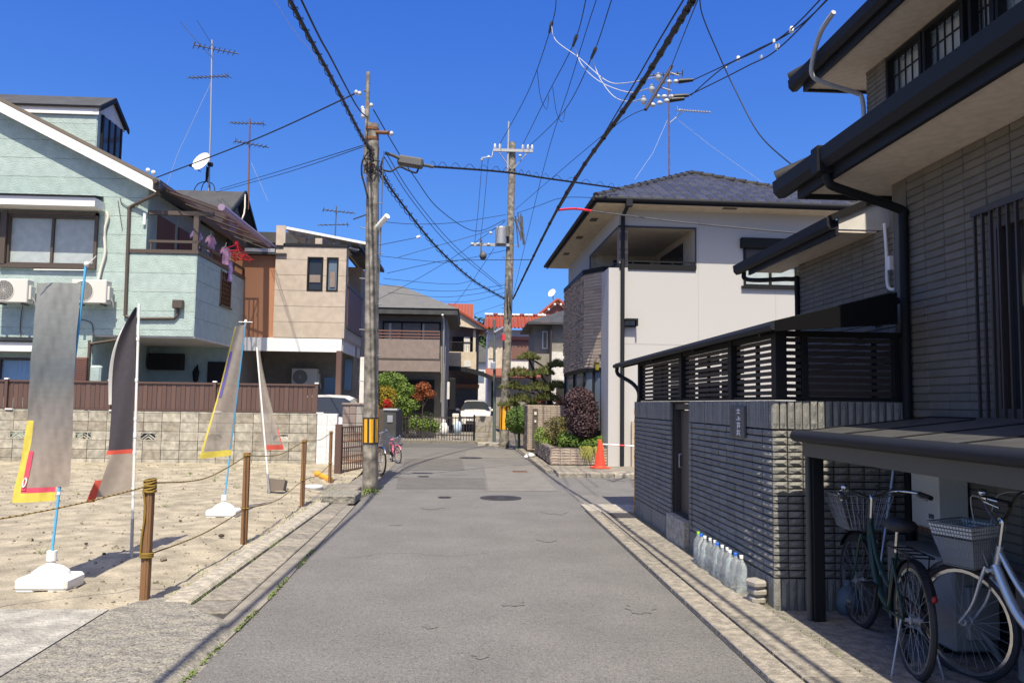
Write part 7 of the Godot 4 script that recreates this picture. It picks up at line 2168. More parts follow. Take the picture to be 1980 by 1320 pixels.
	sp = curve(pts3([-1.69, 5.67, -14.2, -1.56, 5.73, -16.5, -0.92, 5.51, -20.5, 0.03, 5.37, -25, 1.15, 5.23, -28.2]), 60)
	for i in sp.size(): sp[i] += V(cos(i * 0.8), sin(i * 0.8), 0) * 0.06
	mb.tube(sp, 0.008, 4)
	P(b, "spiral", mb, "cable")
	b = wire("dark cable from the splice closure across the lane to the white house roof", [-0.80, 5.88, -14.62, 0.56, 6.28, -16.2, 1.61, 6.45, -17.2, 3.51, 6.77, -19], 0.022)
	mb = Mb.new()
	sp = curve(pts3([-0.80, 5.93, -14.62, 0.56, 6.33, -16.2, 1.61, 6.50, -17.2, 3.51, 6.82, -19]), 40)
	for i in sp.size(): sp[i] += V(0, sin(i * 0.9), cos(i * 0.9)) * 0.05
	mb.tube(sp, 0.005, 4)
	P(b, "spiral", mb, "cable")
	b = wire("black service wire crossing the white house front to the tiled house", [2.19, 5.12, -14.6, 3.34, 4.64, -13.2, 4.24, 4.27, -12.0, 4.7, 3.99, -11.0], 0.016, "grille_dark")
	mb = Mb.new(); mb.tube(curve(pts3([1.62, 5.29, -15.3, 1.9, 5.24, -14.95, 2.19, 5.12, -14.6]), 6), 0.022, 8)
	P(b, "red_sleeve", mb, "red_plastic")
	b = wire("very thick black cable from the right pole overhead to the viewer", [1.95, 4.9, -1.0, 1.85, 5.03, -6.6, 1.83, 5.13, -9.03, 1.6, 5.26, -14.9, 1.44, 5.22, -28.2], 0.028)
	mb = Mb.new()
	var tc = curve(pts3([1.85, 5.03, -6.6, 1.83, 5.13, -9.03, 1.6, 5.26, -14.9, 1.44, 5.22, -28.2]), 8)
	for k in tc.size() - 1:
		mb = Mb.new(); mb.tube([tc[k], tc[k].lerp(tc[k + 1], 0.05 / tc[k].distance_to(tc[k + 1]) * 1.4)], 0.036, 8)
		P(b, "cable_tie", mb, "cable")
	wire("thinner wire running just left of the very thick black cable", [1.85, 4.78, -1.0, 1.73, 4.95, -6.45, 1.74, 5.08, -8.6, 1.66, 5.03, -10.2, 1.6, 5.2, -14.9], 0.010)
	# high voltage wires to the right pole
	var hv = [[[1.6, 9.6, -13.0, 1.65, 10.09, -16, 1.74, 10.34, -18, 1.55, 10.71, -23, 0.9, 10.8, -28.2], "leftmost of the high power wires above the right pole", -18.2, V(1.73, 10.36, -18.3)], [[1.7, 8.0, -10.5, 1.86, 8.51, -13, 2.14, 9.46, -17, 2.04, 10.26, -22, 1.72, 10.8, -28.2], "middle one of the high power wires above the right pole", -17, V(2.14, 9.46, -17.0)], [[2.25, 8.0, -10.5, 2.32, 8.53, -13, 2.55, 9.19, -17, 2.48, 9.75, -22, 1.92, 10.72, -28.2], "rightmost of the high power wires above the right pole", -17, V(2.55, 9.19, -17.0)]]
	for h in hv:
		b = wire(h[1], h[0], 0.013)
		mb = Mb.new(); mb.tube([h[3] + V(0, -0.04, 0.35), h[3] + V(0, 0.02, -0.25)], 0.045, 8, 0.03)
		P(b, "clamp", mb, "black_paint")
	wire("thin wire dropping past the right pole to the far houses", [2.0, 7.8, -9, 2.06, 8.52, -13, 2.14, 8.82, -18, 2.09, 8.62, -24, 1.69, 5.72, -36], 0.010)
	wire("slack jumper loop under the leftmost power wire", [1.64, 10.5, -21, 1.78, 9.95, -21.5, 2.0, 9.8, -22, 2.05, 10.2, -22], 0.009)
	wire("slack jumper loop under the middle power wire", [2.06, 10.05, -21, 2.2, 9.4, -21.2, 2.4, 9.3, -21.6, 2.48, 9.65, -21.6], 0.009)
	for j in [[[1.73, 10.3, -18, 1.79, 9.75, -17.6, 2.18, 8.87, -16.5, 2.5, 7.78, -15, 2.73, 7.41, -14.2, 3.1, 7.17, -13.3], "upper white jumper wire curving to the hanging crossarm"], [[2.15, 9.35, -17, 2.23, 8.73, -16.5, 2.42, 7.83, -15.2, 2.7, 7.08, -13.8, 2.9, 6.84, -13], "middle white jumper wire curving to the hanging crossarm"], [[2.54, 9.07, -17, 2.57, 8.33, -16.2, 2.64, 7.48, -15, 2.66, 6.83, -13.6, 2.72, 6.57, -12.8], "lower white jumper wire curving to the hanging crossarm"]]:
		wire(j[1], j[0], 0.012, "porcelain_gray")
	# crossarm hung between guy wires
	var ca = T("hanging_crossarm", "dark crossarm with white insulators hanging on wires above the white house", "crossarm", V(3.0, 6.9, -13))
	mb = Mb.new(); mb.tube([V(2.74, 6.30, -12.55), V(3.39, 7.42, -13.42)], 0.028, 6)
	P(ca, "arm", mb, "dark_brown")
	for e in [[V(3.10, 7.13, -13.2)], [V(2.93, 6.82, -12.95)], [V(2.74, 6.52, -12.7)]]:
		mb = Mb.new()
		mb.lathe(PV([0, -0.07, 0.03, -0.07, 0.05, -0.03, 0.055, 0.0, 0.03, 0.02, 0.045, 0.05, 0, 0.075]), 10, Transform3D(Basis(), e[0]))
		P(ca, "pin_insulator", mb, "porcelain_gray")
	for e in [[V(3.16, 7.05, -13.25), V(3.45, 7.06, -13.2)], [V(3.0, 6.68, -12.95), V(3.28, 6.65, -12.85)], [V(2.86, 6.43, -12.7), V(3.18, 6.55, -12.75)]]:
		mb = Mb.new()
		for k in 3:
			var q = e[0].lerp(e[1], k / 2.0 * 0.75 + 0.1)
			mb.ball(q, V(0.05, 0.038, 0.038), 8, 5)
		P(ca, "strain_insulator", mb, "porcelain_gray")
		mb = Mb.new(); mb.tube([e[1], e[1] + V(0.24, 0.02, 0.03)], 0.045, 8, 0.03)
		P(ca, "black_cover", mb, "black_paint")
	mb = Mb.new(); mb.tube([V(3.3, 7.26, -13.3), V(3.48, 7.2, -13.3)], 0.014, 5); mb.tube([V(3.12, 6.9, -13.1), V(3.3, 6.85, -13.1)], 0.014, 5)
	P(ca, "bracket", mb, "galvanized")
	wire("guy wire from the hanging crossarm up towards the viewer", [3.37, 7.39, -13.4, 2.58, 6.29, -9, 2.4, 6.05, -7.5], 0.009)
	wire("thin guy wire from the hanging crossarm back to the right pole", [2.76, 6.34, -12.6, 2.77, 7.38, -17, 1.45, 8.4, -28.2], 0.009)
	for s in [[[3.68, 7.08, -13.2, 3.76, 6.38, -10.5, 3.67, 5.94, -8.8, 3.41, 5.6, -6.0], "upper wire from the crossarm to the tiled house at upper right", V(3.77, 6.55, -11.1)], [[3.55, 6.66, -12.8, 3.69, 6.59, -11.5, 3.69, 6.19, -10, 3.71, 5.9, -8.6, 3.5, 5.6, -6.4], "middle wire from the crossarm to the tiled house at upper right", V(3.70, 5.98, -9.0)], [[3.4, 6.6, -12.8, 3.76, 6.29, -10.8, 3.71, 5.92, -9.2, 3.45, 5.55, -6.0], "lower wire from the crossarm to the tiled house at upper right", V(3.72, 6.0, -9.5)]]:
		b = wire(s[1], s[0], 0.011)
		mb = Mb.new(); mb.cbox(s[2], V(0.05, 0.07, 0.05), 0.01); mb.cbox(s[2] + V(-0.02, 0.09, -0.5), V(0.03, 0.05, 0.03), 0.008)
		P(b, "spacer", mb, "porcelain")
	wire("long slack black wire sagging to the lower eave of the tiled house", [2.55, 6.31, -8.8, 2.6, 6.09, -8.9, 2.8, 5.71, -9, 3.01, 5.25, -9, 3.16, 4.56, -8.6, 3.0, 3.75, -7.2], 0.009)
	# thin wires between the houses and the right pole
	var n = 0
	for w in [[-2.73, 6.82, -23.5, -1.86, 7.1, -25, -0.61, 7.52, -26.5, 1.14, 8.23, -28.2], [1.55, 8.32, -28.3, 2.11, 8.03, -26, 2.64, 7.55, -23, 3.6, 6.9, -20.5], [-2.87, 5.85, -27, -1.57, 5.99, -26, -0.74, 5.97, -25, 1.52, 5.16, -20], [-3.22, 6.61, -28, -1.43, 6.8, -30, -0.81, 6.81, -30, 1.2, 7.0, -28.4], [-3.3, 6.13, -30, -1.77, 6.44, -33, -0.68, 6.57, -34, 0.04, 6.91, -35], [-3.48, 5.92, -30, -1.85, 5.86, -31, -0.47, 6.01, -32, 1.3, 5.77, -28.4], [-3.55, 6.15, -34, -1.37, 6.0, -34, 0.15, 5.89, -32, 1.19, 5.65, -28.4], [-1.14, 6.07, -40, -0.18, 6.45, -34, 0.75, 7.03, -28.3], [-3.93, 5.86, -34, -2.33, 6.36, -32, -0.66, 7.03, -30, 1.12, 8.03, -28.4], [-2.82, 6.21, -24, -1.86, 6.87, -26], [-2.5, 6.4, -27, -1.15, 6.94, -27.5, 0.63, 7.63, -28, 1.15, 8.07, -28.3], [0.27, 10.17, -28.25, 0.17, 8.51, -28.25, 0.06, 7.2, -28.2], [0.49, 10.25, -28.25, 0.37, 8.51, -28.25, 0.25, 7.21, -28.2], [-3.03, 6.86, -42, -0.34, 6.83, -42, 1.2, 5.5, -28.5], [0.09, 6.6, -46, 1.17, 6.14, -38, 1.2, 5.09, -28.5]]:
		var lb = ["from the beige house eave to the crossing of the right pole", "from the right pole to the white house eave", "from the beige house across to the very thick cable", "nearly level above the gray roof", "sagging low behind the left pole", "sagging just above the gray roof ridge", "level under the others over the gray roof", "steep from the cream house up to the right pole", "diagonal from the gray roof up to the transformer", "short, carrying a small white box", "rising from the beige house to the transformer", "hanging straight down left of the right pole, outer one", "hanging straight down left of the right pole, inner one", "from the red roof to the right pole", "lowest, from the cream house to the right pole"][n]
		b = wire("thin wire " + lb, w, 0.011)
		if n == 9:
			mb = Mb.new(); mb.cbox(V(-1.78, 6.9, -26.0), V(0.14, 0.08, 0.1), 0.02, Basis(Vector3.BACK, 0.4))
			P(b, "wire_box", mb, "porcelain")
		n += 1
	# aerials
	var a = T("roof_aerial", "tall roof aerial mast with two yagis behind the mint house", "antenna", V(-8.9, 8.3, -26.9))
	mb = Mb.new(); mb.tube([V(-8.86, 8.3, -27), V(-8.9, 11, -27), V(-8.97, 13.7, -27)], 0.03, 6)
	P(a, "mast", mb, "galvanized")
	yagi(a, V(-8.95, 13.4, -27), V(1.0, 0.02, -0.5), 9, 0.16, 0.5)
	yagi(a, V(-8.93, 12.42, -27), V(-0.9, 0.05, -0.3), 10, 0.16, 0.3)
	mb = Mb.new(); mb.tube([V(-8.97, 13.1, -27), V(-9.9, 14.1, -26.6)], 0.01, 4); mb.tube([V(-8.94, 13.5, -27), V(-9.3, 14.1, -26.4)], 0.01, 4)
	P(a, "whip", mb, "grille_dark")
	mb = Mb.new(); mb.tube([V(-8.95, 12.2, -27), V(-9.9, 9.7, -26.9), V(-10.3, 8.3, -26.9)], 0.006, 4)
	P(a, "guy_wire", mb, "cable_gray")
	a = T("roof_aerial", "smaller roof aerial with two yagis right of the satellite dish", "antenna", V(-7.54, 8.1, -27))
	mb = Mb.new(); mb.tube([V(-7.54, 7.9, -27), V(-7.6, 11.0, -27)], 0.028, 6)
	P(a, "mast", mb, "rust")
	yagi(a, V(-7.6, 10.85, -27), V(-1, 0.08, -0.25), 9, 0.14, 0.3)
	yagi(a, V(-7.6, 10.15, -27), V(0.9, 0.0, -0.55), 8, 0.14, 0.45)
	mb = Mb.new(); mb.tube([V(-7.5, 9.5, -27), V(-6.9, 8.2, -27)], 0.005, 4)
	P(a, "guy_wire", mb, "cable_gray")
	a = T("roof_aerial", "small distant roof aerial above the beige house", "antenna", V(-5.5, 7.6, -32))
	mb = Mb.new(); mb.tube([V(-5.5, 7.0, -32), V(-5.47, 9.3, -32)], 0.025, 6)
	P(a, "mast", mb, "grille_dark")
	yagi(a, V(-5.47, 9.1, -32), V(1, 0, -0.4), 8, 0.16, 0.45)
	yagi(a, V(-5.48, 8.55, -32), V(-0.9, 0, -0.2), 7, 0.18, 0.25)
	a = T("roof_aerial", "tall roof aerial on the white house behind the hanging crossarm", "antenna", V(5.75, 8.1, -23.1))
	mb = Mb.new(); mb.tube([V(5.75, 7.8, -23.1), V(5.75, 11.5, -23.1)], 0.024, 6)
	P(a, "mast", mb, "rust")
	yagi(a, V(5.75, 11.4, -23.1), V(-1, 0.0, -0.3), 7, 0.14, 0.35)
	yagi(a, V(6.4, 10.3, -23.1), V(1, 0.04, -0.2), 12, 0.09, 0.2, "aluminium")
	mb = Mb.new(); mb.tube([V(5.75, 9.9, -23.1), V(6.2, 10.3, -23.1)], 0.014, 5); mb.tube([V(5.7, 10.0, -23.1), V(5.2, 8.9, -22.8), V(4.6, 8.0, -22.5)], 0.005, 4); mb.tube([V(5.9, 10.1, -23.1), V(7, 9.2, -23), V(8.6, 8.0, -22.8)], 0.005, 4)
	P(a, "stay", mb, "cable_gray")
	var d = T("satellite_dish", "white satellite dish on a black arched mount above the balcony awning", "satellite dish", V(-9, 8.4, -27))
	var dx = Transform3D(Basis(Quaternion(Vector3.UP, V(-0.42, 0.38, 0.82).normalized())), V(-9.02, 9.38, -26.9))
	mb = Mb.new(); mb.lathe(PV([0.0, 0.0, 0.15, 0.03, 0.30, 0.10, 0.35, 0.14, 0.35, 0.155, 0.0, 0.015]), 18, dx)
	P(d, "reflector", mb, "white_plastic")
	mb = Mb.new(); mb.tube([V(-8.92, 9.3, -26.95), V(-8.95, 8.8, -27)], 0.04, 6); mb.cbox(V(-8.93, 9.05, -27), V(0.1, 0.2, 0.1), 0.02); mb.cbox(V(-8.83, 9.38, -26.95), V(0.16, 0.14, 0.12), 0.02)
	for sx in [-0.42, -0.16, 0.16, 0.34]: mb.tube(curve([V(-8.95, 8.82, -27), V(-8.95 + sx * 0.7, 8.7, -27), V(-8.95 + sx, 8.3, -26.9)], 4), 0.016, 5)
	mb.tube([V(-9.1, 9.1, -26.85), V(-9.38, 9.22, -26.7)], 0.015, 5); mb.ball(V(-9.4, 9.26, -26.7), V(0.05, 0.05, 0.05), 6, 4)
	P(d, "mount", mb, "black_metal")

# ---------- plants
func crown(t, nm, blobs, count, size, mat, c0 = Color(0.7, 0.7, 0.7), c1 = Color(1.3, 1.3, 1.3), shell = 0.5, flat = 0.3):
	var mb = Mb.new()
	var tot = 0.0
	for b in blobs: tot += b[1].x * b[1].z + b[1].y * b[1].x
	for b in blobs:
		var n = int(count * (b[1].x * b[1].z + b[1].y * b[1].x) / tot)
		var k = rng.randf_range(0.8, 1.1)
		mb.leaves(b[0], b[1], n, size, rng, shell, c0 * k, c1 * k, flat)
	return P(t, nm, mb, mat)

func blades(t, nm, c, rad, n, len, mat, droop = 0.6, w = 0.012):
	var mb = Mb.new()
	for i in n:
		var a = rng.randf() * TAU
		var p = c + V(cos(a) * rad.x * sqrt(rng.randf()), 0, sin(a) * rad.z * sqrt(rng.randf()))
		var o = V(cos(a), 0, sin(a))
		var l = len * rng.randf_range(0.6, 1.2)
		var s = o.cross(Vector3.UP) * w * rng.randf_range(0.7, 1.4)
		mb.col = Color(1, 1, 1) * rng.randf_range(0.7, 1.25)
		var q = []
		for k in 4:
			var f = k / 3.0
			q.append(p + o * l * f * droop + V(0, l * (f * 1.1 - f * f * droop * 1.2), 0))
		for k in 3:
			var s0 = s * (1 - k / 3.2); var s1 = s * (1 - (k + 1) / 3.2)
			mb.quad(q[k] - s0, q[k] + s0, q[k + 1] + s1, q[k + 1] - s1)
	return P(t, nm, mb, mat)

func brick_wall(t, xf, outl, cw, rh, mats, opt = {}):
	slab(t, "core", xf, outl, [], -0.12, 0.008, "brick_joint")
	clad(t, "brick", xf, outl, [], cw, rh, 0.007, 0.025, mats, opt)

func plants():
	# tan brick planter by the white house
	var t = T("brick_planter", "low planter of tan split bricks before the white house", "planter", V(2.6, 0, -21))
	brick_wall(t, front(-19.72), PV([1.99, 0.09, 3.42, 0.09, 3.42, 0.49, 1.99, 0.49]), 0.235, 0.066, ["stone_a", "stone_b", "stone_c"], {"jit": 0.005, "rough": 0.008})
	brick_wall(t, facing_left(1.99), PV([-24.5, 0.09, -19.71, 0.09, -19.71, 0.49, -24.5, 0.49]), 0.235, 0.066, ["stone_a", "stone_c", "taupe"], {"jit": 0.008, "limit": 130, "rough": 0.01})
	var mb = Mb.new(); mb.bb(V(2.0, 0.0, -24.5), V(3.42, 0.088, -19.73))
	P(t, "base_course", mb, "taupe_dark")
	mb = Mb.new(); mb.bb(V(2.1, 0.3, -24.4), V(3.42, 0.43, -19.84))
	P(t, "soil", mb, "soil")
	# gate wall with slot
	t = T("brick_gate_wall", "tan brick gate wall with a black slot panel left of the purple shrub", "wall", V(2.4, 0, -25.6))
	brick_wall(t, front(-25.5), PV([1.84, 0.1, 3.1, 0.1, 3.1, 1.46, 1.84, 1.46]), 0.235, 0.072, ["stone_b", "stone_a"], {"jit": 0.005})
	brick_wall(t, facing_left(1.84), PV([-27.4, 0.1, -25.49, 0.1, -25.49, 1.46, -27.4, 1.46]), 0.235, 0.072, ["stone_c", "taupe"], {"jit": 0.005})
	mb = Mb.new(); mb.bb(V(1.84, 0, -27.4), V(3.1, 0.1, -25.5))
	P(t, "base_course", mb, "taupe_dark")
	mb = Mb.new(); mb.cbox(V(2.47, 1.485, -26.2), V(1.32, 0.05, 1.4), 0.01)
	P(t, "coping", mb, "stone_b")
	mb = Mb.new(); mb.bb(V(1.97, 0.2, -25.49), V(2.14, 1.4, -25.44))
	P(t, "slot_panel", mb, "taupe_dark")
	mb = Mb.new(); mb.cbox(V(2.06, 1.25, -25.43), V(0.08, 0.1, 0.03), 0.006); mb.cbox(V(2.06, 1.0, -25.43), V(0.06, 0.08, 0.03), 0.006)
	P(t, "door_phone", mb, "ivory")
	# shrubs round the planter
	t = T("purple_shrub", "round dark purple-leaved shrub clipped to an egg shape in the planter", "shrub", V(2.83, 0.43, -20.5))
	crown(t, "crown", [[V(2.83, 1.36, -20.5), V(0.45, 0.62, 0.45)], [V(2.78, 1.68, -20.5), V(0.38, 0.33, 0.38)], [V(2.90, 1.05, -20.4), V(0.38, 0.4, 0.38)]], 6500, 0.042, "leaf_purple", Color(0.75, 0.75, 0.75), Color(1.6, 1.45, 1.45), 0.5)
	mb = Mb.new()
	for k in 7: mb.tube([V(2.83 + rng.randfn() * 0.04, 0.4, -20.5 + rng.randfn() * 0.04), V(2.83 + rng.randfn() * 0.15, 0.95, -20.5 + rng.randfn() * 0.15), V(2.83 + rng.randfn() * 0.25, 1.6, -20.5 + rng.randfn() * 0.2)], 0.022, 5, 0.008)
	P(t, "stem", mb, "bark")
	t = T("olive_shrub", "olive and brown twiggy azalea shrub left of the purple shrub", "shrub", V(2.5, 0.43, -22.3))
	crown(t, "crown", [[V(2.45, 0.98, -22.4), V(0.42, 0.24, 0.4)], [V(2.75, 1.05, -22.2), V(0.3, 0.2, 0.3)], [V(2.35, 0.75, -22.0), V(0.35, 0.25, 0.35)]], 2600, 0.035, "leaf_dull", Color(0.6, 0.6, 0.5), Color(1.4, 1.5, 1.1), 0.4)
	mb = Mb.new()
	for k in 40: mb.tube([V(2.45 + rng.randfn() * 0.1, 0.42, -22.2 + rng.randfn() * 0.1), V(2.5 + rng.randfn() * 0.22, 1.0 + rng.randf() * 0.1, -22.2 + rng.randfn() * 0.2)], 0.007, 4, 0.003)
	P(t, "stem", mb, "bark")
	t = T("leafy_plants", "bright green leafy plants along the top of the brick planter", "plants", V(2.9, 0.43, -20.3))
	crown(t, "foliage", [[V(2.75, 0.62, -20.6), V(0.35, 0.22, 0.4)], [V(3.1, 0.56, -20.2), V(0.3, 0.18, 0.3)], [V(2.45, 0.64, -20.8), V(0.22, 0.26, 0.3)], [V(3.3, 0.6, -20.4), V(0.2, 0.2, 0.25)]], 1500, 0.05, "leaf_bright", Color(0.5, 0.6, 0.5), Color(1.3, 1.3, 1.3), 0.3, 0.6)
	blades(t, "blades", V(2.9, 0.5, -20.1), V(0.4, 0, 0.3), 120, 0.28, "leaf_green", 0.7)
	t = T("spider_plant", "pale yellow-green spider plant hanging over the planter front", "plant", V(2.87, 0.45, -19.7))
	for sp in [[2.86, 60], [3.12, 34]]:
		mb = Mb.new()
		for i in sp[1]:
			var x = sp[0] + rng.randfn() * 0.06; var l = rng.randf_range(0.12, 0.36)
			mb.col = Color(1, 1, 1) * rng.randf_range(0.6, 1.5)
			var p = V(x, 0.50 + rng.randf() * 0.05, -19.78)
			var q = V(x + rng.randfn() * 0.04, 0.52, -19.66 + rng.randf() * 0.05); var r = V(x + rng.randfn() * 0.07, 0.5 - l, -19.64 + rng.randf() * 0.06)
			mb.quad(p, p + V(0.014, 0, 0), q + V(0.016, 0, 0), q); mb.quad(q, q + V(0.016, 0, 0), r + V(0.004, 0, 0), r)
		P(t, "leaves", mb, "leaf_variegated")
	t = T("yellow_green_shrub", "small yellow-green shrub at the street corner of the planter", "shrub", V(2.05, 0.3, -23.2))
	crown(t, "crown", [[V(2.05, 0.62, -23.2), V(0.2, 0.3, 0.5)], [V(2.12, 0.5, -22.2), V(0.18, 0.2, 0.5)]], 900, 0.04, "leaf_bright", Color(0.8, 0.7, 0.5), Color(1.6, 1.4, 0.8), 0.4)
	mb = Mb.new(); mb.tube([V(2.1, 0.35, -23.2), V(2.06, 0.6, -23.2)], 0.012, 5)
	P(t, "stem", mb, "bark")
	t = T("clipped_round_shrub", "glossy green round clipped shrub right of the tall pole", "shrub", V(1.68, 0, -27.3))
	crown(t, "crown", [[V(1.66, 1.02, -27.4), V(0.46, 0.46, 0.46)], [V(1.62, 0.95, -27.3), V(0.44, 0.42, 0.42)]], 4200, 0.035, "leaf_green", Color(0.7, 0.8, 0.6), Color(1.4, 1.5, 1.1), 0.85)
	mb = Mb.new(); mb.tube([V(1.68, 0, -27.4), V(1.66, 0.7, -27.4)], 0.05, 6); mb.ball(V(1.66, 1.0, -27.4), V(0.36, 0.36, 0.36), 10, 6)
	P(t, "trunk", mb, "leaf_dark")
	# cloud-pruned pine
	t = T("pine_tree", "cloud-pruned Japanese pine with layered pads behind the brick gate wall", "pine tree", V(2.9, 0, -28.5))
	var pads = [[2.05, 3.15, 0.55, 0.16], [1.75, 2.55, 0.75, 0.2], [2.55, 2.62, 0.55, 0.16], [3.05, 2.9, 0.5, 0.15], [2.35, 2.05, 0.85, 0.2], [1.45, 2.1, 0.6, 0.18], [3.05, 2.15, 0.55, 0.18], [1.8, 1.65, 0.75, 0.2], [2.7, 1.72, 0.6, 0.2], [1.35, 1.5, 0.5, 0.18], [2.2, 1.35, 0.6, 0.2]]
	for pd in pads:
		mb = Mb.new()
		for k in 330:
			var a = rng.randf() * TAU; var rr = sqrt(rng.randf())
			var c = V(pd[0] + cos(a) * rr * pd[2] * 0.75, pd[1] - 0.05 + (1 - rr * rr) * pd[3] * 1.6 * rng.randf_range(0.15, 1.0), -28.4 + sin(a) * rr * pd[2] * 0.75)
			mb.col = Color(1, 1, 0.9) * rng.randf_range(0.6, 1.5)
			for j in 7:
				var o = V(rng.randfn() * 0.6, 0.7 + rng.randf() * 0.5, rng.randfn() * 0.6).normalized() * rng.randf_range(0.08, 0.16)
				var s = o.cross(V(rng.randfn(), rng.randfn(), rng.randfn())).normalized() * 0.010
				mb.tri(c - s, c + s, c + o)
		P(t, "needle_pad", mb, "leaf_pine")
	mb = Mb.new(); mb.tube(curve([V(2.9, 0, -28.5), V(2.85, 1.0, -28.5), V(2.75, 1.9, -28.5), V(2.3, 2.3, -28.5), V(2.25, 2.7, -28.5), V(2.05, 3.1, -28.4)], 5), 0.13, 8, 0.03)
	for pd in pads: mb.tube(curve([V(2.7, pd[1] - 0.35, -28.5), V((2.5 + pd[0]) / 2, pd[1] - 0.1, -28.45), V(pd[0], pd[1], -28.4)], 3), 0.05, 6, 0.015)
	P(t, "trunk", mb, "bark")
	t = T("red_shrub", "dark red-leaved shrub behind the brick gate wall", "shrub", V(3.2, 0, -31))
	crown(t, "crown", [[V(3.2, 1.4, -31), V(0.9, 0.6, 0.5)]], 900, 0.07, "leaf_red", Color(0.4, 0.25, 0.35), Color(1.0, 0.6, 0.6), 0.3)
	mb = Mb.new(); mb.tube([V(3.2, 0, -31), V(3.2, 1.2, -31)], 0.04, 6)
	P(t, "stem", mb, "bark")
	# garden before the gray roofed house
	t = T("pruned_garden_tree", "bright green garden tree pruned into rounded cushions before the gray-roofed house", "tree", V(-3.2, 0, -34.5))
	crown(t, "crown", [[V(-3.4, 2.45, -34.5), V(0.75, 0.38, 0.6)], [V(-2.75, 2.05, -34.3), V(0.5, 0.32, 0.5)], [V(-3.0, 1.65, -34.2), V(0.55, 0.28, 0.5)], [V(-2.5, 1.45, -34.2), V(0.45, 0.26, 0.4)], [V(-3.9, 2.2, -34.5), V(0.6, 0.35, 0.5)], [V(-2.9, 1.2, -34.2), V(0.5, 0.28, 0.4)]], 4200, 0.055, "leaf_bright", Color(0.6, 0.65, 0.6), Color(1.25, 1.25, 1.2), 0.6)
	mb = Mb.new(); mb.tube(curve([V(-3.2, 0, -34.5), V(-3.1, 0.9, -34.5), V(-3.3, 1.6, -34.5), V(-3.4, 2.3, -34.5)], 4), 0.08, 7, 0.03); mb.tube([V(-3.15, 1.0, -34.5), V(-2.5, 1.4, -34.3)], 0.035, 5); mb.tube([V(-3.3, 1.5, -34.5), V(-2.75, 2.0, -34.3)], 0.03, 5); mb.tube([V(-3.3, 1.6, -34.5), V(-3.9, 2.1, -34.5)], 0.03, 5)
	P(t, "trunk", mb, "bark")
	t = T("dark_understory_shrub", "dark green shrub under the pruned garden tree", "shrub", V(-2.6, 0, -34.4))
	crown(t, "crown", [[V(-2.7, 0.75, -34.6), V(0.8, 0.45, 0.4)], [V(-1.9, 0.8, -35), V(0.4, 0.4, 0.3)]], 1600, 0.05, "leaf_dark", Color(0.6, 0.6, 0.6), Color(1.4, 1.4, 1.2), 0.4)
	mb = Mb.new(); mb.tube([V(-2.6, 0, -34.5), V(-2.6, 0.6, -34.5)], 0.03, 5)
	P(t, "stem", mb, "bark")
	t = T("golden_shrub", "golden yellow shrub right of the left utility pole", "shrub", V(-3.3, 0, -32.5))
	crown(t, "crown", [[V(-3.3, 1.65, -32.4), V(0.45, 0.55, 0.4)], [V(-3.55, 1.9, -32.4), V(0.3, 0.3, 0.3)]], 2000, 0.05, "leaf_yellow", Color(0.5, 0.5, 0.5), Color(1.3, 1.1, 1.0), 0.5)
	mb = Mb.new(); mb.tube([V(-3.3, 0, -32.5), V(-3.3, 1.3, -32.5)], 0.04, 5)
	P(t, "stem", mb, "bark")
	t = T("red_camellia", "red blossom bush by the foot of the golden shrub", "shrub", V(-3.1, 0, -31.5))
	crown(t, "blossom", [[V(-3.2, 1.45, -31.6), V(0.2, 0.26, 0.15)]], 220, 0.045, "petal_red", Color(0.7, 0.7, 0.7), Color(1.2, 1, 1), 0.3)
	crown(t, "crown", [[V(-3.25, 1.0, -31.6), V(0.25, 0.35, 0.2)]], 300, 0.05, "leaf_dark", Color(0.7, 0.7, 0.7), Color(1.4, 1.4, 1.2), 0.4)
	t = T("maple_tree", "small reddish maple right of the pruned garden tree", "tree", V(-1.95, 0, -34.2))
	crown(t, "crown", [[V(-2.0, 2.15, -34.2), V(0.4, 0.3, 0.35)], [V(-1.7, 1.9, -34.2), V(0.32, 0.2, 0.3)], [V(-2.2, 1.8, -34.2), V(0.3, 0.22, 0.3)]], 900, 0.05, "leaf_red", Color(0.8, 0.8, 0.6), Color(1.5, 2.2, 1.3), 0.2)
	mb = Mb.new(); mb.tube(curve([V(-1.95, 0, -34.2), V(-2.0, 1.0, -34.2), V(-1.95, 2.1, -34.2)], 4), 0.035, 6, 0.012); mb.tube([V(-2.0, 1.3, -34.2), V(-1.7, 1.9, -34.2)], 0.015, 5)
	P(t, "trunk", mb, "bark")
	t = T("garden_flowers", "bright green bedding plants just behind the black iron fence", "plants", V(-1.9, 0, -32.3))
	crown(t, "foliage", [[V(-2.2, 0.75, -32.4), V(0.3, 0.3, 0.25)], [V(-1.7, 0.7, -32.4), V(0.35, 0.3, 0.25)], [V(-1.35, 0.6, -32.4), V(0.25, 0.25, 0.2)]], 1000, 0.06, "leaf_bright", Color(0.7, 0.8, 0.6), Color(1.6, 1.6, 1.2), 0.2, 0.8)
	blades(t, "blades", V(-1.8, 0.4, -32.3), V(0.5, 0, 0.2), 60, 0.4, "leaf_bright", 0.4, 0.02)
	t = T("distant_tree", "dark green tree far behind the cream house", "tree", V(0.9, 0, -75))
	crown(t, "crown", [[V(0.6, 7.0, -75), V(2.4, 2.6, 2)], [V(2.0, 6.2, -75), V(2, 2, 2)]], 1600, 0.3, "leaf_dark", Color(0.6, 0.7, 0.5), Color(1.4, 1.4, 1.1), 0.3)
	mb = Mb.new(); mb.tube([V(0.9, 0, -75), V(0.8, 6, -75)], 0.3, 6)
	P(t, "trunk", mb, "bark")

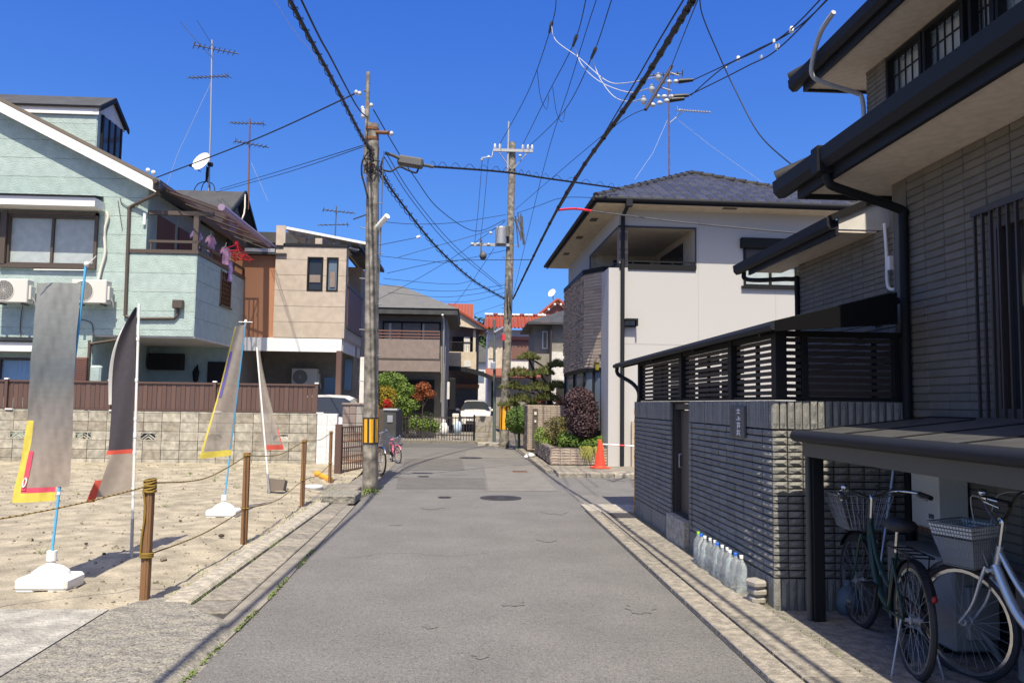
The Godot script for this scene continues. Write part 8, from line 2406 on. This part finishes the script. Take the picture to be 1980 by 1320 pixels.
# ---------- small things
func small_things():
	# traffic cone with bar
	var t = T("traffic_cone", "red traffic cone at the corner of the brick planter", "traffic cone", V(3.06, 0.07, -18.9))
	var mb = Mb.new(); mb.cbox(V(3.06, 0.09, -18.9), V(0.38, 0.035, 0.38), 0.01, Basis(Vector3.UP, 0.2))
	P(t, "base", mb, "cone_red")
	mb = Mb.new(); mb.lathe(PV([0.15, 0.10, 0.135, 0.13, 0.045, 0.70, 0.038, 0.73, 0.03, 0.74, 0.0, 0.74]), 20, Transform3D(Basis(), V(3.06, 0, -18.9)))
	P(t, "cone", mb, "cone_red")
	t = T("barrier_bar", "white and red striped barrier bar resting on the traffic cone", "barrier bar", V(3.1, 0.6, -18.9))
	for k in 14:
		mb = Mb.new(); mb.tube([V(3.12 + k * 0.13, 0.63 - k * 0.006, -18.88), V(3.12 + (k + 1) * 0.13 - 0.002, 0.63 - (k + 1) * 0.006, -18.88)], 0.018, 8)
		P(t, "band", mb, "red_plastic" if k % 4 == 3 else "white_paint")
	# water bottles along the wall
	var labels = ["water bottle with a lime green cap, farthest of the row by the garden wall", "water bottle with a blue cap right behind the green-capped one", "third water bottle of the row along the tiled wall, white cap", "fourth water bottle of the row, white cap, behind the tiled wall's door", "fifth water bottle of the row, white cap", "water bottle with a blue cap in the middle of the row", "seventh water bottle of the row, white cap, just nearer than the blue cap", "eighth water bottle of the row along the wall, white cap", "ninth water bottle of the row along the wall, white cap", "water bottle with a blue cap near the stacked stones", "white-capped water bottle between the last blue cap and the stacked stones"]
	for i in 11:
		t = L("water_bottle", labels[i], "bottle", "water bottles along the tiled wall")
		mb = Mb.new()
		mb.lathe(PV([0.0, 0.002, 0.038, 0.0, 0.046, 0.008, 0.046, 0.07, 0.043, 0.075, 0.046, 0.08, 0.046, 0.135, 0.042, 0.142, 0.046, 0.15, 0.046, 0.21, 0.040, 0.235, 0.020, 0.270, 0.0145, 0.285, 0.0145, 0.297, 0.0, 0.298]), 18)
		P(t, "bottle", mb, "bottle_plastic")
		mb = Mb.new(); mb.lathe(PV([0.0165, 0.290, 0.0165, 0.312, 0.0145, 0.315, 0.0, 0.315]), 12)
		P(t, "cap", mb, ["cap_green", "cap_blue", "white_plastic", "white_plastic", "white_plastic", "cap_blue", "white_plastic", "white_plastic", "white_plastic", "cap_blue", "white_plastic"][i])
		mb = Mb.new(); mb.lathe(PV([0.0462, 0.145, 0.0466, 0.147, 0.0466, 0.152, 0.0462, 0.154]), 18)
		P(t, "waist_ring", mb, "clear_glass")
		t.position = V(2.235 + rng.randf_range(-0.012, 0.012), 0.024, -7.83 + i * 0.122)
		t.rotation.y = rng.randf() * 6
	for i in 3:
		t = T("stacked_stone", ["bottom pale stone of the small stack by the bottles", "middle pale stone of the small stack by the bottles", "top pale stone of the small stack by the bottles"][i], "stone", V(2.27, 0.024 + i * 0.062, -6.33), "stacked stones by the wall corner")
		mb = Mb.new(); mb.cbox(V(2.265 - 0.01 * (i == 2 as int), 0.055 + i * 0.063, -6.34 + 0.012 * i), V(0.11, 0.06, 0.15), 0.018, Basis(Vector3.UP, 0.15 * i))
		P(t, "stone", mb, "stone_white")
	# iron lattice gate panel by the pole and the wall behind it
	t = T("iron_gate", "rusty brown wrought iron gate panel behind the left utility pole", "gate", V(-2.45, 0, -17.4))
	var o = V(-2.66, 0.03, -16.85)
	var u = V(0.36, 0, -1.15).normalized()
	mb = Mb.new(); mb.cbox(o + V(-0.03, 0.52, 0), V(0.13, 1.06, 0.13), 0.008)
	P(t, "post", mb, "fence_brown")
	mb = Mb.new()
	for y in [0.08, 0.55, 0.98]: mb.tube([o + u * 0.05 + V(0, y, 0), o + u * 1.2 + V(0, y, 0)], 0.016, 5)
	mb.tube([o + u * 1.2 + V(0, 0.02, 0), o + u * 1.2 + V(0, 1.0, 0)], 0.02, 5)
	P(t, "frame", mb, "fence_brown")
	for k in 11:
		mb = Mb.new(); mb.tube([o + u * (0.12 + k * 0.1) + V(0, 0.05, 0), o + u * (0.12 + k * 0.1) + V(0, 1.0, 0)], 0.012, 5)
		P(t, "bar", mb, "fence_brown")
	mb = Mb.new()
	for k in 10:
		for y in [0.3, 0.75]:
			var c = o + u * (0.17 + k * 0.1) + V(0, y, 0)
			var ring = []
			for j in 9: ring.append(c + u * 0.045 * cos(TAU * j / 8) + V(0, 0.08 * sin(TAU * j / 8), 0))
			mb.tube(ring, 0.008, 4, -1, false)
	P(t, "scroll", mb, "rust")
	t = T("brown_brick_wall", "short brownish brick wall left of the pole behind the iron gate", "wall", V(-2.7, 0, -18.6))
	brick_wall(t, front(-18.75), PV([-2.92, 0, -2.30, 0, -2.30, 1.47, -2.92, 1.47]), 0.155, 0.21, ["taupe", "render_gray"], {"jit": 0.004})
	mb = Mb.new(); mb.cbox(V(-2.61, 1.49, -18.8), V(0.66, 0.05, 0.2), 0.008)
	P(t, "coping", mb, "taupe")
	t = T("white_gate_post", "pale upright panel behind the left utility pole", "post", V(-2.5, 0, -22))
	mb = Mb.new(); mb.cbox(V(-3.0, 1.5, -23.0), V(0.26, 2.6, 0.06), 0.01)
	P(t, "panel", mb, "white_wall")
	t = T("dark_gate_pillar", "dark slate gate pillar right of the left utility pole", "gate pillar", V(-2.3, 0, -24.2))
	mb = Mb.new(); mb.cbox(V(-2.35, 0.65, -24.2), V(0.36, 1.3, 0.36), 0.01)
	P(t, "pillar", mb, "slate")
	mb = Mb.new(); mb.cbox(V(-2.35, 1.32, -24.2), V(0.42, 0.06, 0.42), 0.01); mb.cbox(V(-2.35, 1.05, -24.01), V(0.16, 0.2, 0.02), 0.004)
	P(t, "cap", mb, "aluminium")
	t = T("low_garden_wall", "low reddish brick garden wall behind the pink bicycle", "wall", V(-2.5, 0, -28))
	brick_wall(t, front(-29.5), PV([-3.2, 0, -2.5, 0, -2.5, 1.05, -3.2, 1.05]), 0.2, 0.07, ["stone_c", "fence_brown_b"], {"limit": 60})
	mb = Mb.new(); mb.bb(V(-2.9, 0, -29.4), V(-2.45, 1.3, -24.5))
	P(t, "return_wall", mb, "taupe_dark")
	# bicycles by the pole
	bicycle(V(-2.08, 0, -18.0), V(0.20, 0, 1.0), 0.0, 0.3, "frame_silver", "saddle", "silver bicycle half hidden behind the left utility pole", "wire", "chrome", 0.95)
	bicycle(V(-2.02, 0, -21.4), V(0.30, 0, 1.0), 0.06, 0.2, "pink_paint", "pink_paint", "small pink child's bicycle leaning by the dark gate pillar", "wire", "pink_paint", 0.68)
	# oddments behind the iron fence
	t = T("white_sack", "white plastic sack standing behind the black iron fence", "sack", V(-0.9, 0, -33))
	mb = Mb.new(); mb.ball(V(-1.05, 0.45, -33), V(0.2, 0.32, 0.2), 10, 8)
	P(t, "body", mb, "white_plastic")
	mb = Mb.new(); mb.ball(V(-1.05, 0.8, -33), V(0.07, 0.08, 0.07), 8, 5)
	P(t, "neck", mb, "white_plastic")
	t = T("blue_bag", "pale blue bag on a garden box behind the black iron fence", "bag", V(-0.45, 0, -34))
	mb = Mb.new(); mb.ball(V(-0.5, 0.5, -34), V(0.18, 0.3, 0.2), 10, 8)
	P(t, "body", mb, "curtain_blue")
	mb = Mb.new(); mb.cbox(V(-0.6, 0.85, -34.1), V(0.28, 0.5, 0.2), 0.03)
	P(t, "box", mb, "ivory")
	t = T("crumpled_paper", "crumpled white paper in the gutter before the brick gate wall", "paper", V(1.75, 0.05, -23.5))
	mb = Mb.new(); mb.ball(V(1.72, 0.10, -22.9), V(0.15, 0.07, 0.12), 7, 5); mb.ball(V(1.6, 0.07, -22.7), V(0.08, 0.05, 0.08), 6, 4)
	P(t, "paper", mb, "flag_white")
	t = T("lean_pipe", "short pipes standing by the foot of the tall pole", "pipe", V(1.6, 0, -28))
	mb = Mb.new(); mb.tube([V(1.62, 0, -28.0), V(1.55, 0.7, -28.1)], 0.02, 5); mb.tube([V(1.72, 0, -28.0), V(1.5, 0.6, -28.1)], 0.02, 5)
	P(t, "pipe", mb, "white_paint")
